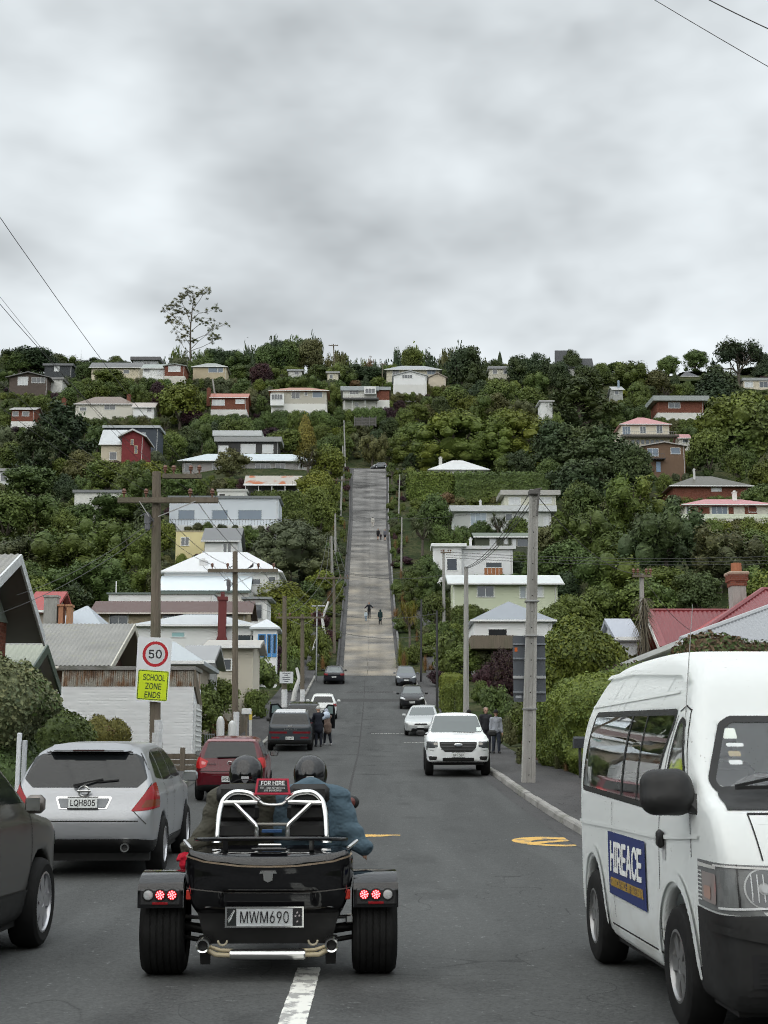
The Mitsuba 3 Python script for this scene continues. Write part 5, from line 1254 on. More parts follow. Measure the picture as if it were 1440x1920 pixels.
# gardens along the lower street
g('shrub', 2, .7, 915, 1210, 1252, 56, 'lime green shrub above the maroon bush')
g('shrub', 3, .6, 905, 1240, 1300, 58, 'red maroon bush behind the white utility truck')
g('broad', 3, .1, 948, 1212, 1330, 74, 'very dark purple bush left of the grey sign', seed=0)
g('shrub', 0, .35, 930, 1282, 1360, 74, 'dark green shrub behind the people by the fence')
g('shrub', 0, .45, 975, 1310, 1400, 66, 'green shrub under the grey sign')
g('shrub', 5, .45, 950, 1340, 1410, 46, 'grey green plants behind the front fence')
g('feather', 0, .35, 1160, 1180, 1330, 100, 'dark green loquat like tree beside the evergreen bush')
g('shrub', 5, .45, 985, 1395, 1440, 40, 'scrubby plants at the foot of the hedge')
g('tussock', 5, .5, 1045, 1400, 1450, 50, 'grassy clump at the foot of the light green hedge')
g('tussock', 4, .7, 1062, 1410, 1455, 40, 'dry grass clump beside the black letterbox')
g('shrub', 0, .5, 478, 1222, 1312, 84, 'dark green bush behind the second wooden pole')
g('shrub', 2, .1, 428, 1290, 1345, 52, 'yellow green bush with orange flowers')
g('shrub', 0, .6, 478, 1290, 1352, 64, 'green rose bush behind the timber fence')
g('shrub', 4, .1, 412, 1340, 1390, 40, 'brown leaved shrub beside the white gate post')
g('shrub', 0, .4, 545, 1225, 1300, 50, 'dark green shrub around the printed notice')
g('shrub', 0, .7, 560, 1160, 1250, 60, 'green tree like shrub behind the leaning poles')
g('shrub', 0, .5, 605, 1170, 1250, 40, 'green shrub beside the white bag on the bank')
# the line of trees along the crest
SKY_ = [(0, 650), (60, 650), (130, 668), (200, 674), (250, 674), (300, 668), (330, 650), (420, 650), (450, 645), (480, 640), (500, 632), (560, 630), (600, 622), (612, 650), (640, 656), (680, 668), (720, 668), (740, 648), (820, 654), (850, 646), (900, 664), (925, 680), (945, 670), (1000, 662), (1040, 672), (1110, 686), (1150, 680), (1210, 682), (1250, 700), (1330, 702), (1345, 684), (1440, 694)]
rs = rng(99)
for i, x in enumerate(np.concatenate([np.arange(-30, 1480, 17), np.arange(-20, 1480, 31)])):
 if 1040 < x < 1112: continue
 x = x + rs.uniform(-6, 6)
 yt = float(np.interp(x, *zip(*SKY_))) + rs.uniform(-2, 11)
 q = rs.random()
 kind, fam, t = ('broad', 1, .6) if q < .35 else ('broad', 0, .4) if q < .65 else ('broad', 5, .35) if q < .8 else ('feather', 0, .4) if q < .92 else ('spread', 1, .35)
 lab = {('broad', 1): 'very dark evergreen tree', ('broad', 0): 'dark green rounded tree', ('broad', 5): 'olive grey tree', ('feather', 0): 'feathery green tree', ('spread', 1): 'dark windblown macrocarpa'}[(kind, fam)]
 sd = beside(x, yt + 20, 6, 90) or ('left of the street' if x < 700 else 'right of the street')
 yb = 697 + rs.uniform(0, 9)
 if i > 88: yb, yt = 722, max(yt + 16, 684)
 if i > 88 and any(k[0] - 14 < x < k[2] + 14 and k[1] < 722 and k[3] > yt for k in KEEP): continue
 plant(kind, fam, t, x, yt, yb, rs.uniform(42, 70), f'{lab} on the crest, {sd}', f'{lab}s on the crest {sd}'[:115])
# unseen trees added behind the viewer to darken reflections in glass and paint
for i in range(26):
 x, y = (-1 if i % 2 else 1) * rs.uniform(8.5, 17), -8 - i * 3.4
 plant_at('broad', (0, 1, 5)[i % 3], .4, (x, y, float(prof(y)) - .2), rs.uniform(5, 8), rs.uniform(6, 11), 'unseen tree added behind the viewer to darken reflections', 'unseen trees added behind the viewer to darken reflections')
# ---------------------------------------------------------------- vehicles
scene['mat_windscreen'] = two(pri(rgb(0.085, 0.10, 0.10), 0.06, specular=0.9, clearcoat=0.5, clearcoat_gloss=1.0))
def sym(half):
 """(a, halfwidth) pairs -> closed polygon in (halfwidth axis, a)"""
 h = [(w, a) for a, w in half]
 return h + [(-w, a) for w, a in h[::-1]]
def carve(side, plan, front, h, k, ops=None, pad=0.0, sm=5):
 sp = spline(side, sm); pp = spline([(w, a) for a, w in plan], sm, closed=False); fp = spline([(w, a) for a, w in front], sm, closed=False)
 pp = np.vstack([pp, pp[::-1] * [-1, 1]]); fp = np.vstack([fp, fp[::-1] * [-1, 1]])
 W = max(pp[:, 0].max(), fp[:, 0].max()) + 3 * h + pad
 x, y, z, o = grid(-W, W, sp[:, 0].min() - 3 * h, sp[:, 0].max() + 3 * h, sp[:, 1].min() - 3 * h, sp[:, 1].max() + 3 * h, h)
 A, B = np.meshgrid(y, z, indexing='ij'); s1 = poly_sdf(sp, A, B)[None, :, :]
 A, B = np.meshgrid(x, y, indexing='ij'); s2 = poly_sdf(pp, A, B)[:, :, None]
 A, B = np.meshgrid(x, z, indexing='ij'); s3 = poly_sdf(fp, A, B)[:, None, :]
 Sd = smax(smax(s1, s2, k), s3, k)
 X, Y, Z = x[:, None, None], y[None, :, None], z[None, None, :]
 full = Sd
 if ops is not None: Sd = ops(Sd, X, Y, Z)
 return Sd, o, (x, y, z), full
def wheel(r, w, rr, spokes, twist=0.0, n=36, fat=.1):
 tyre = lathe([(rr - .012, w * .32), (rr, w / 2 - .004), (r - .055, w / 2 + .006), (r - .02, w / 2 - .012), (r, w / 2 - .05), (r, 0), (r, -w / 2 + .05), (r - .02, -w / 2 + .01), (rr, -w / 2), (0.02, -w / 2 + .02)], n, 'x')
 ms = [lathe([(rr + .004, w / 2 - .006), (rr - .016, w / 2 - .002), (rr - .03, w / 2 - .03), (rr - .035, 0)], n, 'x'), lathe([(0, w / 2 - .018), (.052, w / 2 - .022), (.06, w / 2 - .05), (.06, 0)], 14, 'x')]
 for i in range(spokes):
  a = 2 * math.pi * i / spokes
  p = [np.array([w / 2 - .03, math.cos(a + t) * q, math.sin(a + t) * q]) for t, q in ((0, .04), (twist, rr - .02))]
  up = np.array([0, math.cos(a), math.sin(a)])
  d = np.cross([1, 0, 0], up)
  c = []
  for q, wd in ((p[0], fat * .42), (p[1], fat * .62)):
   for sx in (0.012, -0.022):
    for sw in (-1, 1): c.append(q + np.array([sx, 0, 0]) + d * sw * wd)
  ms.append(hull(c))
 disc = lathe([(0, w / 2 - .075), (rr - .03, w / 2 - .075)], 20, 'x')
 return tyre, cat(ms), disc
class Car:
 def __init__(s, name, label, catg, X, Y, rz, group=None, z=None, tilt=None):
  s.k = thing(name, label, catg, group)
  sl = math.atan(float(prof(Y + 1.3) - prof(Y - 1.3)) / 2.6) if tilt is None else tilt
  s.M = mv(X, Y, float(prof(Y)) + .005 if z is None else z, rz) @ mv(rx=sl * math.cos(rz), ry=-sl * math.sin(rz) * -1)
  s.T = TM(s.M)
 def put(s, part, m, mat, smooth=False, **k):
  if m is None: return None
  return put((s.k, part), m, mat, smooth, M=s.T, **k)
 def body(s, spec, mat, color, part='body', **k):
  Sd, o, ax, full = carve(*spec, **k)
  s.mesh = surfnet(Sd, o, ax[0][1] - ax[0][0])
  s.solid = s.mesh
  s.put(part, s.mesh, mat, True, **({'color': color} if color is not None else {}))
 def pt(s, part, poly, view, mat, color=None, off=.004, r=0.0, label=None, **k):
  if r: poly = rpoly(poly, r)
  m = patch(s.solid, poly, view, off, **k)
  if m is not None: return s.put(part, m, mat, True, label=label, **({'color': color} if color is not None else {}))
 def both(s, part, poly, mat, color=None, **k):
  """the same patch on both flanks, polygon in (y, z)"""
  for v in ('+x', '-x'): s.pt(part, poly, v, mat, color, **k)
 def line(s, pts, view, w=.006, off=.003, col_=(.02, .02, .02), part='panel_gap'):
  s.pt(part, LineString(pts).buffer(w, cap_style=2, join_style=2), view, 'matte', col_, off=off, facing=.3)
 def wheels(s, axles, track, r, w, rr, spokes, rim=(.5, .5, .52), twist=0, n=36, fat=.1):
  ty, rm, dc = wheel(r, w, rr, spokes, twist, n, fat)
  first = None
  for y in axles:
   for sd in (1, -1):
    k = numbered(s.k + '__wheel')
    M = TM(s.M @ mv(sd * (track / 2), y, r, 0 if sd > 0 else math.pi))
    if first is None:
     put(k + '__tyre', ty, 'rubber', 35, M=M); put(k + '__rim', rm, 'alloy', 30, color=rim, M=M); put(k + '__disc', dc, 'matte', color=(.03, .03, .03), M=M)
     first = k
    else:
     for q in ('tyre', 'rim', 'disc'): again(f'{k}__{q}', f'{first}__{q}', M)
 def plate(s, text, y, z, rear=True, w=.36, h=.125, x=0.0, tilt=0.0, size=.075, frame=(.03, .03, .03)):
  """a number plate on the tail (or nose) standing at y, z"""
  rz = 0 if rear else math.pi
  M = s.M @ mv(x, y, z, rz) @ mv(rx=tilt)
  T_ = TM(M)
  k = numbered(s.k + '__number_plate')
  put(k, rbx(-w / 2, w / 2, -.008, .004, -h / 2, h / 2, .003), 'print', color=(.62, .64, .63), M=T_)
  put((k, 'surround'), cat([bx(-w / 2 - .015, w / 2 + .015, -.006, .004, h / 2 + .001, h / 2 + .014), bx(-w / 2 - .015, w / 2 + .015, -.006, .004, -h / 2 - .014, -h / 2 - .001)]), 'satin', color=frame, M=T_)
  if text: put((k, 'lettering'), xf(wall_text(text, size, .002, True, w * .86), mv(0, -.0105, 0)), 'print', color=(.02, .02, .022), M=T_)
  return k
def arches(axles, r, inner, h=0):
 def f(Sd, X, Y, Z):
  for y, zc in axles:
   c = np.sqrt((Y - y) ** 2 + (Z - zc) ** 2) - r
   c = np.maximum(c, inner - np.abs(X))
   Sd = np.maximum(Sd, -c)
  return Sd
 return f
def lamp(c, part, poly, view, color, r=.015, label=None, off=.006, **k): return c.pt(part, poly, view, 'lens', color, off=off, r=r, label=label, **k)
# ---- silver SUV parked on the left
SX = (((-2.26, .42), (-2.36, .52), (-2.38, .66), (-2.35, .80), (-2.27, .93), (-2.2, 1.1), (-2.0, 1.42), (-1.82, 1.6), (-1.3, 1.685), (-.4, 1.7), (.4, 1.63), (1.15, 1.14), (1.9, 1.0), (2.27, .84), (2.38, .6), (2.28, .32), (1.8, .24), (-1.8, .28)),
   ((-2.38, .02), (-2.375, .55), (-2.31, .78), (-2.12, .895), (-1.4, .94), (0, .925), (1.4, .94), (2.0, .86), (2.3, .66), (2.38, .3), (2.38, .02)),
   ((.22, .02), (.22, .80), (.5, .925), (.75, .94), (1.0, .93), (1.12, .88), (1.4, .76), (1.58, .655), (1.68, .52), (1.72, .3), (1.725, .02)))
c = Car('parked_car', 'silver SUV with a wide tailgate and red taillights parked on the left', 'car', -3.70, 20.5, .025)
c.body(SX, 'metal_paint', (.35, .36, .375), h=.033, k=.10, ops=arches(((-1.43, .37), (1.4, .37)), .425, .55))
c.wheels((-1.43, 1.4), 1.66, .365, .235, .235, 6, (.55, .55, .57), fat=.11)
c.pt('rear_window', [(-.78, 1.24), (-.66, 1.13), (.66, 1.13), (.78, 1.24), (.69, 1.50), (.60, 1.55), (-.60, 1.55), (-.69, 1.50)], '-y', 'dark_glass', r=.03, facing=.05)
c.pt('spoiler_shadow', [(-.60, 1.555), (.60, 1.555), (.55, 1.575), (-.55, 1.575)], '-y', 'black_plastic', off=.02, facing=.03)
c.put('spoiler', hull([[x, y, z] for x, y, z in ((-.56, -1.78, 1.59), (.56, -1.78, 1.59), (-.46, -2.0, 1.575), (.46, -2.0, 1.575), (-.44, -2.0, 1.598), (.44, -2.0, 1.598), (-.50, -1.7, 1.66), (.50, -1.7, 1.66), (-.3, -1.75, 1.685), (.3, -1.75, 1.685))]), 'metal_paint', 40, color=(.35, .36, .375))
c.put('brake_lamp', rbx(-.2, .2, -2.015, -1.99, 1.583, 1.602, .003), 'lens', color=(.05, .03, .03))
for sg in (-1, 1):
 lamp(c, 'taillight', [(sg * .60, .84), (sg * .88, 1.22), (sg * .96, 1.2), (sg * .96, .88), (sg * .8, .85)], '-y', (.26, .006, .009), r=.012, facing=-.2, lim=(None, (-2.5, -1.85), None))
 lamp(c, 'indicator_lamp', [(sg * .72, .88), (sg * .92, .9), (sg * .92, .98), (sg * .79, .98)], '-y', (.16, .035, .012), off=.009, facing=-.2, lim=(None, (-2.5, -1.85), None))
 c.pt('side_window', [(-1.75, 1.24), (-1.5, 1.5), (-1.15, 1.58), (-1.2, 1.2)], '+x' if sg > 0 else '-x', 'dark_glass', r=.03)
 c.pt('side_window', [(-1.12, 1.19), (-1.08, 1.58), (-.2, 1.6), (-.2, 1.17)], '+x' if sg > 0 else '-x', 'dark_glass', r=.03)
 c.pt('side_window', [(-.12, 1.17), (-.12, 1.6), (.3, 1.57), (.98, 1.18)], '+x' if sg > 0 else '-x', 'dark_glass', r=.03)
 v = '+x' if sg > 0 else '-x'
 c.line([(-.16, .4), (-.16, 1.6)], v); c.line([(-1.12, 1.16), (-1.0, .8), (-1.0, .42), (.95, .38), (1.02, .8), (.98, 1.14)], v)
 c.pt('door_handle', sbox(-.42, .985, -.22, 1.02), v, 'chrome', off=.03); c.pt('door_handle', sbox(-1.28, 1.0, -1.08, 1.035), v, 'chrome', off=.03)
 c.pt('sill_cladding', [(-1.0, .28), (-1.0, .40), (.95, .38), (.95, .28)], v, 'black_plastic', off=.008, facing=-.1)
 c.put('mirror', xf(rbx(-.10, .12, -.07, .07, -.075, .075, .035), mv(sg * 1.02, .78, 1.17)), 'metal_paint', 40, color=(.27, .28, .29))
 c.put('mirror_glass', xf(bx(-.085, .1, -.076, -.071, -.06, .06), mv(sg * 1.02, .78, 1.17)), 'chrome')
c.line([(-.70, .72), (.70, .72)], '-y', .007); c.line([(-.8, .68), (-.64, .84), (-.86, 1.22), (-.64, 1.58)], '-y', .005); c.line([(.8, .68), (.64, .84), (.86, 1.22), (.64, 1.58)], '-y', .005)
c.pt('rear_valance', [(-.92, .2), (-.92, .47), (-.7, .50), (.7, .50), (.92, .47), (.92, .2)], '-y', 'black_plastic', off=.006, facing=-.05, lim=(None, (-2.5, -1.95), None))
c.pt('plate_recess', [(-.30, .87), (-.36, 1.02), (.36, 1.02), (.30, .87)], '-y', 'chrome', r=.02, off=.006); c.pt('plate_recess_inner', [(-.28, .885), (-.33, 1.0), (.33, 1.0), (.28, .885)], '-y', 'satin', (.16, .17, .18), r=.015, off=.012)
c.plate('LQH805', -2.315, .945, x=0, tilt=-.12)
c.put('badge', xf(lathe([(.052, .0), (.062, .012), (.075, .0)], 24, 'y'), mv(0, -2.262, 1.085)), 'chrome', 30)
c.put('badge_bar', rbx(-.09, .09, -2.285, -2.262, 1.073, 1.097, .004), 'chrome')
c.put('wiper', cat([bar((-.12, -2.23, 1.165), (.22, -2.15, 1.235), .022, .02), bar((-.14, -2.235, 1.155), (-.02, -2.21, 1.18), .05, .03), bar((.16, -2.165, 1.2), (.42, -2.15, 1.225), .016, .016)]), 'black_plastic')
c.put('exhaust_pipe', xf(lathe([(.04, .1), (.04, 0), (.055, -.0), (.055, .1)], 20, 'y'), mv(.55, -2.40, .40)), 'chrome', 30)
c.put('exhaust_dark', xf(lathe([(0, .03), (.042, .03)], 20, 'y'), mv(.55, -2.40, .40)), 'matte', color=(.01, .01, .01))
c.put('underbody', bx(-.8, .8, -1.95, 1.9, .2, .45), 'matte', color=(.02, .02, .02))
# ---- brown grey SUV at the left edge
c = Car('parked_car', 'brown grey SUV cut off by the left edge of the picture', 'car', -3.69, 10.75, -.02)
c.body(SX, 'metal_paint', (.088, .085, .080), h=.033, k=.10, ops=arches(((-1.32, .365), (1.35, .365)), .42, .55))
c.wheels((-1.32, 1.35), 1.68, .36, .235, .245, 7, (.5, .5, .52), fat=.09)
for v, sg in (('+x', 1), ('-x', -1)):
 c.pt('side_window', [(-1.75, 1.24), (-1.5, 1.5), (-1.15, 1.58), (-1.2, 1.2)], v, 'dark_glass', r=.03)
 c.pt('side_window', [(-1.12, 1.19), (-1.08, 1.58), (-.2, 1.6), (-.2, 1.17)], v, 'dark_glass', r=.03)
 c.pt('side_window', [(-.12, 1.17), (-.12, 1.6), (.3, 1.57), (.98, 1.18)], v, 'dark_glass', r=.03)
 c.line([(-.16, .4), (-.16, 1.6)], v); c.line([(-1.12, 1.16), (-1.0, .8), (-1.0, .42), (.95, .38), (1.02, .8), (.98, 1.14)], v)
 c.pt('door_handle', sbox(-.42, .985, -.22, 1.02), v, 'metal_paint', (.16, .15, .14), off=.03); c.pt('door_handle', sbox(-1.28, 1.0, -1.08, 1.035), v, 'metal_paint', (.16, .15, .14), off=.03)
 c.pt('sill_cladding', [(-1.0, .26), (-1.0, .50), (.93, .48), (.93, .26)], v, 'black_plastic', off=.012, facing=-.1)
 c.line([(-1.0, .505), (.93, .485)], v, .008, .014)
 c.put('mirror', xf(rbx(-.075, .075, -.07, .06, -.075, .07, .035), mv(sg * .985, .80, 1.17)), 'metal_paint', 40, color=(.19, .17, .155))
 c.put('mirror_glass', xf(bx(-.055, .055, -.078, -.071, -.05, .048), mv(sg * .985, .80, 1.17)), 'chrome')
 lamp(c, 'headlight', [(2.3, .72), (2.05, .92), (1.9, .92), (2.0, .8)], v, (.6, .62, .62))
c.put('underbody', bx(-.8, .8, -1.95, 1.9, .2, .45), 'matte', color=(.02, .02, .02))
# ---- dark red hatchback
HX = (((-1.9, .34), (-1.95, .5), (-1.94, .68), (-1.86, .8), (-1.78, .98), (-1.6, 1.25), (-1.45, 1.42), (-.9, 1.475), (-.1, 1.47), (.35, 1.40), (1.05, .98), (1.6, .86), (1.88, .7), (1.95, .5), (1.85, .25), (1.5, .2), (-1.5, .22)),
   ((-1.95, .02), (-1.945, .52), (-1.88, .70), (-1.7, .80), (-1.2, .845), (0, .84), (1.2, .845), (1.65, .77), (1.9, .55), (1.95, .3), (1.95, .02)),
   ((.2, .02), (.2, .74), (.45, .83), (.68, .847), (.88, .825), (.98, .77), (1.25, .66), (1.4, .57), (1.48, .4), (1.49, .02)))
c = Car('parked_car', 'dark red hatchback parked ahead of the silver SUV', 'car', -3.32, 34.9, .03)
RED = (.085, .007, .013)
c.body(HX, 'gloss', RED, h=.04, k=.10, ops=arches(((-1.2, .30), (1.25, .30)), .345, .5))
c.wheels((-1.2, 1.25), 1.48, .295, .185, .19, 8, n=24)
c.pt('rear_window', [(-.62, 1.0), (.62, 1.0), (.53, 1.33), (.48, 1.36), (-.48, 1.36), (-.53, 1.33)], '-y', 'dark_glass', r=.03, facing=.05)
c.pt('spoiler', [(-.56, 1.37), (.56, 1.37), (.55, 1.42), (-.55, 1.42)], '-y', 'gloss', (.3, .16, .17), off=.02, facing=.0)
for sg in (-1, 1):
 lamp(c, 'taillight', [(sg * .56, .80), (sg * .50, .93), (sg * .70, 1.02), (sg * .86, .98), (sg * .86, .80), (sg * .7, .76)], '-y', (.42, .016, .018), facing=-.2, lim=(None, (-2, -1.45), None))
 lamp(c, 'reversing_lamp', [(sg * .57, .85), (sg * .56, .91), (sg * .66, .94), (sg * .66, .86)], '-y', (.62, .25, .25), off=.01, facing=-.2, lim=(None, (-2, -1.45), None))
 v = '+x' if sg > 0 else '-x'
 c.pt('side_window', [(-1.4, 1.02), (-1.3, 1.33), (-.35, 1.38), (-.35, .99)], v, 'dark_glass', r=.03); c.pt('side_window', [(-.28, .99), (-.28, 1.38), (.2, 1.35), (.85, .99)], v, 'dark_glass', r=.03)
 c.put('mirror', xf(rbx(-.1, .1, -.06, .06, -.065, .065, .03), mv(sg * .92, .62, 1.0)), 'black_plastic'); c.put('mirror_glass', xf(bx(-.08, .08, -.066, -.061, -.05, .05), mv(sg * .92, .62, 1.0)), 'chrome')
c.pt('rear_valance', [(-.84, .15), (-.84, .36), (-.55, .40), (.55, .40), (.84, .36), (.84, .15)], '-y', 'black_plastic', off=.006, facing=-.05, lim=(None, (-2, -1.5), None))
c.pt('plate_recess', [(-.40, .46), (-.34, .62), (.34, .62), (.40, .46)], '-y', 'gloss', (.09, .006, .012), r=.03, off=.008)
c.plate('PFE71', -1.965, .53)
c.line([(-.72, .70), (.72, .70)], '-y', .008)
c.put('badge', xf(lathe([(.04, 0), (.05, .01), (.062, 0)], 20, 'y'), mv(0, -1.845, .885)), 'chrome', 30); c.put('badge_wing', cat([bar((-.045, -1.86, .90), (0, -1.86, .87), .012, .012), bar((.045, -1.86, .90), (0, -1.86, .87), .012, .012)]), 'chrome')
c.put('wiper', bar((-.3, -1.79, 1.015), (.22, -1.78, 1.03), .03, .02), 'black_plastic'); c.put('script', xf(wall_text('Demio', .05, .004), mv(-.42, -1.86, .87)), 'chrome')
# ---- charcoal SUV seen from behind
BX = (((-2.36, .36), (-2.42, .5), (-2.42, .8), (-2.38, 1.08), (-2.28, 1.14), (-2.16, 1.5), (-2.05, 1.64), (-1.6, 1.72), (0, 1.73), (.5, 1.68), (1.2, 1.2), (2.1, 1.1), (2.38, .95), (2.42, .6), (2.34, .3), (-2.2, .3)),
   ((-2.42, .02), (-2.42, .72), (-2.36, .86), (-2.1, .94), (0, .95), (1.9, .94), (2.3, .85), (2.42, .6), (2.42, .02)),
   ((.28, .02), (.28, .86), (.55, .945), (.9, .95), (1.1, .93), (1.2, .88), (1.6, .76), (1.72, .66), (1.74, .02)))
def suv_dark(label, X, Y, rz, color, roofc):
 c = Car('parked_car', label, 'car', X, Y, rz)
 c.body(BX, 'gloss', color, h=.045, k=.07, ops=arches(((-1.4, .37), (1.4, .37)), .42, .6))
 c.wheels((-1.4, 1.4), 1.7, .365, .24, .24, 5, (.2, .2, .21), n=24)
 return c
c = suv_dark('charcoal SUV with a red light bar on its tailgate parked on the left', -3.58, 63.6, .03, (.04, .047, .055), None)
c.pt('rear_window', [(-.80, 1.17), (.80, 1.17), (.70, 1.60), (-.70, 1.60)], '-y', 'dark_glass', r=.03, facing=.05)
c.pt('roof_panel', [(-.64, -2.02), (.64, -2.02), (.64, .6), (-.64, .6)], '+z', 'satin', (.45, .46, .47), off=.006, lim=(None, None, (1.5, 2)))
for sg in (-1, 1):
 lamp(c, 'taillight', sbox(*sorted((sg * .05, sg * .88)), .80, .88) if False else sbox(min(sg * .12, sg * .88), .78, max(sg * .12, sg * .88), .86), '-y', (.16, .01, .014), facing=0)
 lamp(c, 'fog_lamp', sbox(min(sg * .45, sg * .80), .57, max(sg * .45, sg * .80), .64), '-y', (.22, .012, .02), facing=0)
 v = '+x' if sg > 0 else '-x'
 c.pt('side_window', [(-2.0, 1.2), (-1.9, 1.56), (-.4, 1.6), (-.4, 1.18)], v, 'dark_glass', r=.03); c.pt('side_window', [(-.3, 1.18), (-.3, 1.6), (.4, 1.58), (1.0, 1.2)], v, 'dark_glass', r=.03)
 c.pt('arch_cladding', LineString([(-1.4 + .46 * math.cos(a), .37 + .46 * math.sin(a)) for a in np.linspace(-.1, math.pi + .1, 14)]).buffer(.045), v, 'black_plastic', off=.012)
c.put('mirror', xf(rbx(-.1, .1, -.06, .06, -.08, .08, .03), mv(-1.05, .85, 1.22)), 'black_plastic')
c.pt('rear_bumper', [(-.94, .3), (-.94, .50), (.94, .50), (.94, .3)], '-y', 'black_plastic', off=.01, facing=-.05, lim=(None, (-2.5, -2), None))
c.plate('RL8479', -2.44, .58); c.put('lettering', xf(wall_text('S A N T A   F E', .06, .004, True), mv(.02, -2.425, .95)), 'chrome')
c.put('badge', cat([rbx(-.09, -.01, -2.40, -2.385, 1.06, 1.10, .004), rbx(.01, .09, -2.40, -2.385, 1.06, 1.10, .004)]), 'chrome')
# ---- black car ahead with its doors open
c = Car('parked_car', 'black car with its doors standing open beyond the charcoal SUV', 'car', -3.42, 71.4, .04)
c.body(BX, 'gloss', (.012, .013, .015), h=.055, k=.08, ops=arches(((-1.4, .37), (1.4, .37)), .42, .6))
c.wheels((-1.4, 1.4), 1.7, .36, .23, .23, 5, (.3, .3, .3), n=20)
c.pt('rear_window', [(-.80, 1.15), (.80, 1.15), (.70, 1.60), (-.70, 1.60)], '-y', 'dark_glass', r=.03, facing=.05)
for sg, ang, yh in ((1, .62, .35), (-1, .8, .95)):
 D = mv(sg * .95, yh, 0, sg * ang)
 fr = extr(Polygon([(-1.02, .42), (0, .42), (0, 1.16), (-.5, 1.6), (-.98, 1.58), (-1.05, 1.1)]).difference(Polygon([(-.95, 1.14), (-.08, 1.14), (-.52, 1.53), (-.92, 1.52)])), .07, 'yz', -.035)
 k = c.put('open_door', xf(fr, D), 'gloss', 30, color=(.013, .014, .016))
 put((k, 'pane'), xf(extr(Polygon([(-.95, 1.14), (-.08, 1.14), (-.52, 1.53), (-.92, 1.52)]), .008, 'yz', -.004), D), 'lens', color=(.2, .27, .27), M=c.T)
for sg in (-1, 1): lamp(c, 'taillight', sbox(min(sg * .6, sg * .92), .85, max(sg * .6, sg * .92), 1.0), '-y', (.16, .01, .012), facing=-.1, lim=(None, (-2.5, -2), None))
# ---- small cars further up, by kind
def small(label, kind, X, Y, rz, color, mat='gloss', front=False, plate='', h=.06, glass='windscreen', light=None, **k):
 c = Car('parked_car', label, 'car', X, Y, rz, **k)
 if kind == 'hatch': spec, ax, tr, r, ln = HX, (-1.2, 1.25), 1.48, .295, 1.95
 if kind == 'sedan': spec, ax, tr, r, ln = SD, (-1.38, 1.36), 1.55, .31, 2.3
 c.body(spec, mat, color, h=h, k=.09, ops=arches(((ax[0], r), (ax[1], r)), r + .05, .5))
 c.wheels(ax, tr, r, .19, .19, 6, n=20)
 if kind == 'hatch':
  c.pt('rear_window', [(-.62, 1.0), (.62, 1.0), (.5, 1.36), (-.5, 1.36)], '-y', 'dark_glass', r=.03, facing=.05)
  c.pt('windscreen', [(-.66, 1.0), (.66, 1.0), (.52, 1.38), (-.52, 1.38)], '+y', glass, r=.04, facing=.05)
  ws = [[(-1.4, 1.02), (-1.3, 1.33), (-.35, 1.38), (-.35, .99)], [(-.28, .99), (-.28, 1.38), (.2, 1.35), (.85, .99)]]
  tl = [(.58, .78), (.60, .95), (.84, .95), (.84, .78)]; hl = [(.42, .66), (.62, .80), (.80, .82), (.80, .68)]
 else:
  c.pt('rear_window', [(-.66, .98), (.66, .98), (.52, 1.33), (-.52, 1.33)], '-y', glass, r=.03, facing=.05)
  c.pt('windscreen', [(-.68, .98), (.68, .98), (.54, 1.36), (-.54, 1.36)], '+y', glass, r=.04, facing=.05)
  ws = [[(-1.35, .98), (-.95, 1.33), (-.2, 1.37), (-.2, .97)], [(-.12, .97), (-.12, 1.37), (.3, 1.34), (.98, .97)]]
  tl = [(.5, .76), (.5, .9), (.86, .92), (.86, .76)]; hl = [(.48, .62), (.5, .74), (.84, .78), (.84, .66)]
 for sg in (-1, 1):
  v = '+x' if sg > 0 else '-x'
  for w in ws: c.pt('side_window', w, v, 'dark_glass', r=.03)
  lamp(c, 'taillight', [(sg * a, b) for a, b in tl], '-y', light or (.2, .012, .016), facing=-.2, lim=(None, (-3, -1.5), None))
  lamp(c, 'headlight', [(sg * a, b) for a, b in hl], '+y', (.62, .65, .66), facing=-.2, lim=(None, (1.3, 3), None))
  c.put('mirror', xf(rbx(-.1, .1, -.06, .06, -.065, .065, .03), mv(sg * .95, .66, .98)), mat, color=color)
 c.pt('grille', [(-.34, .56), (.34, .56), (.3, .64), (-.3, .64)], '+y', 'black_plastic', off=.008)
 c.pt('lower_grille', [(-.5, .26), (.5, .26), (.44, .4), (-.44, .4)], '+y', 'black_plastic', off=.008)
 c.plate(plate, (ln + .015) if front else (-ln - .015), .48 if front else .62, rear=not front, size=.08)
 return c
SD = (((-2.25, .36), (-2.3, .5), (-2.28, .8), (-2.2, .95), (-1.75, 1.0), (-1.5, 1.06), (-.85, 1.4), (-.3, 1.46), (.1, 1.45), (.45, 1.37), (1.2, .98), (1.8, .87), (2.2, .7), (2.3, .5), (2.2, .25), (-2.1, .25)),
   ((-2.3, .02), (-2.295, .6), (-2.2, .78), (-1.9, .86), (0, .88), (1.8, .86), (2.15, .74), (2.28, .5), (2.3, .02)),
   ((.22, .02), (.22, .78), (.45, .87), (.7, .885), (.9, .86), (1.0, .79), (1.3, .65), (1.42, .55), (1.47, .02)))
c = small('white hatchback parked beyond the black car with open doors', 'hatch', -2.95, 86.5, .03, (.66, .68, .67), plate='', glass='windscreen')
c = small('black saloon parked at the foot of the concrete street', 'sedan', -3.15, 119, .02, (.014, .015, .02), plate='KHA21', glass='windscreen')
c = small('dark grey hatchback facing downhill at the foot of the steep street', 'hatch', 2.82, 117, math.pi, (.10, .11, .125), front=True, plate='')
c = small('black hatchback facing downhill behind the silver saloon', 'hatch', 2.72, 95.5, math.pi - .02, (.015, .016, .018), front=True, plate='ERG62')
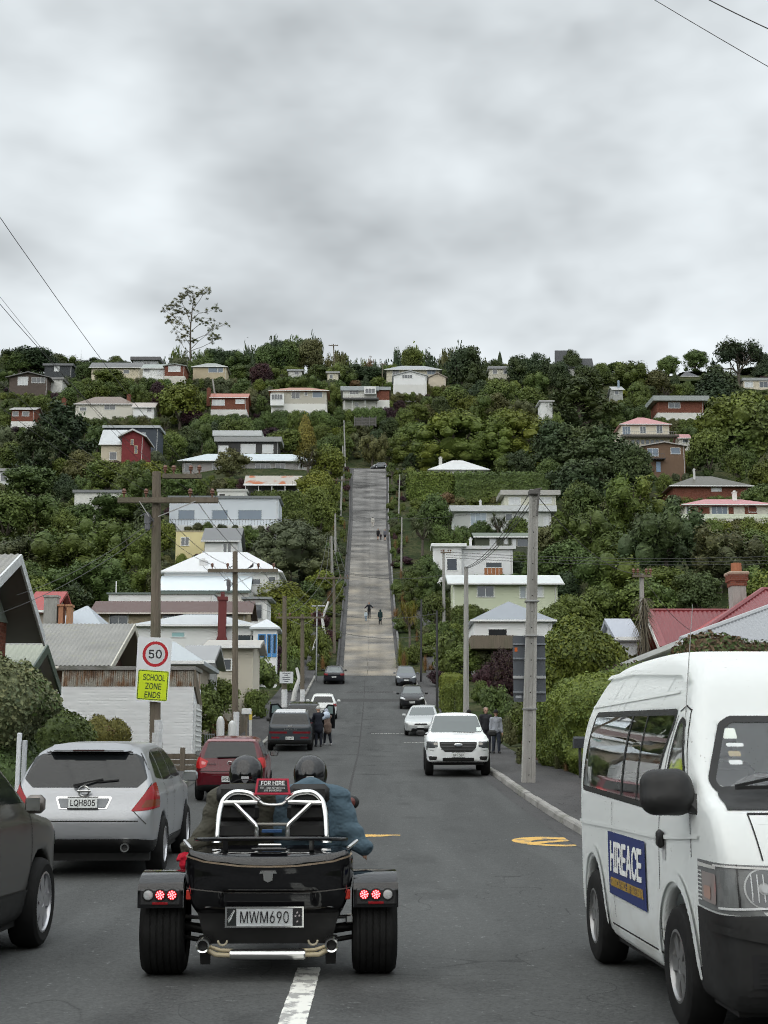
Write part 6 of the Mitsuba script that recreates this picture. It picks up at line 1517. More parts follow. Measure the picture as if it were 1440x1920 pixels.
c = small('silver saloon facing downhill behind the white utility truck', 'sedan', 2.68, 73.6, math.pi - .09, (.52, .54, .54), 'metal_paint', True, '', h=.05)
c = small('grey car parked at the top of the steep street', 'hatch', 1.6, 302.5, 2.2, (.16, .17, .18), h=.09, z=float(prof(302.5)) - .02)
c = small('white car standing in a driveway behind the timber fence', 'hatch', -8.6, 92.5, math.pi - .3, (.6, .62, .61), front=True, h=.08, z=float(prof(90.5)) + .05)
# ---- white utility truck facing us on the right
UX = (((-2.55, .6), (-2.6, .75), (-2.58, 1.15), (-2.4, 1.2), (-1.0, 1.2), (-.85, 1.72), (-.6, 1.84), (.0, 1.875), (.45, 1.82), (1.15, 1.22), (1.3, 1.17), (2.2, 1.10), (2.55, 1.04), (2.66, .92), (2.7, .68), (2.66, .46), (2.3, .42), (-2.4, .5)),
   ((-2.6, .02), (-2.6, .84), (-2.5, .93), (-1.5, .955), (0, .935), (1.6, .96), (2.3, .92), (2.58, .78), (2.69, .5), (2.7, .02)),
   ((.4, .02), (.4, .86), (.65, .95), (.95, .96), (1.15, .94), (1.25, .84), (1.6, .72), (1.8, .62), (1.88, .02)))
c = Car('utility_truck', 'white double cab utility truck facing us with a black grille', 'truck', 2.62, 44.7, math.pi - .025)
UW = (.70, .72, .72)
c.body(UX, 'gloss', UW, h=.036, k=.07, ops=arches(((-1.55, .39), (1.6, .39)), .45, .62))
c.wheels((-1.55, 1.6), 1.68, .385, .255, .22, 6, (.3, .3, .31), n=28)
c.pt('windscreen', [(-.80, 1.27), (.80, 1.27), (.64, 1.76), (-.64, 1.76)], '+y', 'windscreen', r=.05, facing=.05)
c.pt('grille', [(-.52, .86), (-.56, 1.02), (.56, 1.02), (.52, .86), (.40, .73), (-.40, .73)], '+y', 'black_plastic', r=.03, off=.012)
for z in (.80, .88, .955): c.pt('grille_bar', sbox(-.5, z, .5, z + .022), '+y', 'satin', (.045, .045, .048), off=.03)
c.pt('lower_intake', [(-.46, .46), (.46, .46), (.46, .56), (-.46, .56)], '+y', 'black_plastic', r=.02, off=.01, facing=0)
c.pt('skid_plate', [(-.80, .38), (.80, .38), (.6, .45), (-.6, .45)], '+y', 'satin', (.25, .25, .25), off=.01, facing=-.2)
c.put('badge', xf(trimesh.creation.icosphere(3, 1.0), mv(0, 2.735, .935, s=(.125, .02, .052))), 'chrome', True); c.put('badge_face', xf(trimesh.creation.icosphere(3, 1.0), mv(0, 2.745, .935, s=(.105, .02, .038))), 'satin', True, color=(.3, .33, .37))
for sg in (-1, 1):
 v = '+x' if sg > 0 else '-x'
 lamp(c, 'headlight', [(sg * .60, .87), (sg * .60, 1.03), (sg * .92, 1.03), (sg * .94, .78), (sg * .72, .75), (sg * .68, .86)], '+y', (.06, .065, .07), facing=-.2, lim=(None, (2, 3), None))
 lamp(c, 'lamp_bar', [(sg * .68, .77), (sg * .68, .84), (sg * .90, .84), (sg * .90, .77)], '+y', (.66, .68, .68), off=.012, facing=-.2, lim=(None, (2, 3), None))
 lamp(c, 'indicator_lamp', [(sg * .60, .93), (sg * .60, 1.0), (sg * .72, 1.0), (sg * .72, .93)], '+y', (.35, .33, .3), off=.012, facing=-.2, lim=(None, (2, 3), None))
 c.pt('fog_recess', [(sg * .64, .50), (sg * .62, .60), (sg * .88, .60), (sg * .84, .48)], '+y', 'black_plastic', r=.02, off=.01, facing=-.2, lim=(None, (2, 3), None))
 c.pt('side_window', [(-.75, 1.25), (-.7, 1.7), (.1, 1.74), (.1, 1.24)], v, 'dark_glass', r=.03); c.pt('side_window', [(.18, 1.24), (.18, 1.74), (.5, 1.7), (1.0, 1.26)], v, 'dark_glass', r=.03)
 c.put('mirror', xf(rbx(-.14, .12, -.08, .08, -.10, .09, .045), mv(sg * 1.10, .92, 1.24)), 'black_plastic', 40); c.put('mirror_arm', bar((sg * .88, .95, 1.2), (sg * 1.0, .93, 1.2), .05, .04), 'black_plastic')
c.line([(-.86, 1.17), (-.62, 1.06), (.62, 1.06), (.86, 1.17)], '+y', .008)
c.plate('QP 2589', 2.715, .64, rear=False, tilt=0); c.put('label_sticker', patch(c.solid, sbox(-.76, 1.30, -.62, 1.42), '+y', .008), 'print', True, color=(.62, .68, .66))
c.put('wiper', bar((-.55, 1.2, 1.26), (.1, 1.2, 1.28), .02, .02), 'black_plastic'); c.put('aerial', tube([(0, .1, 1.86), (0, .05, 2.3)], .008, 5), 'black_plastic')
c.put('underbody', bx(-.75, .75, -2.3, 2.4, .34, .6), 'matte', color=(.02, .02, .02))
# ---------------------------------------------------------------- white high roof van on the right, facing us
VX = (((-2.38, .34), (-2.42, .55), (-2.42, 1.15), (-2.30, 1.8), (-2.14, 2.14), (-1.90, 2.31), (-.8, 2.31), (.3, 2.215), (.98, 2.10), (1.26, 1.99), (1.48, 1.76), (1.88, 1.33), (2.10, 1.25), (2.28, 1.04), (2.38, .80), (2.44, .6), (2.43, .36), (2.3, .26), (1.9, .24), (-2.2, .28)),
   ((-2.42, .02), (-2.41, .6), (-2.34, .80), (-2.1, .90), (-1.3, .94), (1.2, .945), (2.0, .95), (2.22, .92), (2.35, .83), (2.42, .6), (2.44, .3), (2.44, .02)),
   ((.22, .02), (.22, .84), (.4, .915), (.7, .94), (1.1, .94), (1.3, .925), (1.6, .87), (1.87, .79), (2.05, .70), (2.2, .60), (2.3, .44), (2.335, .2), (2.34, .02)))
c = Car('passenger_van', 'white high roof passenger van with a blue hire sign on its side', 'van', 2.66, 9.72, math.pi + .02)
SIDEWIN = [(-1.95, 1.30), (-1.83, 1.88), (1.10, 1.80), (.70, 1.22)]
DRVWIN = [(1.00, 1.22), (1.18, 1.73), (1.24, 1.755), (1.32, 1.73), (1.64, 1.23)]
SCREEN = [(-.80, 1.345), (-.82, 1.40), (-.68, 1.71), (-.62, 1.745), (.62, 1.745), (.68, 1.71), (.82, 1.40), (.80, 1.345)]
def van_ops(Sd, X, Y, Z):
 A, B = np.meshgrid(_vg[1], _vg[2], indexing='ij')
 inner = np.maximum(np.maximum(Sd + .075, .62 - Z), Y - 1.86)
 out = np.maximum(Sd, -inner)
 for poly in (rpoly(SIDEWIN, .05), rpoly(DRVWIN, .04)):
  w = poly_sdf(list(poly.exterior.coords)[:-1], A, B)[None]
  out = np.maximum(out, -np.maximum(w + .02, .6 - np.abs(X)))
 A2, B2 = np.meshgrid(_vg[0], _vg[2], indexing='ij')
 w = poly_sdf(list(rpoly(SCREEN, .04).exterior.coords)[:-1], A2, B2)[:, None]
 out = np.maximum(out, -np.maximum(np.maximum(w + .02, 1.3 - Y), np.abs(X) - .9))
 a = arches(((-1.42, .35), (1.30, .35)), .43, .55)
 return a(out, X, Y, Z)
_h = .03
_S, _o, _vg, _full = carve(*VX, h=_h, k=.09)
c.solid = surfnet(arches(((-1.42, .35), (1.30, .35)), .43, .55)(_S, _vg[0][:, None, None], _vg[1][None, :, None], _vg[2][None, None, :]), _o, _h)
c.put('body', surfnet(van_ops(_S, _vg[0][:, None, None], _vg[1][None, :, None], _vg[2][None, None, :]), _o, _h), 'van_white', True)
c.wheels((-1.42, 1.30), 1.64, .345, .225, .205, 6, (.30, .30, .30), n=44, fat=.075)
_mir = bones([((-.05, 0, .02), (-.05, 0, -.03), .10, .10), ((.06, 0, .03), (.06, 0, -.04), .085, .08), ((-.07, .03, -.05), (.07, .03, -.06), .075, .07)], .018, .05)
for v, sg in (('+x', 1), ('-x', -1)):
 sw = rpoly(SIDEWIN, .05)
 c.pt('window_seal', sw.buffer(.018).difference(sw.buffer(-.022)), v, 'black_plastic', off=.004)
 for q0, q1 in ((-.30, -.25), (.22, .25)): c.pt('window_bar', sbox(q0, 1.2, q1, 1.95).intersection(sw.buffer(-.02)), v, 'black_plastic', off=.006)
 c.pt('side_glass', sw.buffer(-.004), v, 'tint_glass', off=.002)
 dw = rpoly(DRVWIN, .04)
 c.pt('window_seal', dw.buffer(.012).difference(dw.buffer(-.02)), v, 'black_plastic', off=.004, facing=.4)
 c.pt('door_glass', dw.buffer(-.004), v, 'glass', off=.002)
 c.line([(.86, .34), (.90, 1.1), (1.12, 1.78)], v, .005); c.line([(1.14, 1.80), (1.26, 1.83), (1.38, 1.80), (1.70, 1.24), (1.72, .98)], v, .005)
 c.line([(-.62, .42), (-.62, 1.22)], v, .004, part='panel_crease'); c.line([(-1.0, 1.88), (-.96, 2.0)], v, .008, .004, (.7, .72, .71), part='roof_rib')
 c.pt('side_crease', LineString([(-2.3, 1.03), (-.5, 1.045), (.93, 1.05), (1.9, 1.10)]).buffer(.012), v, 'van_white', off=.014)
 c.pt('roof_gutter', LineString([(-2.2, 2.19), (-1, 2.17), (.9, 2.05), (1.15, 1.98)]).buffer(.016), v, 'van_white', off=.03)
 for yy in (-1.35, -.75, .55): c.pt('roof_rib', LineString([(yy, 1.90), (yy + .05, 2.13 - .03 * (yy + 1.35))]).buffer(.011), v, 'van_white', off=.010)
 c.pt('roof_rib', LineString([(-2.1, 1.95), (.95, 1.93)]).buffer(.011), v, 'van_white', off=.010)
 for (yc, r0, r1) in ((-1.42, .445, .50), (1.30, .445, .50)):
  pts = [(yc + r1 * math.cos(a), .35 + r1 * math.sin(a)) for a in np.linspace(.05, math.pi - .05, 26)]
  c.pt('arch_flare', LineString(pts).buffer(.035), v, 'van_white', off=.016)
 c.pt('sill', [(-.80, .24), (-.80, .34), (.82, .34), (.82, .24)], v, 'van_white', off=.012, facing=-.2)
 c.line([(-.80, .36), (.84, .36)], v, .006)
 # handles, mirror, repeater
 c.pt('handle_recess', sbox(.98, .92, 1.08, 1.06), v, 'satin', (.45, .46, .46), r=.03, off=.004)
 c.put('door_handle', xf(rbx(-.02, .02, -.05, .05, -.055, .055, .02), mv(sg * .945, 1.03, 1.045)), 'black_plastic', 40)
 c.put('mirror', xf(_mir if sg > 0 else xf(_mir, np.diag([-1, 1, 1, 1.0])), mv(sg * 1.06, 1.74, 1.345)), 'black_plastic', True)
 c.put('mirror_arm', hull([(sg * .88, 1.66, 1.19), (sg * .88, 1.90, 1.19), (sg * .86, 1.7, 1.33), (sg * .86, 1.82, 1.33), (sg * .98, 1.70, 1.25), (sg * .98, 1.78, 1.25), (sg * .98, 1.70, 1.32), (sg * .98, 1.78, 1.32)]), 'black_plastic')
 lamp(c, 'headlight', [(1.86, .745), (1.87, .985), (2.1, .985), (2.5, .95), (2.5, .73)], v, (.13, .135, .135), off=.006, r=.01)
 lamp(c, 'lens_top', [(1.89, .95), (1.89, .972), (2.2, .965), (2.2, .95)], v, (.5, .5, .48), off=.010)
 lamp(c, 'indicator_lamp', [(1.97, .78), (1.97, .93), (2.20, .925), (2.20, .77)], v, (.24, .21, .20), off=.012)
 lamp(c, 'indicator_bulb', [(2.02, .80), (2.02, .86), (2.14, .86), (2.14, .79)], v, (.34, .22, .18), off=.017, r=.02)
 for i in range(8): lamp(c, 'lens_rib', sbox(1.885, .775 + i * .021, 1.965, .783 + i * .021), v, (.55, .56, .55), off=.012)
 c.pt('bumper_side', [(1.74, .24), (1.76, .40), (1.86, .42), (1.86, .738), (2.5, .72), (2.5, .24)], v, 'black_plastic', off=.012, facing=.02)
# front
sc = rpoly(SCREEN, .04)
c.pt('screen_seal', sc.buffer(.018).difference(sc.buffer(-.022)), '+y', 'black_plastic', off=.005, facing=.02)
c.pt('windscreen', sc.buffer(-.006), '+y', 'glass', off=.002, facing=.02)
c.pt('bumper', [(-.98, .24), (-.98, .725), (-.55, .74), (-.40, .70), (.40, .70), (.55, .74), (.98, .725), (.98, .24)], '+y', 'black_plastic', off=.013, facing=.02, lim=(None, (1.9, 2.6), None))
for sg in (-1, 1):
 L_ = dict(facing=.05, lim=(None, (1.9, 2.6), None))
 lamp(c, 'headlight', [(sg * .50, .79), (sg * .53, .90), (sg * .66, .975), (sg * .95, .985), (sg * .95, .745), (sg * .66, .755)], '+y', (.15, .155, .155), off=.006, r=.012, **L_)
 c.pt('reflector', affinity.translate(affinity.scale(Point(0, 0).buffer(.10), 1.0, .98), sg * .715, .865), '+y', 'lens', (.40, .41, .41), off=.012, **L_)
 lamp(c, 'reflector_bowl', affinity.translate(Point(0, 0).buffer(.092).difference(Point(0, 0).buffer(.03)), sg * .715, .865), '+y', (.13, .135, .14), off=.016, **L_)
 for i in range(5): lamp(c, 'lens_rib', sbox(min(sg * (.655 + i * .03), sg * (.661 + i * .03)), .80, max(sg * (.655 + i * .03), sg * (.661 + i * .03)), .935), '+y', (.5, .51, .52), off=.020, **L_)
 lamp(c, 'bulb', affinity.translate(Point(0, 0).buffer(.02), sg * .715, .865), '+y', (.4, .41, .42), off=.03, **L_)
 lamp(c, 'lens_divider', sbox(min(sg * .835, sg * .845), .755, max(sg * .835, sg * .845), .98), '+y', (.03, .03, .03), off=.014, **L_)
 lamp(c, 'lens_edge', [(sg * .53, .775), (sg * .53, .787), (sg * .92, .765), (sg * .92, .753)], '+y', (.55, .56, .56), off=.016, **L_)
 lamp(c, 'lens_edge', [(sg * .64, .955), (sg * .66, .966), (sg * .93, .976), (sg * .93, .966)], '+y', (.5, .5, .49), off=.016, **L_)
 c.pt('fog_recess', [(sg * .50, .40), (sg * .56, .53), (sg * .80, .55), (sg * .80, .38)], '+y', 'matte', (.012, .012, .013), r=.015, off=.018, facing=.05, lim=(None, (1.9, 2.6), None))
 for i in range(5): c.pt('fog_mesh', sbox(min(sg * .60, sg * .77), .405 + i * .026, max(sg * .60, sg * .77), .413 + i * .026), '+y', 'black_plastic', off=.024, facing=.05, lim=(None, (1.9, 2.6), None))
 c.pt('bumper_fold', LineString([(sg * .44, .385), (sg * .82, .355)]).buffer(.012), '+y', 'black_plastic', off=.04, facing=.05, lim=(None, (1.9, 2.6), None))
 c.pt('bumper_fold', LineString([(sg * .95, .66), (sg * .60, .60), (sg * .45, .50)]).buffer(.02), '+y', 'black_plastic', off=.035, facing=.05, lim=(None, (1.9, 2.6), None))
 c.line([(sg * .70, 1.0), (sg * .72, 1.23)], '+y', .004, .004)
c.pt('grille', [(-.38, .80), (-.38, .93), (.38, .93), (.38, .80)], '+y', 'black_plastic', r=.03, off=.008)
c.line([(-.72, 1.23), (.72, 1.23)], '+y', .005)
c.pt('lower_intake', [(-.42, .36), (-.34, .56), (.34, .56), (.42, .36)], '+y', 'matte', (.012, .012, .012), r=.02, off=.02)
c.plate('JRT418', 2.485, .63, rear=False)
c.put('wiper', cat([bar((.72, 1.93, 1.36), (.10, 1.92, 1.375), .025, .02), bar((.72, 1.93, 1.37), (.2, 1.80, 1.47), .016, .016)]), 'black_plastic')
c.put('scuttle', patch(c.solid, [(-.82, 1.25), (.82, 1.25), (.81, 1.335), (-.81, 1.335)], '+y', .007, .02), 'black_plastic', True)
for i, (z0, z1, x0, x1, cc) in enumerate(((1.63, 1.69, .545, .625, (.62, .66, .6)), (1.585, 1.605, .52, .62, (.6, .62, .62)), (1.53, 1.56, .55, .62, (.25, .2, .1)), (1.485, 1.51, .555, .63, (.55, .57, .57)))):
 m = patch(c.solid, rpoly([(x0 + .06, z0), (x1 + .06, z0), (x1 + .06, z1), (x0 + .06, z1)], .008), '+y', -.003, .02)
 c.put('windscreen_label', m, 'print', True, color=cc)
c.put('aerial', tube([(.84, 1.30, 1.62), (.80, 1.27, 1.98), (.74, 1.22, 2.44)], [.0035, .003, .002], 6), 'satin', True, color=(.3, .3, .3))
# inside
c.put('dashboard', hull([(-.78, 1.35, .9), (.78, 1.35, .9), (-.78, 1.35, 1.17), (.78, 1.35, 1.17), (-.76, 1.80, 1.26), (.76, 1.80, 1.26), (-.76, 1.84, .9), (.76, 1.84, .9)]), 'matte', color=(.07, .072, .075))
c.put('steering_wheel', xf(tube([(math.cos(a) * .2, 0, math.sin(a) * .2) for a in np.arange(24) * math.pi / 12], .016, 8, closed=True), mv(.40, 1.24, 1.27, rx=-.75)), 'matte', True, color=(.12, .12, .12))
for x in (-.42, .42):
 c.put('seat', cat([rbx(x - .24, x + .24, .45, .95, .62, .98, .06), rbx(x - .23, x + .23, .35, .52, .98, 1.5, .05), rbx(x - .13, x + .13, .36, .47, 1.52, 1.72, .04)]), 'cloth', 40, color=(.11, .115, .12))
for y in (-.55, -1.35):
 c.put('bench_seat', cat([rbx(-.72, .72, y, y + .45, .62, .95, .06), rbx(-.72, .72, y - .12, y + .05, .95, 1.42, .05)]), 'cloth', 40, color=(.11, .115, .12))
c.put('underbody', bx(-.8, .8, -2.2, 2.1, .2, .4), 'matte', color=(.02, .02, .02))
# the blue hire sign with its lettering on the flank
c.pt('hire_sign', [(-.74, .575), (-.74, 1.01), (.52, 1.0), (.52, .565)], '+x', 'print', (.018, .030, .12), off=.012, facing=0)
from scipy.spatial import cKDTree
_sv = np.asarray(patch(c.solid, sbox(-.9, .5, .6, 1.1), '+x', .012, 0).vertices)
_kd = cKDTree(_sv[:, 1:])
def side_text(txt, h, w, yc, zc, color, part, skew=0.0, bold=True):
 m = meshkit.text_mesh(txt, h, .003, bold)
 v = np.asarray(m.vertices).copy()
 v[:, 0] -= (v[:, 0].min() + v[:, 0].max()) / 2; v[:, 0] *= w / np.ptp(v[:, 0]); v[:, 1] -= h / 2
 xx = _sv[_kd.query(np.stack([yc + v[:, 0] + skew * v[:, 1], zc + v[:, 1]], 1), 3)[1], 0].max(1) + .003 + v[:, 2]
 c.put(part, trimesh.Trimesh(np.stack([xx, yc + v[:, 0] + skew * v[:, 1], zc + v[:, 1]], 1), m.faces, process=False), 'print', color=color)
_y = -.64
for ch, w in zip('HIREACE', (.155, .065, .15, .14, .175, .155, .14)):
 side_text(ch, .20, w, _y + w / 2, .84, (.72, .73, .72), 'lettering', .10); _y += w + .014
side_text('COMMERCIAL VEHICLE AND TRAILER RENTAL', .06, 1.10, -.10, .665, (.40, .26, .06), 'small_lettering', .1, False)
scene['mat_tint_glass'] = {'type': 'thindielectric', 'int_ior': 1.6, 'specular_transmittance': {'type': 'rgb', 'value': [0.45, 0.5, 0.5]}}
# ---------------------------------------------------------------- black trike with two riders
TK = Car('trike', 'black three wheeled motor trike with lit red tail lamps and a hire sign', 'trike', -.735, 10.62, .03, z=.004, tilt=0)
BK = (.008, .008, .009)
# tyres: wide, with circumferential grooves; rims inside
def fat_tyre(r, w, rr):
 h = w / 2
 p = [(rr, -h + .02), (r - .08, -h), (r - .03, -h + .008), (r - .006, -h + .035)]
 for i in range(6):
  a = -h + .045 + i * (w - .09) / 5.0
  p += [(r, a - .016), (r, a + .0), (r - .008, a + .004), (r - .008, a + .010), (r, a + .013)] if i < 5 else [(r, a - .012), (r, a)]
 p += [(r - .006, h - .035), (r - .03, h - .008), (r - .08, h), (rr, h - .02)]
 return lathe(p, 64, 'x')
_t, _r, _d = fat_tyre(.335, .32, .20), *wheel(.335, .32, .205, 5)[1:]
for sg in (-1, 1):
 k = numbered(TK.k + '__rear_wheel'); M = TM(TK.M @ mv(sg * .755, 0, .335, 0 if sg > 0 else math.pi))
 put(k + '__tyre', _t, 'rubber', 40, M=M); put(k + '__rim', _r, 'chrome', 30, M=M); put(k + '__hub', _d, 'matte', color=(.02, .02, .02), M=M)
k = numbered(TK.k + '__front_wheel'); M = TM(TK.M @ mv(0, 2.35, .3)); put(k + '__tyre', wheel(.3, .15, .2, 5)[0], 'rubber', 35, M=M); put(k + '__rim', wheel(.3, .15, .2, 5)[1], 'chrome', 30, M=M)
# body shell: a rounded tub that tapers in below, with a lip under the deck
side = ((-.36, .46), (-.44, .50), (-.50, .62), (-.50, .76), (-.46, .845), (-.30, .885), (.0, .90), (.35, .91), (.6, .84), (1.0, .70), (1.9, .60), (2.0, .45), (1.6, .30), (.2, .26), (-.2, .40))
plan = ((-.50, .02), (-.49, .40), (-.44, .555), (-.30, .61), (.0, .62), (.5, .60), (1.2, .42), (1.9, .2), (2.0, .02))
front = ((.26, .02), (.27, .44), (.40, .50), (.52, .545), (.66, .595), (.80, .615), (.86, .58), (.905, .36), (.91, .02))
def t_ops(S, X, Y, Z):
 lip = np.maximum(np.sqrt((Y + .44) ** 2 + ((Z - .815 + .09 * np.clip(np.abs(X) / .6, 0, 1) ** 2 * -1 + .03)) ** 2) - .035, np.abs(X) - .56)
 S = smin(S, lip, .05)
 cup = np.sqrt((Y - .38) ** 2 + (np.clip(np.abs(X) - .26, 0, None)) ** 2 * .6 + ((Z - 1.0) * .9) ** 2) - .23   # seat tubs
 S = smax(S, -cup, .04)
 for sg in (-1, 1):      # scooped shoulders of the deck
  sc = np.sqrt(((X - sg * .43) / 1.0) ** 2 + ((Y + .25) / 1.6) ** 2 + ((Z - .97) / .8) ** 2) - .11
  S = smax(S, -sc, .05)
 rec = np.maximum(np.maximum(np.abs(X) - .32, np.abs(Z - .52) - .085), Y + .44)
 return smax(S, -rec, .03)
TK.body((side, plan, front), 'black_gloss', None, h=.022, k=.06, ops=t_ops, part='body_shell')
TK.pt('trim_line', LineString([(-.62, .865), (-.45, .815), (-.2, .785), (0, .78), (.2, .785), (.45, .815), (.62, .865)]).buffer(.006), '-y', 'satin', (.22, .17, .12), off=.008, facing=-.3, lim=(None, (-1, -.1), None))
TK.pt('trim_line', LineString([(-.60, .635), (-.3, .605), (0, .60), (.3, .605), (.60, .635)]).buffer(.004), '-y', 'satin', (.09, .085, .08), off=.006, facing=-.3, lim=(None, (-1, -.1), None))
TK.put('boot_handle', rbx(-.13, .13, -.44, -.36, .885, .905, .008), 'black_gloss', 30); TK.put('boot_trim', rbx(-.085, .085, -.30, -.27, .908, .925, .006), 'chrome')
bd = [hull([(x, -.515, z) for x, z in ((-.035, .735), (.035, .735), (.03, .69), (0, .675), (-.03, .69))] + [(0, -.49, .70)]), hull([(x, -.515, z) for x, z in ((-.055, .75), (.055, .75), (.06, .735), (-.06, .735))] + [(-.03, -.49, .74), (.03, -.49, .74)])]
TK.put('badge', cat(bd), 'chrome')
for sg in (-1, 1):
 TK.put('side_marker', rbx(sg * .555 - .02, sg * .555 + .02, -.43, -.40, .55, .62, .008), 'lens', color=(.35, .03, .02))
# underside: engine block, valance, suspension
TK.put('rear_valance', hull([(x, y, z) for x, y, z in ((-.50, -.34, .46), (.50, -.34, .46), (-.44, -.30, .24), (.44, -.30, .24), (-.5, .1, .46), (.5, .1, .46), (-.44, .1, .22), (.44, .1, .22))]), 'black_plastic')
for sg in (-1, 1):
 TK.put('axle_shaft', tube([(sg * .42, 0, .30), (sg * .62, 0, .33)], .035, 10), 'black_plastic', True)
 TK.put('suspension_arm', tube([(sg * .42, -.12, .235), (sg * .62, -.06, .26)], .018, 8), 'black_plastic', True)
 TK.put('suspension_arm', tube([(sg * .42, -.14, .40), (sg * .62, -.05, .40)], .014, 8), 'alloy', True, color=(.4, .4, .4))
 TK.put('brake_caliper', rbx(sg * .575 - .03, sg * .575 + .03, -.16, -.08, .36, .42, .01), 'chrome') if sg > 0 else None
 TK.put('mount_bracket', hull([(sg * .44 + a, -.34, z) for a in (-.045, .045) for z in (.30,)] + [(sg * .44 + a, -.30, z) for a in (-.035, .035) for z in (.10, .30)]), 'black_plastic')
 TK.put('tailpipe', xf(lathe([(.036, .12), (.036, 0), (.047, -.003), (.049, .12)], 24, 'y'), mv(sg * .445, -.50, .25)), 'chrome', 30)
 TK.put('tailpipe_dark', xf(lathe([(0, .05), (.037, .05)], 20, 'y'), mv(sg * .445, -.50, .25)), 'matte', color=(.008, .008, .008))
 TK.put('exhaust_pipe', tube([(sg * .26, -.40, .175), (sg * .36, -.42, .18), (sg * .43, -.40, .215)], .017, 8), 'satin', True, color=(.42, .36, .24))
 TK.put('tow_eye', tube([(sg * .315 + .032 * math.cos(a), -.40, .275 + .034 * math.sin(a)) for a in np.linspace(math.pi, 2 * math.pi, 9)], .008, 6), 'satin', True, color=(.42, .38, .28))
 TK.put('exhaust_pipe', tube([(sg * .24, -.40, .205), (sg * .33, -.41, .21), (sg * .42, -.38, .235)], .012, 8), 'satin', True, color=(.40, .34, .22))
TK.put('silencer', xf(lathe([(0, -.265), (.030, -.262), (.036, -.25), (.036, .25), (.030, .262), (0, .265)], 24, 'x'), mv(0, -.41, .18)), 'chrome', 30)
# mudguards with their lamps
scene['mat_lit_red'] = {'type': 'twosided', 'nested': {'type': 'diffuse', 'reflectance': rgb(.5, .02, .02)}}
for sg in (-1, 1):
 gp = [(-.40, .50), (-.41, .60), (-.385, .65), (-.34, .685), (-.27, .708), (-.18, .722), (-.06, .73), (.06, .724), (.15, .70), (.28, .60), (.30, .50), (.22, .50), (.1, .62), (-.1, .68), (-.28, .64), (-.345, .60), (-.345, .50)]
 mg = extr(Polygon(gp), .31, 'yz', sg * .755 - .155)
 k = TK.put('mudguard', cat([mg, hull([(sg * .755 + a, y, z) for a in (-.158, .158) for y, z in ((-.405, .495), (-.415, .60), (-.345, .495), (-.345, .645), (-.395, .66))])]), 'black_gloss', 40)
 put((k, 'lamp_panel'), rbx(sg * .755 - .145, sg * .755 + .145, -.424, -.40, .51, .625, .012), 'satin', color=(.02, .02, .021), M=TK.T)
 for i, x in enumerate((-.083, 0, .083)):
  clear = (i == 0 and sg < 0) or (i == 2 and sg > 0)
  ring = lathe([(.043, .012), (.043, -.004), (.036, -.006), (.035, .012)], 24, 'y')
  q = put((k, 'tail_lamp'), xf(ring, mv(sg * .755 + x, -.427, .585)), 'black_plastic', 30, M=TK.T)
  dome = xf(trimesh.creation.icosphere(2, 1), mv(sg * .755 + x, -.424, .585, s=(.035, .010, .035)))
  put((q, 'lens'), dome, 'lens', True, color=(.42, .43, .43) if clear else (.35, .01, .012), M=TK.T)
  if not clear:      # the lit diodes behind the red lens
   pts = [(0, 0)] + [(.013 * math.cos(a), .013 * math.sin(a)) for a in np.arange(5) * 1.257] + [(.025 * math.cos(a), .025 * math.sin(a)) for a in np.arange(9) * .698 + .2]
   led = cat([xf(trimesh.creation.icosphere(1, .0052), mv(sg * .755 + x + u, -.4345 + .09 * (u * u + v * v) * 60 * .1, .585 + v)) for u, v in pts])
   put((q, 'diodes'), led, 'lit_red', False, M=TK.T, emitter={'type': 'area', 'radiance': rgb(2.6, .22, .24)})
 put((k, 'reflector'), rbx(sg * .755 - .055, sg * .755 + .055, -.428, -.42, .518, .536, .004), 'lens', color=(.22, .01, .014), M=TK.T)
# number plate: pale with a fern panel and a star panel
k = numbered(TK.k + '__number_plate'); pm = TM(TK.M @ mv(-.02, -.52, .445, rx=.06))
put(k, rbx(-.26, .26, -.008, .004, -.06, .06, .003), 'print', color=(.50, .52, .53), M=pm)
put((k, 'frame'), cat([bx(-.272, .272, -.014, .004, .0605, .07), bx(-.272, .272, -.014, .004, -.07, -.0605), bx(-.272, -.2605, -.014, .004, -.0605, .0605), bx(.2605, .272, -.014, .004, -.0605, .0605)]), 'chrome', M=pm)
put((k, 'fern_panel'), bx(-.258, -.195, -.0115, -.008, -.058, .058), 'print', color=(.015, .018, .018), M=pm)
put((k, 'star_panel'), bx(.195, .258, -.0115, -.008, -.058, .058), 'print', color=(.02, .02, .022), M=pm)
fern = [bar((-.247, -.0135, -.035), (-.207, -.0135, .04), .004, .002, (0, 1, 0))] + [bar((-.247 + .04 * t, -.0135, -.035 + .075 * t), (-.247 + .04 * t + s * .012 * (1.1 - t), -.0135, -.035 + .075 * t + .014), .005, .002, (0, 1, 0)) for t in np.linspace(.1, .9, 7) for s in (-1, 1)]
put((k, 'fern'), cat(fern), 'print', color=(.5, .52, .52), M=pm)
for x, z in ((.226, .03), (.214, .006), (.24, .01), (.226, -.03)):
 a = np.arange(10) * math.pi / 5 + math.pi / 2; rr = np.where(np.arange(10) % 2 == 0, .009, .004)
 put((k, 'star'), extr(Polygon(list(zip(x + rr * np.cos(a), z + rr * np.sin(a)))), .002, 'xz', -.0138), 'print', color=(.5, .45, .46), M=pm)
put((k, 'lettering'), xf(wall_text('MWM690', .078, .003, False, .335), mv(0, -.0115, 0)), 'print', color=(.012, .012, .014), M=pm)
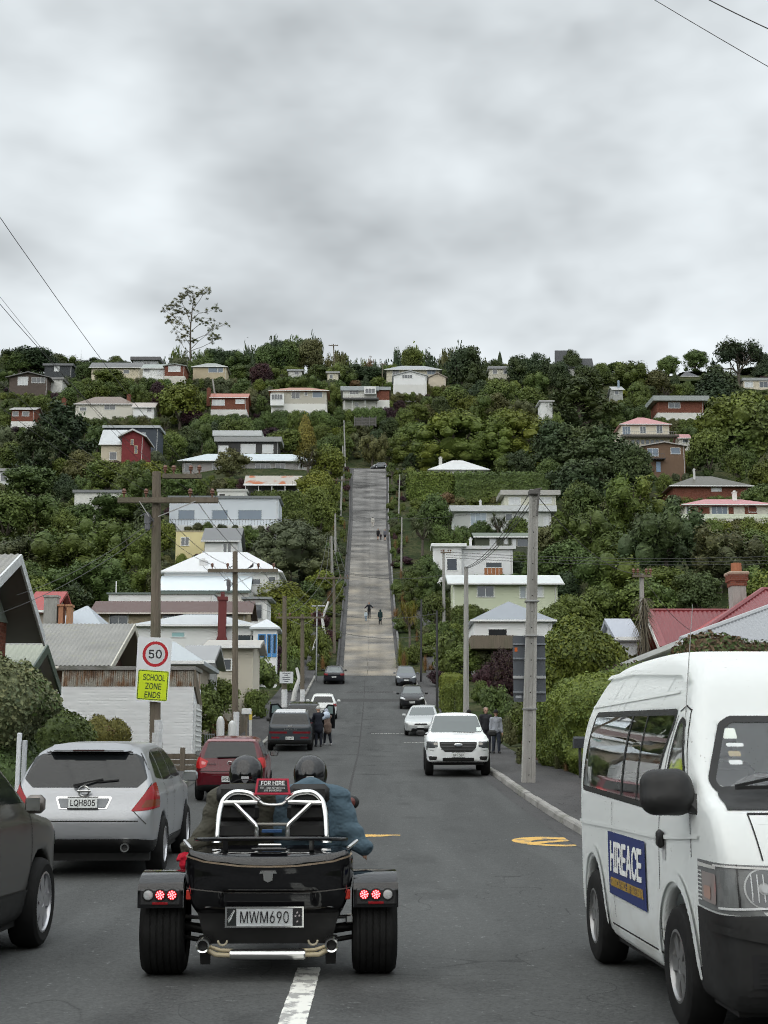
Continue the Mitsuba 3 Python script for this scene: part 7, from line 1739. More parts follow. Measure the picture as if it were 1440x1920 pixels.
# luggage rail, roll hoops, seats
TK.put('luggage_rail', tube([(-.55, -.05, .945), (-.48, -.25, .955), (-.32, -.38, .965), (-.15, -.42, .968), (.15, -.42, .968), (.32, -.38, .965), (.48, -.25, .955), (.55, -.05, .945)], .014, 8), 'black_gloss', True)
TK.put('luggage_rail', tube([(-.40, -.12, .95), (-.2, -.16, .955), (.2, -.16, .955), (.40, -.12, .95)], .012, 8), 'chrome', True)
for x in (-.31, -.29 + .59): TK.put('rail_post', bar((x, -.35, .84), (x, -.37, .965), .035, .03), 'black_gloss', 30)
for sg in (-1, 1):
 TK.put('grab_bar', tube([(sg * .625, -.1, .935), (sg * .56, -.28, .895)], .014, 8), 'chrome', True)
 o, i_ = sg * .405, sg * .10
 # hoop: outer leg, arch over the head rest, inner end bent down to the cross tube
 a = [(o, .06, .93), (o - sg * .01, .10, 1.10), (o - sg * .03, .13, 1.20), (o - sg * .055, .14, 1.24), (o - sg * .10, .145, 1.272), (sg * .25, .145, 1.28), (sg * .17, .145, 1.266), (sg * .125, .145, 1.235), (sg * .10, .145, 1.215)]
 a = np.array(a); a = np.column_stack([spline(a[:, [0, 2]].tolist(), 4, False), np.interp(np.linspace(0, len(a) - 1, (len(a) - 1) * 4 + 1), np.arange(len(a)), a[:, 1])])[:, [0, 2, 1]]
 TK.put('roll_hoop', tube(a, .021, 12), 'chrome', True)
 TK.put('roll_bar', tube([(o - sg * .03, .13, 1.20), (sg * .115, .14, 1.205)], .021, 12), 'chrome', True)
 TK.put('roll_bar', tube([(sg * .285, .13, 1.197), (sg * .125, .10, 1.045), (sg * .115, .10, 1.02), (sg * .115, .10, .94)], .018, 12), 'chrome', True)
 TK.put('bar_foot', xf(lathe([(0, 0), (.04, 0), (.036, .02), (.02, .03), (0, .03)], 14), mv(o, .06, .915)), 'chrome', 30)
 TK.put('backrest', cat([rbx(sg * .26 - .165, sg * .26 + .165, .19, .30, .93, 1.06, .03), rbx(sg * .26 - .155, sg * .26 + .155, .22, .30, 1.061, 1.19, .03)]), 'black_plastic', 30)
 TK.put('head_rest', xf(rbx(-.155, .155, -.055, .055, -.075, .075, .035), mv(sg * .27, .225, 1.262)), 'black_plastic', 40)
 TK.put('seat', rbx(sg * .26 - .19, sg * .26 + .19, .30, .72, .72, .86, .05), 'black_plastic', 30)
TK.put('cross_tube', tube([(-.13, .10, 1.045), (.13, .10, 1.045)], .011, 8), 'satin', True, color=(.2, .19, .17))
TK.put('cross_tube', tube([(-.105, .145, 1.215), (-.07, .145, 1.19), (0, .145, 1.183), (.07, .145, 1.19), (.105, .145, 1.215)], .012, 8), 'chrome', True)
TK.put('reflector_strip', rbx(-.075, .075, .06, .08, .985, 1.01, .004), 'lens', color=(.03, .07, .16))
# hire sign between the hoops
k = numbered(TK.k + '__hire_sign'); sm_ = TM(TK.M @ mv(0, .10, 1.318, rx=-.12))
put(k, hull([(x, y, z) for x, z in ((-.118, .062), (.118, .062), (.134, -.055), (-.134, -.055)) for y in (0, .05)]), 'print', color=(.42, .02, .05), M=sm_)
put((k, 'board'), hull([(x, y, z) for x, z in ((-.103, .048), (.103, .048), (.115, -.04), (-.115, -.04)) for y in (-.004, .002)]), 'print', color=(.012, .012, .013), M=sm_)
put((k, 'lettering'), xf(wall_text('FOR HIRE', .029, .002, True, .175), mv(0, -.0045, .028)), 'print', color=(.72, .72, .72), M=sm_)
put((k, 'rule'), bx(-.10, .10, -.0065, -.0042, .0055, .0075), 'print', color=(.5, .5, .5), M=sm_)
put((k, 'small_lettering'), cat([xf(wall_text('TXT - 0800 527 289 9476', .012, .002, True, .185), mv(0, -.0045, -.009)), xf(wall_text('JOE BOOKINGS', .012, .002, True, .13), mv(0, -.0045, -.027))]), 'print', color=(.55, .55, .55), M=sm_)
# front end and the mirror that shows beside the blue jacket
TK.put('fork', cat([tube([(sg * .09, 2.32, .3), (sg * .09, 1.75, 1.0)], .03, 8) for sg in (-1, 1)]), 'chrome', True)
TK.put('handlebar', tube([(-.42, 1.35, 1.12), (-.3, 1.55, 1.1), (0, 1.75, 1.02), (.3, 1.55, 1.1), (.42, 1.35, 1.12)], .016, 8), 'chrome', True)
TK.put('mirror', cat([xf(trimesh.creation.icosphere(2, 1), mv(.615, 1.2, 1.175, s=(.055, .045, .055))), tube([(.42, 1.4, 1.12), (.52, 1.3, 1.13), (.60, 1.22, 1.15)], .008, 6)]), 'black_plastic', True)
TK.put('mirror_glass', xf(trimesh.creation.icosphere(2, 1), mv(.607, 1.165, 1.175, s=(.032, .02, .04))), 'lens', True, color=(.12, .035, .03))
# ---------------------------------------------------------------- people
SKIN = (.42, .26, .19)
def hand_bones(w, d, side, curl=.25, s=1.0):
 """a relaxed hand at the wrist w pointing along d: palm, four fingers of different length, a thumb from the palm's side"""
 d = unit(np.asarray(d, float)); side = unit(np.asarray(side, float) - d * (np.asarray(side, float) @ d)); n = np.cross(d, side)
 w = np.asarray(w, float)
 out = [(w, w + d * .075 * s, .026 * s, .030 * s), (w + side * .012 * s, w + d * .085 * s + side * .026 * s, .02 * s, .016 * s), (w - side * .012 * s, w + d * .08 * s - side * .024 * s, .02 * s, .016 * s)]
 for i, L in enumerate((.075, .085, .08, .062)):
  b = w + d * .085 * s + side * (.030 - .02 * i) * s
  m = b + (d * .55 + n * curl * .35) * L * s
  e = m + (d * .42 + n * curl) * L * .8 * s
  out += [(b, m, .0105 * s, .0095 * s), (m, e, .0095 * s, .0075 * s)]
 t0 = w + d * .03 * s + side * .026 * s
 t1 = t0 + (d * .03 + side * .03) * s
 out += [(t0, t1, .014 * s, .012 * s), (t1, t1 + (d * .035 + side * .008) * s, .012 * s, .009 * s)]
 return out
def head_bones(c, f, s=1.0):
 """skull, jaw, nose and ears round the centre c, looking along f"""
 f = unit(np.asarray(f, float)); r = unit(np.cross(f, [0, 0, 1.0])); u = np.cross(r, f)
 return [(c + u * .025 * s - f * .012 * s, c + u * .02 * s + f * .012 * s, .098 * s, .092 * s), (c - u * .04 * s + f * .02 * s, c - u * .085 * s + f * .055 * s, .075 * s, .042 * s),
   (c + f * .098 * s + u * .01 * s, c + f * .118 * s - u * .022 * s, .012 * s, .017 * s), (c + r * .088 * s - u * .01 * s, c + r * .098 * s + u * .02 * s, .018 * s, .022 * s), (c - r * .088 * s - u * .01 * s, c - r * .098 * s + u * .02 * s, .018 * s, .022 * s)]
def face(k, c, f, s, M):
 f = unit(np.asarray(f, float)); r = unit(np.cross(f, [0, 0, 1.0])); u = np.cross(r, f)
 for a in (-1, 1): put((k, 'eye'), trimesh.creation.icosphere(1, .011 * s).apply_translation(c + f * .094 * s + r * a * .034 * s + u * .012 * s), 'lens', True, color=(.03, .025, .02), M=M)
 put((k, 'mouth'), tube([c + f * .097 * s - r * .024 * s - u * .05 * s, c + f * .106 * s - u * .052 * s, c + f * .097 * s + r * .024 * s - u * .05 * s], .006 * s, 6), 'skin', True, color=(.3, .12, .1), M=M)
def person(label, x, y, z, rz, H, top, legs, hair=(.03, .025, .02), stride=.12, arms=((.1, .15, .1), (-.1, .15, .1)), lean=0.0, coat=0.0, hat=None, group=None, shoe=(.03, .03, .03), bare=0.0, look=(0, 1, 0), h=.028, hood=False, skin=SKIN):
 """a standing or walking person facing +y of its own frame. arms: (swing forward, out, elbow bend) of the left and right arm"""
 k = thing('person', label, 'person', group)
 M = TM(mv(x, y, z, rz)); s = H / 1.75
 V = lambda *a: np.array(a, float) * s
 hip, chest, neck = V(0, 0, .93), V(0, lean * .42, 1.30), V(0, lean * .62, 1.47)
 head = neck + V(0, .02 + lean * .1, .165)
 bl, tor, leg, feet, hands = [], [], [], [], []
 tor += [(hip + V(0, 0, .02), (hip + chest) / 2, .135 * s, .13 * s), ((hip + chest) / 2, chest, .13 * s, .15 * s), (hip + V(-.07, 0, .02), hip + V(.07, 0, .02), .12 * s, .12 * s)]
 for i, sg in enumerate((-1, 1)):
  sh = chest + V(sg * .175, 0, .10)
  tor.append((chest + V(0, 0, .05), sh, .11 * s, .075 * s))
  sw, out, el = arms[i]
  d1 = unit(np.array([sg * math.sin(out), math.sin(sw) * math.cos(out), -math.cos(sw) * math.cos(out)]))
  e = sh + d1 * .30 * s
  d2 = unit(np.array([sg * math.sin(out) * .5, math.sin(sw + el) * math.cos(out), -math.cos(sw + el) * math.cos(out)]))
  w = e + d2 * .26 * s
  tor += [(sh, e, .062 * s, .05 * s), (e, w - d2 * .02 * s, .05 * s, .038 * s)]
  hands += [(e, w, .04 * s, .028 * s)] + hand_bones(w, d2, (0, 1, 0.1), .3, s)
  fw = stride * (1 if i == 0 else -1)
  hp = hip + V(sg * .095, 0, -.03)
  an = V(sg * .10, fw, .085); kn = (hp + an) / 2 + V(0, .035 + max(0, -fw) * .15, .01)
  leg += [(hp, kn, .088 * s, .062 * s), (kn, an, .062 * s, .044 * s)]
  feet += [(an + V(0, -.03, -.04), an + V(0.01 * sg, .15, -.055), .042 * s, .034 * s)]
 bl = [q[:4] for q in tor] + leg + feet + hands + [(chest + V(0, 0, .08), neck, .075 * s, .056 * s), (neck, head - V(0, 0, .06), .055 * s, .055 * s)] + head_bones(head, look, s)
 put(k + '__body', bones([(a, b, ra * .92, rb * .92) for a, b, ra, rb in bl], h, .02), 'skin', True, color=skin, M=M)
 tt = [(a, b, ra, rb) for a, b, ra, rb in tor]
 if coat: tt += [(hip + V(0, 0, .05), hip + V(0, 0, -coat), .15 * s, .17 * s), (hip + V(-.06, 0, 0), hip + V(-.08, 0, -coat), .1 * s, .1 * s), (hip + V(.06, 0, 0), hip + V(.08, 0, -coat), .1 * s, .1 * s)]
 tt += [(chest + V(0, 0, .06), neck - V(0, 0, .03), .09 * s, .075 * s)]
 put((k, 'jacket'), bones(tt, h, .035, .016), 'cloth', True, color=top, M=M)
 cut = (lambda S, X: np.maximum(S, bare * s - X[..., 2])) if bare else None
 put((k, 'trousers'), bones(leg + [(hip + V(-.06, 0, 0), hip + V(.06, 0, 0), .115 * s, .115 * s)], h, .03, .014, cut), 'cloth', True, color=legs, M=M)
 [put((k, 'shoe'), bones([q], h * .7, .02, .008), 'satin', True, color=shoe, M=M) for q in feet]
 f = unit(np.asarray(look, float))
 if hood: put((k, 'hood'), bones([(head + V(0, 0, .03) - f * .03 * s, head + V(0, 0, -.08) - f * .05 * s, .115 * s, .1 * s)], h, .02, .01, lambda S, X: np.maximum(S, ((X - head) @ f) - .06 * s)), 'cloth', True, color=top, M=M)
 elif hat is not None: put((k, 'hat'), cat([bones([(head + V(0, 0, .05), head + V(0, 0, .085), .108 * s, .085 * s)], h, .02, .006, lambda S, X: np.maximum(S, head[2] + .035 * s - X[..., 2])), xf(lathe([(0, 0), (.15 * s, -.01), (.15 * s, .004), (0, .012)], 20), mv(head[0], head[1] + .03 * s, head[2] + .05 * s))]), 'cloth', True, color=hat, M=M)
 else: put((k, 'hair'), bones([(head + V(0, 0, .035) - f * .02 * s, head + V(0, 0, .0) - f * .035 * s, .103 * s, .095 * s)], h, .02, .006, lambda S, X: np.maximum(S, ((X - head) @ f) - .055 * s + np.clip(head[2] + .05 * s - X[..., 2], 0, 1) * .6)), 'satin', True, color=hair, M=M)
 face(k, head, look, s, M)
 return k
def rider(label, x0, jacket, arm_l, arm_r, glove, seat_y=.45, wide=1.0, trousers=(.02, .022, .03), hood=False):
 """a seated rider in the trike's frame: helmet, jacket, both arms given as (elbow, wrist, fingers' direction)"""
 k = thing('person', label, 'person')
 V = lambda *a: np.array(a, float) - np.array([0, 0, .075])
 D_ = lambda *a: np.array(a, float)
 hip, waist, chest, neck = V(x0, seat_y + .06, .90), V(x0, seat_y + .05, 1.06), V(x0, seat_y + .05, 1.22), V(x0, seat_y + .08, 1.36)
 head = V(x0, seat_y + .11, 1.475)
 tor = [(hip, waist, .17 * wide, .18 * wide, .08), (waist, chest, .18 * wide, .17 * wide, .08), (V(x0 - .09, seat_y + .05, 1.05), V(x0 + .09, seat_y + .05, 1.05), .155 * wide, .155 * wide, .08)]
 hands, sk = [], []
 for sg, arm in ((-1, arm_l), (1, arm_r)):
  sh = chest + D_(sg * .185 * wide, 0, .06); e, w, d = V(*arm[0]), V(*arm[1]), np.array(arm[2], float)
  tor += [(chest + D_(0, 0, .06), sh, .12, .092, .07), (sh, e, .098 * wide, .078 * wide, .05), (e, w, .078 * wide, .055, .04)]
  hb = hand_bones(w, d, np.cross(unit(d), [0, 0, 1.0]) * -sg + D_(0, .2, 0), .9)
  hands.append(hb); sk += [(e, w, .05, .032)] + hb
 legs = []
 for sg in (-1, 1):
  kn = V(x0 + sg * .15, seat_y + .55, .90); an = V(x0 + sg * .16, seat_y + .72, .50)
  legs += [(hip + D_(sg * .09, 0, 0), kn, .095, .07), (kn, an, .068, .05)]
 feet = [(V(x0 + sg * .16, seat_y + .70, .46), V(x0 + sg * .16, seat_y + .88, .44), .045, .04) for sg in (-1, 1)]
 put(k + '__body', bones([q[:4] for q in tor if True] + legs + feet + sk + [(chest, neck, .07, .06), (neck, head, .06, .06)] + head_bones(head, (0, 1, 0)), .024, .02, -.012), 'skin', True, color=SKIN, M=TK.T)
 def folds(S, X):
  return S + .009 * (meshkit.fbm(X * np.array([9, 9, 14]) + x0 * 7, 3, 5) - .5) + .008 * np.sin(X[..., 2] * 52 + 5 * meshkit.noise(X * 5, 3)) * np.clip((np.abs(X[..., 0] - x0) - .12) * 8, 0, 1)
 hood_ = [(neck + D_(-.09, -.12, -.05), neck + D_(.09, -.12, -.05), .085, .085), (neck + D_(0, -.13, .0), neck + D_(0, -.15, -.12), .09, .07)] if hood else []
 collar = hood_ + [(neck + D_(0, -.02, -.05), neck + D_(0, -.01, .0), .10, .085)]
 put((k, 'jacket'), bones(tor + collar, .02, .05, .014, folds), 'cloth', True, color=jacket, M=TK.T)
 put((k, 'trousers'), bones(legs + [(hip + D_(-.08, 0, -.02), hip + D_(.08, 0, -.02), .12, .12)], .024, .03, .012), 'cloth', True, color=trousers, M=TK.T)
 for q in feet: put((k, 'boot'), bones([q], .02, .02, .01), 'satin', True, color=(.02, .02, .02), M=TK.T)
 if glove is not None:
  for hb in hands: put((k, 'glove'), bones(hb, .008, .012, .004), 'cloth', True, color=glove, M=TK.T)
 # helmet: a shell with a grey crown band, a rim and a rear vent
 hs = bones([(head + D_(0, -.015, .025), head + D_(0, .01, .03), .130, .128), (head + D_(0, -.03, -.05), head + D_(0, .0, -.05), .112, .108)], .015, .06, 0, lambda S, X: np.maximum(S, head[2] - .115 - X[..., 2]))
 q = put((k, 'helmet'), hs, 'black_gloss', True, M=TK.T)
 pm_ = patch(hs, rpoly([(head[0] - .03, head[2] - .028), (head[0] + .03, head[2] - .028), (head[0] + .03, head[2] - .006), (head[0] - .03, head[2] - .006)], .004), '-y', .004, 0)
 if pm_ is not None: put((q, 'maker_label'), pm_, 'satin', True, color=(.35, .36, .37), M=TK.T)
 pm_ = patch(hs, [(head[0] - .028, head[2] - .034), (head[0] + .028, head[2] - .034), (head[0], head[2] - .07)], '-y', .004, 0)
 if pm_ is not None: put((q, 'vent'), pm_, 'satin', True, color=(.14, .14, .15), M=TK.T)
 for zz, cc in ((-.035, (.03, .03, .032)), (-.10, (.04, .04, .042))):
  pm_ = patch(hs, LineString([(head[0] - .12, head[2] + zz - .03), (head[0] - .06, head[2] + zz), (head[0], head[2] + zz + .012), (head[0] + .06, head[2] + zz), (head[0] + .12, head[2] + zz - .03)]).buffer(.004), '-y', .003, 0)
  if pm_ is not None: put((q, 'ridge'), pm_, 'satin', True, color=cc, M=TK.T)
 return k
rider('rider in an olive padded jacket and black helmet on the left trike seat', -.225, (.052, .05, .038), ((-.50, .42, 1.02), (-.63, .30, .93), (-.35, -.6, -.8)), ((.02, .55, 1.05), (-.05, .75, .98), (0, .9, -.2)), (.42, .012, .03), wide=.98)
rider('rider in a blue hooded jacket and black helmet on the right trike seat', .275, (.062, .098, .125), ((.02, .50, 1.05), (.05, .72, .98), (0, .9, -.2)), ((.57, .42, 1.05), (.69, .36, .93), (.1, -.1, -1)), None, wide=1.06, hood=True)
# people beside the black car
_g = lambda x, y: (x, y, float(prof(y)) + .006)
person('person in a long dark coat with a cap beside the open car door', *_g(-2.40, 64.6), .25, 1.78, (.014, .016, .024), (.018, .02, .028), hat=(.42, .42, .40), arms=((.5, .25, .7), (.9, .2, .9)), stride=.05, coat=.18, lean=.12)
person('person in a brown padded coat bending towards the open car door', *_g(-2.02, 65.6), .5, 1.62, (.14, .10, .082), (.012, .014, .02), arms=((1.1, .1, .5), (1.2, .1, .4)), stride=.16, coat=.22, lean=.22, hat=(.40, .43, .50), shoe=(.4, .4, .4))
bag = thing('bag', 'pale blue plastic bundle held between the two people at the car door', 'bag')
put(bag, bones([((-2.24, 64.75, 3.52), (-2.06, 64.95, 3.66), .12, .16), ((-2.18, 64.8, 3.62), (-1.99, 64.95, 3.58), .12, .10)], .03, .05, 0, lambda S, X: S + .03 * (meshkit.fbm(X * 9, 3, 2) - .5)), 'satin', True, color=(.42, .48, .58))
# people on the steep street
_at = lambda x, y: (lambda p: (p[0], p[1], float(prof(p[1])) + .045))(G(x, y))
person('person in a black top standing with spread elbows on the steep street', *_at(692, 1160), 3.1, 1.78, (.012, .014, .018), (.02, .02, .024), arms=((.2, .75, 1.2), (.2, .75, 1.0)), stride=.04, h=.03)
person('small child in pale blue clothes beside the person in black', *_at(686, 1166), .2, 1.12, (.42, .48, .52), (.2, .27, .34), stride=.08, h=.022)
person('person in a dark green hooded coat walking up the steep street', *_at(713, 1172), .1, 1.62, (.014, .03, .032), (.012, .013, .016), coat=.35, hood=True, stride=.14, h=.028)
person('person in a black top and shorts on the upper steep street', *_at(709, 1013), 2.9, 1.74, (.016, .014, .016), (.014, .014, .018), bare=.5, stride=.1, h=.03)
person('small child in dark clothes between two adults on the upper street', *_at(714, 1014), 2.9, 1.02, (.03, .025, .028), (.05, .04, .045), stride=.1, h=.022)
person('person in a grey top and black shorts on the upper steep street', *_at(722, 1014.5), 2.8, 1.74, (.12, .12, .14), (.014, .014, .016), bare=.5, stride=.12, h=.03)
person('person in white walking higher up the steep street', *_at(699, 989), .1, 1.66, (.52, .50, .46), (.45, .42, .38), stride=.12, h=.03)
# people by the fence on the right
for lab, x, y, Hh, tp, lg, hr, kk in (('bald person in a dark jacket by the fence behind the white truck', 4.62, 57.5, 1.80, (.025, .025, .03), (.03, .03, .04), None, {}), ('person in a grey shirt and dark cap on the right footpath', 4.98, 57.0, 1.68, (.30, .32, .36), (.03, .035, .05), None, {'hat': (.02, .02, .022)}), ('person in a dark cap half hidden behind the white truck', 4.0, 58.5, 1.66, (.05, .035, .035), (.03, .03, .03), None, {'hat': (.02, .02, .02)})):
 person(lab, x, y, float(prof(y)) + .14, math.pi + .2, Hh, tp, lg, hair=(.2, .14, .11), stride=.08, **kk)
# ---------------------------------------------------------------- near houses, hedges, fences, poles, wires, signs
def roof_sheet(A, B, up, f, period, amp, n_mat, t, part='roof_sheet', color=None):
 """corrugated iron over a roof plane: eave from A to B, up the slope by up * f(u)"""
 A, B, up = (np.asarray(q, float) for q in (A, B, up))
 L = np.linalg.norm(B - A); n = max(8, int(L / period) * 4)
 nrm = unit(np.cross(B - A, up)); nrm = nrm if nrm[2] > 0 else -nrm
 u = np.linspace(0, 1, n + 1); w = amp * np.sin(u * L / period * 2 * math.pi)
 lo = A + (B - A) * u[:, None] + nrm * (.03 + w[:, None])
 hi = lo + up * np.array([f(q) for q in u])[:, None]
 V = np.vstack([lo, hi]); i = np.arange(n)
 F = quads(np.stack([i, i + 1, i + n + 2, i + n + 1], 1))
 return put((t, part), (V, F), n_mat, True, **({'color': color} if color is not None else {}))
def street_gable(label, xg, yr, zr, ye0, ze0, ye1, ze1, xl, wall, wmat, roofmat, roofc=None, oh=.7, fascia=WHITE, soffit=(.2, .185, .17), catg='house', gable=None, extra=None):
 """a house whose gable faces the street (+x): ridge along x at (yr, zr), eaves at ye0 (near) and ye1 (far)"""
 t = thing('house' if catg == 'house' else catg, label, catg)
 th = .14
 g = float(ground((xg + xl) / 2, yr)) - .5
 put(t + '__roof', extr([(ye0, ze0), (yr, zr), (ye1, ze1), (ye1, ze1 - th), (yr, zr - th * 1.2), (ye0, ze0 - th)], xg - xl, 'yz', xl), 'satin', color=soffit)
 for (ya, za), nm in (((ye0, ze0), 'near'), ((ye1, ze1), 'far')):
  A, B = (xl, ya, za), (xg + .02, ya, za)
  roof_sheet(A, B, (0, yr - ya, zr - za), lambda u: 1.0, .15, .018, roofmat, t, color=roofc)
  put((t, 'barge_board'), hull([(xg + .005 + d, y, z + q) for d in (0, .05) for y, z in ((ya, za), (yr, zr)) for q in (.03, -.22)]), 'satin', color=fascia)
  put((t, 'gutter'), tube([(xl, ya + (.06 if ya > yr else -.06), za - .05), (xg, ya + (.06 if ya > yr else -.06), za - .05)], .06, 6), 'satin', color=fascia)
 w0, w1 = ye0 + oh, ye1 - oh
 f = lambda y: ze0 + (zr - ze0) * (y - ye0) / (yr - ye0) if y < yr else ze1 + (zr - ze1) * (ye1 - y) / (ye1 - yr)
 wp = [(w0, g), (w0, f(w0) - .16), (yr, zr - .2), (w1, f(w1) - .16), (w1, g)]
 put(t + '__wall', extr(wp, xg - oh - xl, 'yz', xl), wmat, **({'color': wall} if wmat in ('matte', 'boards') else {}))
 if gable is not None: put((t, 'gable_panel'), extr([(w0 + .02, f(w0) - .17), (yr, zr - .22), (w1 - .02, f(w1) - .17)], .04, 'yz', xg - oh), 'matte', color=gable)
 if extra: extra(t)
 return t
# brick house with deep eaves at the left edge
def ex1(t):
 put((t, 'window'), bx(-9.07, -8.98, 31.9, 33.6, 3.0, 4.3), 'satin', color=WHITE); put((t, 'pane'), bx(-8.98, -8.965, 32.0, 33.5, 3.08, 4.22), 'house_glass')
street_gable('brick house with a deep grey soffited gable at the left edge', -8.32, 33.0, 6.32, 28.6, 4.45, 35.75, 4.62, -18, BRICK, 'red_brick', 'grey_iron', fascia=(.55, .57, .58), oh=.75, gable=(.20, .23, .20), soffit=(.13, .12, .11), extra=ex1)
# small gable with a dark green barge
def ex2(t): put((t, 'downpipe'), tube([(-8.75, 38.55, 1), (-8.75, 38.55, 3.5)], .04, 6), 'satin', True, color=WHITE); put((t, 'window'), bx(-9.03, -8.97, 37.2, 37.9, 1.9, 2.9), 'satin', color=WHITE)
street_gable('small porch house with a dark green barge and white gable', -8.62, 37.4, 4.55, 35.4, 3.62, 39.2, 3.55, -17, (.29, .25, .19), 'matte', 'satin', roofc=(.27, .29, .23), oh=.4, fascia=(.05, .075, .06), gable=(.60, .61, .61), extra=ex2)
# long house with grey corrugated roof
street_gable('long house with a grey corrugated iron roof and cream fascia', -9.05, 53.6, 6.68, 49.0, 4.78, 57.6, 4.9, -24, (.16, .10, .075), 'matte', 'grey_iron', oh=.9, fascia=(.46, .44, .38), soffit=(.2, .18, .16), gable=(.10, .06, .05))
# white brick garage with rusty iron strip
gk = thing('garage', 'white painted brick garage wall topped by a rusty corrugated iron strip', 'garage')
xa, xb, ya, yb = P(108, 1300, 47)[0], P(363, 1300, 47)[0], 47.0, 49.0
zt = P(200, 1287, 47)[2]; z2 = P(200, 1256, 47)[2]; z3 = P(200, 1249, 47)[2]
put(gk + '__wall', bx(xa, xb, ya, yb, .4, zt), 'white_brick')
nr = 60
for i in range(nr):
 u0 = xa + .15 + (xb - xa - .15) * i / nr; w = (xb - xa - .15) / nr
 put((gk, 'iron_rib'), hull([(u0, ya + .02, zt), (u0 + w * .92, ya + .02, zt), (u0 + w * .46, ya - .05, zt), (u0, ya + .10, z2), (u0 + w * .92, ya + .10, z2), (u0 + w * .46, ya + .03, z2)]), 'rusty_iron')
put((gk, 'roof'), bx(xa + .1, xb - .02, ya + .1, yb, zt + .002, z2 - .02), 'rusty_iron')
put((gk, 'capping'), bx(xa, xb + .04, ya - .02, yb + .02, z2, z3), 'kerb')
put((gk, 'corner_board'), hull([(xb + .003, y, z) for y, z in ((ya, zt - .02), (ya, z3 - .1), (yb, zt - 1.0), (yb, zt - .5))] + [(xb + .06, y, z) for y, z in ((ya, zt - .02), (ya, z3 - .1), (yb, zt - 1.0), (yb, zt - .5))]), 'old_wood')
put((gk, 'door'), bx(xb + .002, xb + .06, ya + .15, yb - .1, 1.2, zt - .55), 'satin', color=(.62, .63, .62))
for z in np.arange(1.35, zt - .7, .17): put((gk, 'louvre'), hull([(xb + .062, ya + .3, z), (xb + .062, yb - .25, z), (xb + .10, ya + .3, z), (xb + .10, yb - .25, z), (xb + .062, ya + .3, z + .06), (xb + .062, yb - .25, z + .06)]), 'satin', color=(.5, .51, .5))
# villa behind it with lichened chimney, blue white roof; red roof further back
def ex_ch(t, X0, X1, Zb, Zt, Y):
 for (p0, p1, q0, q1, cc, m) in ((83, 105, 1116, 1178, None, 'post_concrete'), (110, 118, 1133, 1150, (.34, .16, .09), 'matte'), (125, 133, 1133, 1150, (.34, .18, .1), 'matte')):
  a, b = P(p0, q0, Y - .6), P(p1, q1, Y - .6)
  put((t, 'chimney'), cat([bx(a[0], b[0], Y - .6, Y - .05, b[2] - 1.5, a[2] - .1), bx(a[0] - .05, b[0] + .05, Y - .65, Y, a[2] - .1, a[2])]), m, **({'color': cc} if cc else {}))
house('villa', 'villa with a pale blue corrugated hip roof and a lichened chimney', 96, 180, 1174, 1230, 70, (.5, .5, .48), 'matte', ('hip', 1136, (.48, .53, .58)), [], depth=6, oh=.3, extra=ex_ch, keep=(60, 1110, 182, 1180))
house('house', 'red roofed house showing behind the lichened chimney', 58, 92, 1146, 1180, 92, (.4, .35, .3), 'matte', ('gx', 1109, (.40, .05, .045)), [], depth=6, keep=(56, 1106, 98, 1150))
# right: villas with red and grey iron roofs and the brick chimney
tv = thing('villa', 'villa with a bright red corrugated iron roof and a tall brick chimney', 'villa')
RR = (.165, .032, .036)
zr, ze = 8.1, 6.25
put(tv + '__wall', cat([bx(12.6, 24, 59.6, 64.4, 0, 6.3), bx(12.9, 24, 55.0, 59.59, 0, 6.2)]), 'boards', color=(.5, .48, .42))
put(tv + '__roof', extr([(59.2, ze), (62, zr), (64.8, ze), (64.8, ze - .15), (62, zr - .2), (59.2, ze - .15)], 12.4, 'yz', 12.15), 'satin', color=(.3, .05, .05))
roof_sheet((12.15, 59.2, ze), (20, 59.2, ze), (0, 2.8, zr - ze), lambda u: 1.0, .21, .022, 'satin', tv, color=RR)
put((tv, 'barge_cap'), hull([(12.08 + d, y, z + q) for d in (0, .32) for y, z in ((59.1, ze), (62, zr)) for q in (.05, .075)]), 'satin', color=(.2, .045, .05))
put((tv, 'barge_board'), hull([(12.05 + d, y, z + q) for d in (0, .06) for y, z in ((59.1, ze), (62, zr)) for q in (.04, -.2)]), 'satin', color=(.6, .58, .55))
put((tv, 'ridge_cap'), tube([(12.1, 62, zr + .05), (17, 62, zr + .05)], .07, 6), 'satin', color=(.2, .045, .05))
e0, e1, yf, yb2, zp, ipt = 12.35, 30.0, 53.6, 66, 8.75, 4.4
put((tv, 'hip_roof'), hull([(x, y, z) for x in (e0, e1) for y in (yf, yb2) for z in (6.05, 6.2)] + [(e0 + ipt, (yf + yb2) / 2, zp), (e1 - ipt, (yf + yb2) / 2, zp)]), 'satin', color=(.3, .05, .05))
roof_sheet((e0, yf, 6.2), (e1, yf, 6.2), (0, (yb2 - yf) / 2, zp - 6.2), lambda u: min(1, u * (e1 - e0) / ipt, (1 - u) * (e1 - e0) / ipt), .21, .022, 'satin', tv, color=RR)
for w in (0,): put((tv, 'hip_cap'), tube([(e0, yf, 6.28), (e0 + ipt, (yf + yb2) / 2, zp + .07)], .10, 6), 'satin', color=(.2, .045, .05))
put((tv, 'ridge_cap'), tube([(e0 + ipt, (yf + yb2) / 2, zp + .07), (e1 - ipt, (yf + yb2) / 2, zp + .07)], .09, 6), 'satin', color=(.2, .045, .05))
a, b = P(1366, 1056, 60.5), P(1398, 1130, 60.5)
cw = b[0] - a[0]; zt_ = a[2]; cy0 = 60.2
k = put((tv, 'chimney'), bx(a[0] + .03, b[0] - .03, cy0, cy0 + cw, 7.2, zt_ - 1.02), 'post_concrete')
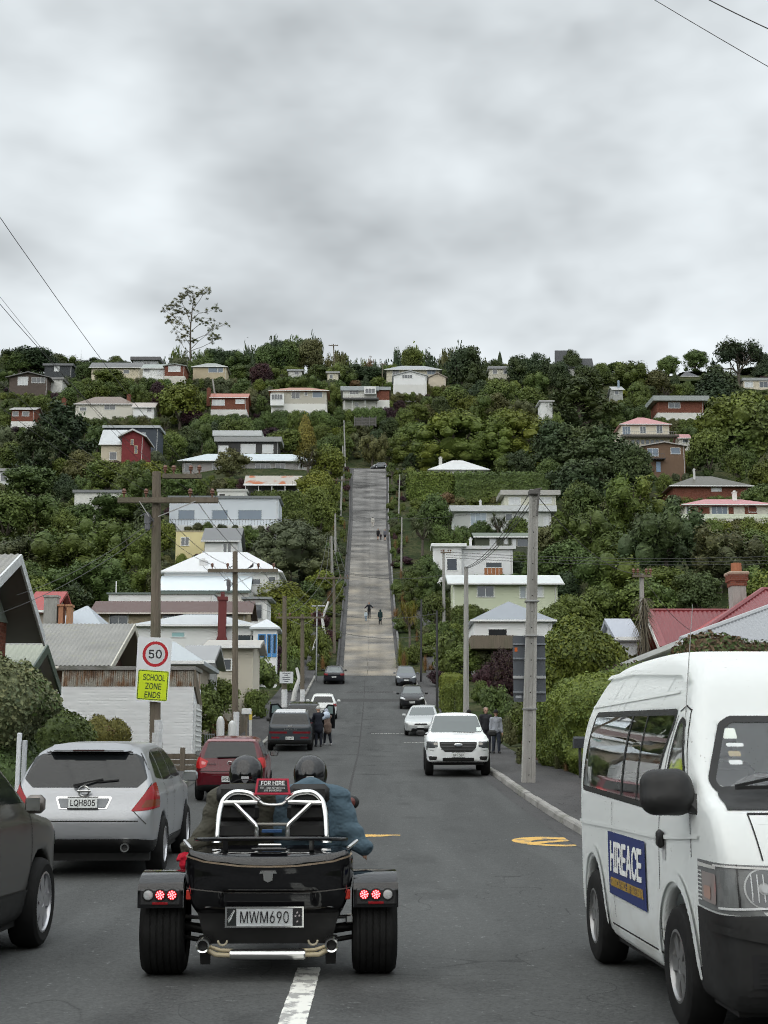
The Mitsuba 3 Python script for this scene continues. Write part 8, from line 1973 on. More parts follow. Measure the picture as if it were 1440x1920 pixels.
put((k, 'brick_cap'), cat([bx(a[0] - .01, b[0] + .01, cy0 - .04, cy0 + cw + .04, zt_ - 1.02, zt_ - .80), bx(a[0] - .06, b[0] + .06, cy0 - .09, cy0 + cw + .09, zt_ - .80, zt_ - .55)]), 'red_brick')
put((k, 'cap_slab'), rbx(a[0] - .11, b[0] + .11, cy0 - .14, cy0 + cw + .14, zt_ - .55, zt_ - .40, .04), 'matte', color=(.34, .26, .2)); put((k, 'chimney_pot'), lathe([(0, zt_ - .4), (.24, zt_ - .4), (.22, zt_), (.17, zt_), (.17, zt_ - .3)], 14).apply_translation([(a[0] + b[0]) / 2, cy0 + cw / 2, 0]), 'matte', color=(.32, .13, .07))
FOOT.append((11.5, 30, 52, 67)); KEEP.append((1216, 1100, 1440, 1212, 54))
tg = thing('villa', 'villa with a grey corrugated hip roof and white eaves on the right', 'villa')
e0, e1, yf, yb2, zp, ipt, zg = 9.35, 24.0, 42.5, 53, 7.05, 5.2, 5.12
put(tg + '__wall', bx(9.8, 23.6, 43, 52.5, 0, 5.0), 'boards', color=(.55, .55, .53))
put(tg + '__roof', hull([(x, y, z) for x in (e0, e1) for y in (yf, yb2) for z in (zg - .14, zg)] + [(e0 + ipt, (yf + yb2) / 2, zp), (e1 - ipt, (yf + yb2) / 2, zp)]), 'satin', color=(.3, .31, .32))
roof_sheet((e0, yf, zg), (e1, yf, zg), (0, (yb2 - yf) / 2, zp - zg), lambda u: min(1, u * (e1 - e0) / ipt, (1 - u) * (e1 - e0) / ipt), .15, .018, 'satin', tg, color=(.24, .25, .265))
roof_sheet((e0, yb2, zg), (e0, yf, zg), (ipt, 0, zp - zg), lambda u: min(1, 2 * u, 2 - 2 * u), .15, .018, 'satin', tg, color=(.24, .25, .265))
put((tg, 'hip_cap'), tube([(e0, yf, zg + .06), (e0 + ipt, (yf + yb2) / 2, zp + .05)], .09, 6), 'satin', color=(.36, .37, .38))
put((tg, 'gutter'), cat([bx(e0 - .12, e1, yf - .14, yf - .01, zg - .16, zg + .01), bx(e0 - .14, e0 - .01, yf - .14, yb2, zg - .16, zg + .01)]), 'satin', color=(.62, .63, .63))
house('shed', 'pale blue iron roofed shed behind the dead cabbage tree', 1160, 1196, 1196, 1240, 62, (.5, .52, .54), 'matte', ('gx', 1160, (.45, .48, .55)), [], depth=5, oh=.2, keep=(1150, 1158, 1198, 1200))
# ---- hedges
def hedge(label, x0, x1, y0, y1, z1, fam, t, n, size, z0=None, seed=1, bump=.18, mix_=None, name='hedge', rnd=.45, catg='hedge'):
 f = Foliage(seed, fam, t); r = f.r
 g = min(float(ground(x, y)) for x in (x0, x1) for y in (y0, y1)) - .1 if z0 is None else z0
 c, hs = np.array([(x0 + x1) / 2, (y0 + y1) / 2, (g + z1) / 2]), np.array([x1 - x0, y1 - y0, z1 - g]) / 2
 m = rbx(-hs[0], hs[0], -hs[1], hs[1], -hs[2], hs[2], min(rnd, *(hs * .9)))
 m = trimesh.Trimesh(m.vertices, m.faces)
 while len(m.faces) < 5000: m = m.subdivide()
 trimesh.smoothing.filter_laplacian(m, iterations=3)
 v = np.asarray(m.vertices) + c
 nrm = np.asarray(m.vertex_normals)
 v = v + nrm * (bump * 2 * (meshkit.fbm(v * .9 + seed, 3, seed) - .5))[:, None]
 m = trimesh.Trimesh(v, m.faces, process=False)
 core = v - nrm * size * .8
 f.add(core, m.faces, np.full(len(core), .35), np.full(len(core), t))
 pos, fi = trimesh.sample.sample_surface(m, n, seed=seed)
 fn = m.face_normals[fi]
 pos = pos + fn * r.normal(0, size * .55, (n, 1))
 tt = .55 * (meshkit.fbm(pos * 1.3, 2, seed + 3) - .5)
 V, Fq = leaf_quads(pos, fn, size, r)
 f.add(V, Fq, np.repeat(r.uniform(.1, 1, n), 4), np.repeat(t + tt + r.normal(0, .18, n), 4))
 if mix_ is not None:
  f.fam, k = mix_[0], int(n * mix_[2])
  pos, fi = trimesh.sample.sample_surface(m, k, seed=seed + 1)
  keep = meshkit.fbm(pos * mix_[3], 2, seed + 9) > .48
  pos, fn = pos[keep], m.face_normals[fi][keep]
  f.t = mix_[1]; f.leaves(pos + fn * r.normal(.01, size * .5, (len(pos), 1)), fn, size)
 k = thing(name, label, catg)
 mm, uv = f.mesh(); put(k, mm, 'leaves', False, uv=uv)
 return k
hedge('tall variegated hedge with cream edged leaves at the left edge', -9.3, -5.72, 24.0, 27.0, 3.28, 8, .35, 15000, .055, z0=1.7, seed=3, bump=.3, mix_=(0, .5, .5, 1.1), rnd=.8)
hedge('dark green hedge below the variegated hedge at the left edge', -9.3, -5.95, 23.4, 27.2, 1.9, 0, .35, 11000, .05, seed=4, bump=.25)
hedge('dark green clipped hedge beside the small porch house', -8.6, -6.35, 30.0, 34.0, 2.62, 0, .30, 12000, .055, seed=5, bump=.32)
for i, (x0, x1, yt, cc) in enumerate(((142, 215, 1341, 'rounded golden brown clipped shrub in front of the white garage wall'), (196, 236, 1350, 'smaller golden brown clipped shrub beside the larger one'))):
 a, b = P(x0, yt, 43 + i), P(x1, yt, 43 + i)
 hedge(cc, a[0], b[0], 42.6 + i * .8, 44.6 + i * .8, a[2], 6, .12, 3800, .045, seed=8 + i, bump=.08, mix_=(4, .2, .7, .8), name='shrub', rnd=.9, catg='shrub')
for i, x in enumerate((160, 185, 212, 238, 262, 285)):
 p = P(x, 1400, 39.6); plant_at('tussock', 7, .4, (p[0], 39.6 + (i % 2) * .5, .9), 1.5, .95 + .1 * (i % 3), 'grey lavender bush behind the silver SUV', 'grey lavender bushes behind the silver SUV')
hedge('light green hedge wall beside the right footpath', 5.55, 7.9, 40.5, 50.0, 4.05, 2, .02, 24000, .06, seed=11, bump=.42, mix_=(0, .75, .9, .6), rnd=.8)
hedge('darker high hedge behind the light green hedge wall', 7.0, 9.6, 45.0, 52.5, 4.45, 0, .45, 10000, .07, seed=12, bump=.45, mix_=(3, .15, .25, .4), rnd=.8)
hedge('large yellow green evergreen bush behind the light green hedge', P(1014, 1200, 52)[0], P(1184, 1200, 52)[0], 52, 56.5, P(1098, 1150, 52)[2], 2, .0, 16000, .11, seed=21, bump=.7, mix_=(0, .35, .8, .5), name='evergreen_bush', rnd=1.6, catg='bush')
hedge('brown red leaved hedge in front of the grey roofed villa', 6.6, 16.0, 31.2, 33.4, 4.22, 4, .08, 20000, .075, seed=13, bump=.3, mix_=(0, .35, .7, .8), rnd=.7)
for i, (x0, x1, y0, y1, lab) in enumerate(((826, 868, 1262, 1300, 'clipped yellow green hedge behind the pair of hedge blocks'), (832, 852, 1283, 1338, 'left one of two clipped hedge blocks on the right'), (854, 870, 1276, 1338, 'right one of two clipped hedge blocks on the right'))):
 Yh = (92, 84, 82)[i]
 a, b = P(x0, y0, Yh), P(x1, y1, Yh)
 hedge(lab, a[0], b[0], Yh, Yh + 1.6, a[2], 2, .10, 3000, .07, seed=15 + i, bump=.05, rnd=.2)
for lab, x0, x1, y0, y1, Yh, fam, t in (('long dark clipped hedge with a bright top above the street', 850, 1030, 884, 930, 250, 0, .5), ('yellow green clipped hedge left of the white pyramid roof', 764, 850, 884, 922, 250, 2, .1), ('dark hedge below the old rusty roofed cottage', 470, 566, 921, 958, 228, 0, .2), ('clipped hedge at the foot of the concrete street on the left', 532, 562, 1214, 1262, 118, 2, .02), ('clipped hedge in front of the pale green house', 850, 905, 1135, 1165, 146, 0, .6)):
 a, b = P(x0, y0, Yh), P(x1, y1, Yh)
 hedge(lab, a[0], b[0], Yh, Yh + 3, a[2], fam, t, 5000, .26 if Yh > 200 else .14, seed=int(x0), bump=.3, rnd=.5); KEEP.append((x0, y0, x1, y1, Yh))
# ---- fences, gates, letterboxes
fk = thing('fence', 'low weathered timber fence below the white garage wall', 'fence')
for i in range(4):
 for j in range(2): put((fk, 'board'), rbx(-6.35 + j * .62, -5.75 + j * .62, 43.3, 43.36, 1.1 + i * .17, 1.255 + i * .17, .01), 'old_wood')
for x, z in ((-6.42, 2.1), (-5.72, 1.95), (-5.08, 2.0)): put((fk, 'post'), rbx(x - .07, x + .07, 43.22, 43.40, .9, z, .015), 'old_wood')
pf = thing('fence', 'grey paling fence beside the left footpath', 'fence')
for i in range(16): put((pf, 'paling'), rbx(-6.55, -6.52, 66 + i * .5, 66.42 + i * .5, float(prof(66 + i * .5)) + .1, float(prof(66 + i * .5)) + 1.25 + .06 * (i % 3), .008), 'old_wood')
for x, y in ((-5.75, 54.2), (-5.35, 54.6)):
 k = thing('gate_post', 'rounded white gate post beside the white garage' if x < -5.5 else 'second rounded white gate post nearer the footpath', 'post')
 put(k, lathe([(0, 3.25 if x < -5.5 else 3.1), (.09, 3.2 if x < -5.5 else 3.05), (.15, 3.05 if x < -5.5 else 2.92), (.155, 1.4), (0, 1.4)], 18).apply_translation([x, y, 0]), 'satin', 30, color=(.62, .63, .62))
k = thing('gate', 'small grey wire gate beside the white gate posts', 'gate')
for z in (1.75, 2.25, 2.55): put((k, 'rail'), bar((-6.3, 54, z), (-5.95, 54.1, z), .03, .03), 'satin', color=(.16, .17, .18))
for i in range(5): put((k, 'upright'), bar((-6.3 + i * .085, 54.02, 1.6), (-6.3 + i * .085, 54.02, 2.6), .025, .025), 'satin', color=(.16, .17, .18))
k = thing('letterbox', 'white letterbox on a post beside the timber paling fence', 'letterbox')
p = P(462, 1333, 60); put(k + '__box', cat([rbx(p[0] - .2, p[0] + .2, 60, 60.3, p[2] - .14, p[2] + .10, .02)]), 'satin', color=(.62, .63, .62)); put(k + '__post', bx(p[0] - .04, p[0] + .04, 60.1, 60.2, 1.8, p[2] - .14), 'old_wood')
k = thing('marker_post', 'yellow and white marker post beside the left footpath', 'post')
p = P(470, 1335, 63); put(k + '__shaft', bx(p[0] - .06, p[0] + .06, 63, 63.06, 1.9, p[2] - .35), 'satin', color=(.5, .5, .48)); put(k + '__cap', bx(p[0] - .065, p[0] + .065, 62.99, 63.07, p[2] - .35, p[2] + .05), 'satin', color=(.55, .42, .06))
rf_ = thing('fence', 'red painted board fence beside the right footpath', 'fence')
for i in range(34):
 y = 27.2 + i * .34; put((rf_, 'board'), rbx(5.80, 5.83, y, y + .325, float(prof(y)) + .1, float(prof(y)) + 1.18 + .012 * (i % 4), .006), 'satin', color=(.20 + .02 * (i % 3), .032, .034))
k = thing('letterbox', 'black letterbox on a slim post beside the red fence', 'letterbox')
p = P(1087, 1385, 39.6); put(k + '__box', hull([(p[0] + a, 39.5 + b, p[2] + c_) for a in (-.17, .17) for b in (0, .3) for c_ in (0, -.26)] + [(p[0] + a, 39.65, p[2] + .06) for a in (-.17, .17)]), 'satin', 30, color=(.03, .034, .04)); put(k + '__post', bx(p[0] - .035, p[0] + .035, 39.6, 39.68, 1.0, p[2] - .26), 'satin', color=(.04, .04, .045))
ff = thing('fence', 'low front fence of brown boards and a post below the grey sign', 'fence')
for i in range(6): put((ff, 'board'), rbx(5.95, 6.0, 50 + i * 1.1, 51.06 + i * 1.1, 1.4, 2.35, .01), 'matte', color=(.10, .06, .045))
put((ff, 'post'), rbx(5.85, 6.02, 49.8, 49.97, 1.4, 2.75, .02), 'old_wood')
for lab, x, yt in (('white slim gate post at the left edge hedge', 36, 1374), ('grey metal gate post beside the white one', 46, 1388)):
 k = thing('gate_post', lab, 'post'); p = P(x, yt, 23.2); put(k, rbx(p[0] - .035, p[0] + .035, 23.2, 23.27, .2, p[2], .01), 'satin', 30, color=(.58, .6, .62) if x < 40 else (.4, .42, .44))
k = thing('boundary_wall', 'low grey stone wall behind the left gate posts', 'wall')
put(k, rbx(-8.8, -5.7, 27.3, 27.6, .3, 1.45, .03), 'post_concrete')
vw = thing('retaining_wall', 'dark timber retaining wall at the top of the street', 'wall')
for i in range(5): put((vw, 'board'), px_box(664, 783 + i * 3, 705, 785.6 + i * 3, 322, 0, .12), 'matte', color=(.10, .095, .09))
for x in (664, 678, 692, 704): put((vw, 'post'), px_box(x, 781, x + 1.6, 800, 322, -.15, -.01), 'matte', color=(.13, .125, .12))
# pale trunks leaning over the left bank
for lab, pts in (('pale white trunk leaning beside the printed notice', [(548, 1318), (553, 1296), (561, 1272), (556, 1252)]), ('thin pale white trunk on the bank left of the steep street', [(608, 1228), (610, 1196), (604, 1160), (616, 1128)])):
 Yt = G(*pts[0])[1]
 k = thing('pale_tree', lab, 'tree'); q = [P(x, y, Yt) for x, y in pts]; q[0] = q[0] - np.array([0, 0, .3])
 put(k, tube(q, np.linspace(.2, .1, len(q)), 8), 'satin', True, color=(.55, .55, .53))
k = thing('wrapped_bundle', 'white wrapped bundle lying on the bank beside the lamp post', 'bundle')
p = G(592, 1232); put(k, bones([(p + [-.1, 0, .4], p + [.2, 0, 1.5], .35, .28), (p + [.3, 0, .3], p + [.75, 0, .9], .28, .2)], .07, .08, 0, lambda S, X: S + .12 * (meshkit.fbm(X * 3, 3, 2) - .5)), 'satin', True, color=(.58, .58, .57))
# ---- poles
POLE = {}
def pole(key, label, xt, yt, xb, Y, rt, rb, mat='old_wood', arms=(), white=None, zb=None, n=10, group=None, color=None):
 A, B = P(xt, yt, Y), P(xb, 1400, Y)
 z0 = (float(ground(B[0], Y)) - .3) if zb is None else zb
 k = thing('power_pole', label, 'pole', group)
 cc = {'color': color} if color else {}
 put(k + '__shaft', tube([[B[0], Y, z0], [A[0] * .5 + B[0] * .5, Y, (z0 + A[2]) / 2], [A[0], Y, A[2]]], [rb, (rb + rt) / 2, rt], n), mat, 30 if not cc else True, **cc)
 if white is not None:
  zw = P(xb, white, Y)[2]
  put(k + '__white_band', tube([[B[0], Y, z0 + .1], [B[0], Y, zw]], rb * 1.03, n), 'white_brick', 30)
 ends = []
 for (x0, x1, y, th, dy, brace) in arms:
  a, b = P(x0, y, Y - dy), P(x1, y, Y - dy)
  q = put((k, 'crossarm'), bar(a, b, th, th), 'old_wood')
  if brace:
   cx = A[0]; zc = P(xt, y + brace, Y)[2]
   for f in (.22, .78):
    e = a + (b - a) * f
    put((q, 'brace'), bar((e[0], Y - dy - th * .6, e[2] - th * .3), (cx + np.sign(e[0] - cx) * rt, Y - dy - th * .6, zc), .05, .02), 'alloy', color=(.3, .3, .3))
  for f in (.06, .28, .72, .94):
   e = a + (b - a) * f
   put((q, 'insulator'), lathe([(0, .26), (.04, .26), (.05, .22), (.075, .20), (.05, .16), (.075, .13), (.03, .10), (.018, 0)], 10).apply_translation([e[0], e[1], e[2] + th / 2]), 'satin', 40, color=(.16, .075, .05))
   ends.append(np.array([e[0], e[1], e[2] + th / 2 + .2]))
 POLE[key] = (np.array([A[0], Y, A[2]]), ends, k)
 return k
pole('A', 'tall wooden power pole carrying the speed sign on the left', 293.5, 885, 292.5, 40, .125, .165, arms=((221, 409, 938, .15, .2, 34), (305, 378, 893, .13, -.35, 0)), white=1350)
pole('B', 'second wooden power pole with a dark crossarm on the left', 441, 1034, 441, 62, .115, .15, arms=((390, 521, 1070, .15, .2, 25),), white=1335)
pole('C', 'wooden pole with a small printed notice on the left', 533.5, 1118, 532, 94, .14, .19, white=1293)
pole('D', 'slim wooden pole with a wide wired crossarm on the left', 567, 1152, 566, 96.5, .13, .16, arms=((518, 610, 1158, .12, .2, 14),), white=1293)
pole('F', 'wooden power pole beside the left kerb of the steep street', 626, 1080, 626, 138, .12, .17, arms=((594, 655, 1084, .13, .2, 14),))
pole('G', 'grey concrete pole part way up the left of the steep street', 621.5, 1005, 621.5, 176, .13, .22, 'post_concrete')
pole('H', 'pale concrete pole above the middle left of the steep street', 628.5, 963, 627, 196, .12, .2, 'post_concrete')
pole('I', 'pale pole with a white crossarm left of the upper street', 641.5, 893, 636, 234, .13, .2, 'post_concrete', arms=((624, 656, 900, .16, .2, 0),))
pole('J', 'slim grey pole behind the pale pole on the upper left', 642.5, 836, 642, 268, .13, .19, 'post_concrete')
pole('K', 'tallest grey pole near the top left of the street', 645, 788, 645, 300, .12, .19, 'post_concrete')
pole('M', 'pale concrete pole behind the white utility truck', 874, 1063, 874, 67, .11, .17, 'post_concrete', n=6)
pole('N', 'grey wooden pole in front of the modern white house', 831.5, 1030, 834, 150, .13, .2, 'post_concrete', arms=((826, 846, 1036, .12, .2, 0),))
pole('O', 'thin black steel pole beside the parked black hatchback', 819, 1145, 820, 88, .07, .085, 'satin', color=(.02, .02, .022))
pole('Pp', 'thin dark pole behind the dark grey hatchback', 790, 1124, 790, 118, .075, .10, 'satin', color=(.03, .03, .032))
pole('Q', 'pale thin pole right of the upper steep street', 749.5, 890, 748, 232, .09, .14, 'post_concrete')
pole('Rr', 'thin grey pole right of the middle steep street', 753.5, 970, 753, 190, .09, .14, 'post_concrete')
pole('S', 'grey pole with wire fittings behind the evergreen bush', 1203, 1076, 1206, 58, .09, .12, 'post_concrete', arms=((1186, 1222, 1080, .10, .15, 0),))
pole('T', 'small pole standing on the skyline left of the street', 625, 645, 625, 400, .16, .2, 'old_wood', arms=((616, 634, 648, .2, .2, 0),))
pole('U', 'pale pole beside the red roofed brick house', 398.5, 711, 398.5, 338, .2, .22, 'post_concrete')
pole('V', 'thin dark pole left of the white gabled house', 717, 681, 717, 372, .13, .16, 'old_wood', arms=((712, 724, 683, .15, .2, 0),))
pole('W', 'brown pole standing among the right skyline trees', 1219, 709, 1220, 372, .16, .2, 'old_wood')
# street lamp
k = thing('street_lamp', 'thin grey street lamp with a short double head left of the concrete street', 'street lamp')
a, b = P(594.5, 1138, 120), P(592.5, 1279, 120)
put(k + '__post', tube([[b[0], 120, b[2] - .2], [a[0], 120, a[2]]], [.085, .06], 10), 'alloy', True, color=(.4, .41, .42)); put(k + '__head', cat([rbx(a[0] - .45, a[0] - .05, 119.9, 120.1, a[2], a[2] + .12, .03), rbx(a[0] + .05, a[0] + .7, 119.9, 120.1, a[2] + .02, a[2] + .14, .03)]), 'alloy', 30, color=(.42, .43, .44))
# near concrete pole: tapered, ribbed on both faces, with bolt holes
k = thing('power_pole', 'big ribbed concrete power pole on the right footpath', 'pole')
A, B = P(1001, 926, 38), P(990.5, 1474, 38)
zt, zb = A[2], float(prof(38)) + .1
def seg(w0, w1, d0, d1, off0, off1):
 return hull([(B[0] + o + s * w, 38 + q * d, z) for (o, w, d, z) in ((off0, w0, d0, zb), (A[0] - B[0] + off1, w1, d1, zt)) for s in (-1, 1) for q in (-1, 1)])
put(k + '__shaft', seg(.07, .045, .13, .09, 0, 0), 'post_concrete')
put((k, 'flange'), seg(.05, .034, .17, .115, -.122, -.08), 'post_concrete'); put((k, 'flange'), seg(.05, .034, .17, .115, .122, .08), 'post_concrete')
for i in range(18):
 f = (i + .5) / 18; put((k, 'bolt_hole'), lathe([(0, 0), (.018, 0), (.018, .02)], 10, 'y').apply_translation([B[0] + (A[0] - B[0]) * f, 38 - .13 + .04 * f - .004, zb + (zt - zb) * f]), 'matte', color=(.02, .02, .02))
for z in (.25, .5, .62): put((k, 'band'), hull([(B[0] + (A[0] - B[0]) * z + s * .18, 38 + q * .19, zb + (zt - zb) * z + d) for s in (-1, 1) for q in (-1, 1) for d in (-.02, .02)]), 'alloy', color=(.4, .4, .4))
put((k, 'head_fitting'), cat([rbx(A[0] - .15, A[0] + .16, 37.8, 38.15, zt - .06, zt + .10, .03), bar((A[0] + .12, 37.8, zt + .05), (A[0] + .05, 37.8, zt - .65), .05, .05), bar((A[0] - .02, 37.82, zt + .08), (A[0] + .2, 37.82, zt + .12), .04, .04)]), 'satin', color=(.08, .075, .07))
POLE['L'] = (np.array([A[0], 37.8, zt]), [np.array([A[0] + d, 37.8, zt + .05]) for d in (-.1, .05, .15)], k)
# sign seen from behind
k = thing('road_sign', 'back of a tall grey road sign clamped behind the concrete pole', 'sign')
def sg_(x, y): return P(x, y, 38.35)
a, b = sg_(961, 1192), sg_(1024, 1316)
put(k + '__panel', extr(rpoly([(a[0], b[2]), (b[0], b[2]), (b[0], a[2]), (a[0], a[2])], .06), .012, 'xz', 38.35), 'satin', color=(.075, .085, .10))
for y, h_, cc in ((1208, 3, (.25, .27, .3)), (1235, 3, (.25, .27, .3)), (1270, 5, (.5, .51, .52)), (1298, 4, (.27, .29, .32))):
 p0, p1 = sg_(961, y - h_ / 2), sg_(1024, y + h_ / 2); put((k, 'rail'), bx(p0[0] + .01, p1[0] - .01, 38.29, 38.348, p1[2], p0[2]), 'alloy', color=cc)
p0, p1 = sg_(965, 1214), sg_(970, 1222); put((k, 'orange_sticker'), bx(p0[0], p1[0], 38.34, 38.349, p1[2], p0[2]), 'print', color=(.55, .12, .02))
p0, p1 = sg_(967, 1304), sg_(978, 1309); put((k, 'maker_label'), bx(p0[0], p1[0], 38.34, 38.349, p1[2], p0[2]), 'print', color=(.35, .37, .4))
# speed sign with school panel, facing the camera on pole A
k = thing('speed_sign', 'white 50 speed limit sign above a yellow green SCHOOL ZONE ENDS panel', 'sign')
Ys = 39.74
def on(x, y): q = P(x, y, Ys); return (q[0], q[2])
brd = rpoly([on(258.5, 1193), on(323, 1197), on(315.5, 1318), on(252.5, 1313)], .06)
put(k + '__board', extr(brd, .012, 'xz', Ys), 'print', color=(.66, .68, .70))
c0 = on(291.3, 1226.5); pm = ppm(Ys)
ringp = Point(c0).buffer(24.2 / pm, quad_segs=16).difference(Point(c0).buffer(18.6 / pm, quad_segs=16))
put((k, 'red_ring'), extr(ringp, .003, 'xz', Ys - .004), 'print', color=(.40, .012, .02))
put((k, 'disc'), extr(Point(c0).buffer(18.4 / pm, quad_segs=16), .003, 'xz', Ys - .0035), 'print', color=(.52, .54, .55))
put((k, 'numerals'), xf(wall_text('50', 15.5 / pm, .003, True, 25 / pm), mv(c0[0], Ys - .004, c0[1], ry=-.0)), 'print', color=(.02, .022, .03))
yp = [on(259.5, 1255), on(317, 1259), on(313, 1315), on(255.5, 1311)]
put((k, 'yellow_panel'), extr(rpoly(yp, .05), .003, 'xz', Ys - .004), 'print', color=(.56, .70, .012))
yo = rpoly(yp, .05); put((k, 'panel_border'), extr(yo.buffer(-.012).difference(yo.buffer(-.034)), .002, 'xz', Ys - .007), 'print', color=(.03, .07, .02))
for i, (w, wd) in enumerate((('SCHOOL', 42), ('ZONE', 30), ('ENDS', 30))):
 c1 = on(289 - i * 1.6, 1270.5 + i * 16.2); put((k, 'lettering'), xf(wall_text(w, 11 / pm, .003, True, wd / pm), mv(c1[0], Ys - .006, c1[1], ry=.06)), 'print', color=(.03, .05, .02))
# notice on pole C
k = thing('notice_sign', 'small white printed notice on the third wooden pole', 'sign')
a, b = P(524.5, 1259.5, 93.7), P(549.5, 1281, 93.7); put(k + '__board', bx(a[0], b[0], 93.7, 93.72, b[2], a[2]), 'print', color=(.55, .57, .58))
for i, w in enumerate((.62, .3, .66, .6, .3)): z = a[2] - .10 - i * .135; put((k, 'print_line'), bx((a[0] + b[0]) / 2 - w * .42, (a[0] + b[0]) / 2 + w * .42, 93.69, 93.699, z - .03, z + .03), 'print', color=(.12, .13, .15))
# transformer gear on pole A and B
for nm, x, y, Y in (('A', 278, 975, 40), ('B', 429, 1094, 62)):
 p = P(x, y, Y); put((POLE[nm][2], 'fuse_gear'), cat([rbx(p[0] - .09, p[0] + .09, Y - .2, Y, p[2] - .16, p[2] + .16, .04), tube([p + [-.2, -.1, .1], p + [0, -.15, .2], p + [.2, -.1, -.1]], .02, 5), rbx(p[0] - .05, p[0] + .1, Y - .3, Y - .2, p[2] - .35, p[2] - .15, .03)]), 'satin', 30, color=(.10, .10, .11))
# ---- wires
def wire(label, a, b, sag, r=.013, group=None, n=20):
 a, b = np.asarray(a, float), np.asarray(b, float)
 t = np.linspace(0, 1, n)[:, None]
 p = a + (b - a) * t - np.array([0, 0, 1.0]) * sag * 4 * t * (1 - t)
 k = thing('power_line', label, 'cable', group); put(k, tube(p, r, 5, caps=False), 'wire', True)
EA, EB, ED, EF = POLE['A'][1], POLE['B'][1], POLE['D'][1], POLE['F'][1]
for i in range(4):
 x = EA[i][0]; wire('overhead wire running from the sign pole back over the camera side', EA[i], (x + .3, -9, 8.3 + .1 * i), 1.0 + .12 * (i % 3), .005, 'wires from the sign pole towards the viewer')
 wire('overhead wire between the two nearest wooden poles', EA[i], EB[i], .35, .010, 'wires between the two nearest wooden poles')
 wire('overhead wire between the second pole and the wide crossarm pole', EB[i], ED[i], .5, .012, 'wires between the second pole and the wide crossarm')
 wire('overhead wire from the wide crossarm pole up to the steep street', ED[i], EF[i], .5, .018, 'wires from the wide crossarm up the street')
 wire('overhead wire climbing beside the steep street', EF[i], POLE['G'][0] + np.array([(-.5, -.2, .2, .5)[i], 0, -.1]), .4, .02, 'wires climbing beside the steep street')
wire('wire from the left pole down to the brick gable house', (POLE['A'][0][0], 39.9, P(286, 972, 40)[2]), (-8.4, 33.2, 5.4), .25, .008)
wire('second wire from the left pole to the brick gable house', (POLE['A'][0][0], 39.9, P(286, 985, 40)[2]), (-8.6, 30.5, 4.5), .3, .008)
wire('long thin wire crossing the left sky down to the ridge', P(-60, 480, 30), P(300, 905, 40.3), .15, .005)
wire('wire from the second pole to the white and blue cottage', POLE['B'][0] - [0, 0, 1.2], P(416, 1112, 115.5), .3, .016)
wire('wire from the second pole to the big white house', POLE['B'][0] - [0, 0, .6], P(380, 1060, 157), .5, .02)
for i, (x0, y0, Y0, x1, y1, Y1) in enumerate(((640, 968, 196, 900, 962, 214), (628, 972, 196, 760, 966, 190), (624, 1070, 138, 832, 1078, 149), (626, 1066, 138, 752, 1072, 170), (566, 1165, 96.5, 790, 1192, 118), (594, 1140, 120, 820, 1150, 88))):
 wire(('thin wire crossing high over the steep street', 'second thin wire crossing high over the steep street', 'wire crossing the middle of the steep street', 'second wire crossing the middle of the steep street', 'wire crossing the foot of the steep street', 'wire from the street lamp across to the black steel pole')[i], P(x0, y0, Y0), P(x1, y1, Y1), .6, .022 if Y0 > 130 else .017)
for i in range(3): wire('level wire running right from the grey wooden pole', P(836, 1035 + 5 * i, 149.8), P(1530, 1040 + 7 * i, 150), .55, .026, 'level wires across the right slope')
for i, (a, b) in enumerate((((1240, 0, 13), (1440, 116, 12.2)), ((1345, 0, 12.2), (1440, 45, 12)))):
 p, q = P(*a), P(*b); d = q - p; wire(('thin cable crossing the top right corner of the sky', 'thicker cable in the top right corner of the sky')[i], p - d * 1.2, q + d * 1.5, .05, .004 if i == 0 else .006)
wire('wire from the concrete pole down to the fittings pole', POLE['L'][0], POLE['S'][0], .6, .012)
wire('wire from the fittings pole to the red roofed villa', POLE['S'][0], (13.5, 59, 6.9), .3, .012)
for i in range(3): wire('overhead wire from the big concrete pole to the next pale pole', POLE['L'][1][i], POLE['M'][0] + np.array([.1 * i - .1, 0, -.05]), .4, .013, 'wires from the big concrete pole up the right side')
# a bird on the crossarm of the second pole
k = thing('bird', 'small dark bird perched on the crossarm of the second pole', 'bird')
p = P(470, 1066, 61.8); put(k, bones([(p + [0, 0, .08], p + [.07, 0, .13], .05, .055), (p + [.09, 0, .2], p + [.10, 0, .21], .035, .035), (p + [-.04, 0, .06], p + [-.14, 0, 0], .03, .012), (p + [.12, 0, .205], p + [.15, 0, .2], .012, .005), (p + [.01, 0, .04], p + [.01, 0, -.0], .01, .008)], .014, .02), 'satin', True, color=(.03, .03, .035))
# hanging dead fronds on the fittings pole
f = Foliage(41, 7, .1); r = f.r
k = thing('cabbage_tree', 'dead cabbage tree with hanging dry fronds in front of the blue roof', 'tree')
p = P(1207, 1150, 56); g0 = float(ground(p[0], 56))
put(k + '__trunk', tube([[p[0], 56, g0], [p[0] + .05, 56, p[2] + .3]], [.16, .12], 8), 'bark', True)
for i in range(9):
 z = p[2] + .6 - i * .22; n = 34
 b, el = r.uniform(0, 6.28, n), r.uniform(-1.3, .5 - i * .1, n)
 f.strap(np.array([p[0], 56, z]), np.stack([np.cos(b) * np.cos(el), np.sin(b) * np.cos(el), np.sin(el)], 1), .75, .045, .8, .2)
mm, uv = f.mesh(); put(k + '__crown', mm, 'leaves', False, uv=uv)
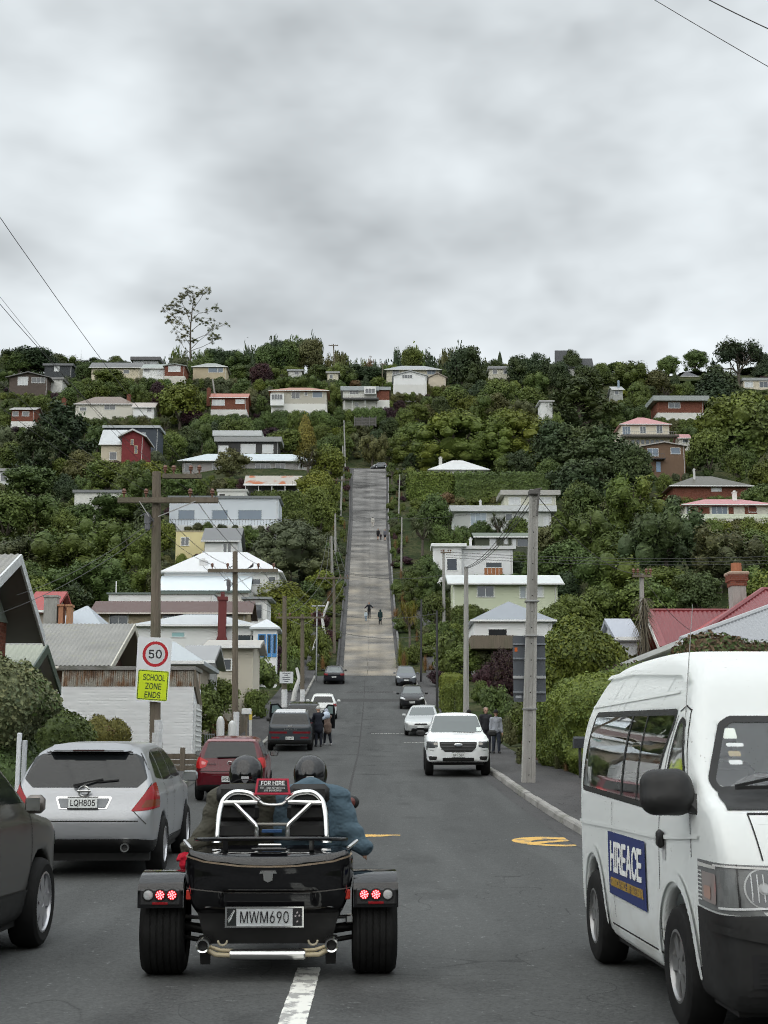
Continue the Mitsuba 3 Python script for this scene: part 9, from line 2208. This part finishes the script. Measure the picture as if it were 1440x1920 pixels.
# ---------------------------------------------------------------- the rest of the woods and gardens on the slope
rf = rng(2024)
for k in KEEP: cover(k[0] + 6, k[1] + 2, k[2] - 6, k[3] - 2)
_FT, _KP = np.array(FOOT), np.array(KEEP)
def blocked(p, w, h, frac=.10):
 x, y = p[0], p[1]
 rad = w * .42
 if y < 306 and -5.2 - rad < x < 5.2 + rad and not (y < 126): return True
 if y < 126 and -7.4 - rad < x < 6.8 + rad: return True
 if ((_FT[:, 0] - rad * .6 < x) & (x < _FT[:, 1] + rad * .6) & (_FT[:, 2] - rad * .6 < y) & (y < _FT[:, 3] + rad * .6)).any(): return True
 c0 = pix((x, y, p[2] + h)); c1 = pix((x, y, p[2])); s = ppm(y)
 bx0, bx1, by0, by1 = c0[0] - w * s * .46, c0[0] + w * s * .46, c0[1], c1[1]
 ox = np.minimum(bx1, _KP[:, 2]) - np.maximum(bx0, _KP[:, 0]); oy = np.minimum(by1, _KP[:, 3]) - np.maximum(by0, _KP[:, 1])
 ar = np.where((ox > 0) & (oy > 0) & (y < _KP[:, 4] + 2), ox * oy, 0)
 if (ar > frac * (bx1 - bx0) * (by1 - by0)).any() or (ar > .12 * (_KP[:, 2] - _KP[:, 0]) * (_KP[:, 3] - _KP[:, 1])).any(): return True
 return False
def kind_for(x, y, small):
 q = rf.random()
 side = 'left' if x < 700 else 'right'
 where = 'high on the slope' if y < 800 else 'on the middle slope' if y < 960 else 'low on the slope'
 where = f'{where} {side} of the street'
 where = beside(x, y) or where
 if small:
  c = [('shrub', 0, .35, 'dark green shrub'), ('shrub', 0, .7, 'fresh green shrub'), ('shrub', 5, .4, 'grey green shrub'), ('shrub', 2, .1, 'yellow green shrub'), ('shrub', 3, .3, 'maroon shrub'), ('shrub', 4, .1, 'rusty brown shrub')]
  i = np.searchsorted([.36, .58, .78, .91, .96, 1], q)
 else:
  c = [('broad', 0, .35, 'dark green rounded tree'), ('broad', 0, .65, 'mid green rounded tree'), ('feather', 0, .4, 'feathery green tree'), ('broad', 1, .6, 'very dark evergreen tree'), ('broad', 5, .35, 'olive grey tree'), ('broad', 2, .08, 'yellow green tree'), ('conifer', 1, .45, 'dark conifer'), ('spread', 1, .5, 'dark spreading macrocarpa'), ('dome', 0, .4, 'low domed tree'), ('feather', 5, .35, 'grey feathery tree'), ('cabbage', 5, .4, 'tufted cabbage tree'), ('broad', 3, .2, 'maroon leaved tree')]
  i = np.searchsorted([.2, .37, .52, .62, .70, .78, .82, .87, .92, .96, .985, 1], q)
 k = c[min(i, len(c) - 1)]
 return k[0], k[1], k[2], f'{k[3]} {where}', f'{k[3]}s {where}'[:115]
def skirt():
 """gardens at the feet of the houses: shrubs and small trees that reach up to where the wall shows"""
 for X0, X1, Zb, Y, lab in SKIRT:
  short = ' '.join(lab.split()[:6])
  x = X0 - .8
  while x < X1 + 1:
   y = Y - rf.uniform(1.6, 3.2); g0 = float(ground(x, y))
   if y < 126 and x > -7.6 and x < 6.6: x += 1.5; continue
   h = (Zb + EYE * 0) - g0 + rf.uniform(-.3, .35)
   if h > .5:
    w = float(np.clip(h * rf.uniform(.8, 1.2), 1.5, 4.5)); q = rf.random()
    fam, t, nm = (0, .35, 'dark green') if q < .4 else (0, .7, 'fresh green') if q < .62 else (5, .4, 'grey green') if q < .84 else (2, .08, 'yellow green') if q < .95 else (3, .3, 'maroon')
    tall = h > 2.3
    plant_at('broad' if tall else 'shrub', fam, t, (x, y, g0 - .15), w, h, f"{nm} garden {'tree' if tall else 'shrub'} at the foot of the {short}", f"{nm} garden {'trees' if tall else 'shrubs'} by the {short}"[:115], name='garden_tree' if tall else 'garden_shrub')
    c0, c1 = pix((x, y, g0 + h)), pix((x, y, g0)); s = ppm(y); cover(c0[0] - w * s * .36, c0[1] + 1, c0[0] + w * s * .36, c1[1])
   x += rf.uniform(1.3, 2.6)
CATG['garden_shrub'] = 'shrub'
def run(n, hmin, hmax, small, ylo, yhi, most=999):
 done = 0
 for _ in range(n):
  free = np.argwhere(~COV[ylo // 4: yhi // 4])
  if not len(free) or done >= most: break
  cy, cx = free[rf.integers(len(free))]
  x, y = cx * 4 + 2, cy * 4 + 2 + ylo
  h = rf.uniform(hmin, hmax); w = h * rf.uniform(.75, 1.25) * (1.25 if small else 1)
  s = ppm(G(x, y)[1])
  p = G(x, min(y + .45 * h * s, 1330))
  if p[1] < 62 or p[1] > 470 or blocked(p, w, h): continue
  kind, fam, t, lab, grp = kind_for(*pix(p + np.array([0, 0, h * .5]))[:2], small)
  plant_at(kind, fam, t, (p[0], p[1], p[2] - .15), w, h, lab, grp)
  c0, c1, s = pix((p[0], p[1], p[2] + h)), pix(p), ppm(p[1])
  cover(c0[0] - w * s * .36, c0[1] + h * s * .1, c0[0] + w * s * .36, c1[1])
  done += 1
 return done
for x0, x1, y0, y1 in ((560, 800, 1150, 1480), (640, 760, 862, 1290), (0, 1440, 0, 660), (200, 1440, 1330, 1920), (0, 260, 1190, 1920)): cover(x0, y0, x1, y1)
skirt()
n1 = run(1500, 4.5, 9.0, False, 668, 1190)
n2 = run(1300, 1.3, 3.2, True, 672, 1300, 230)
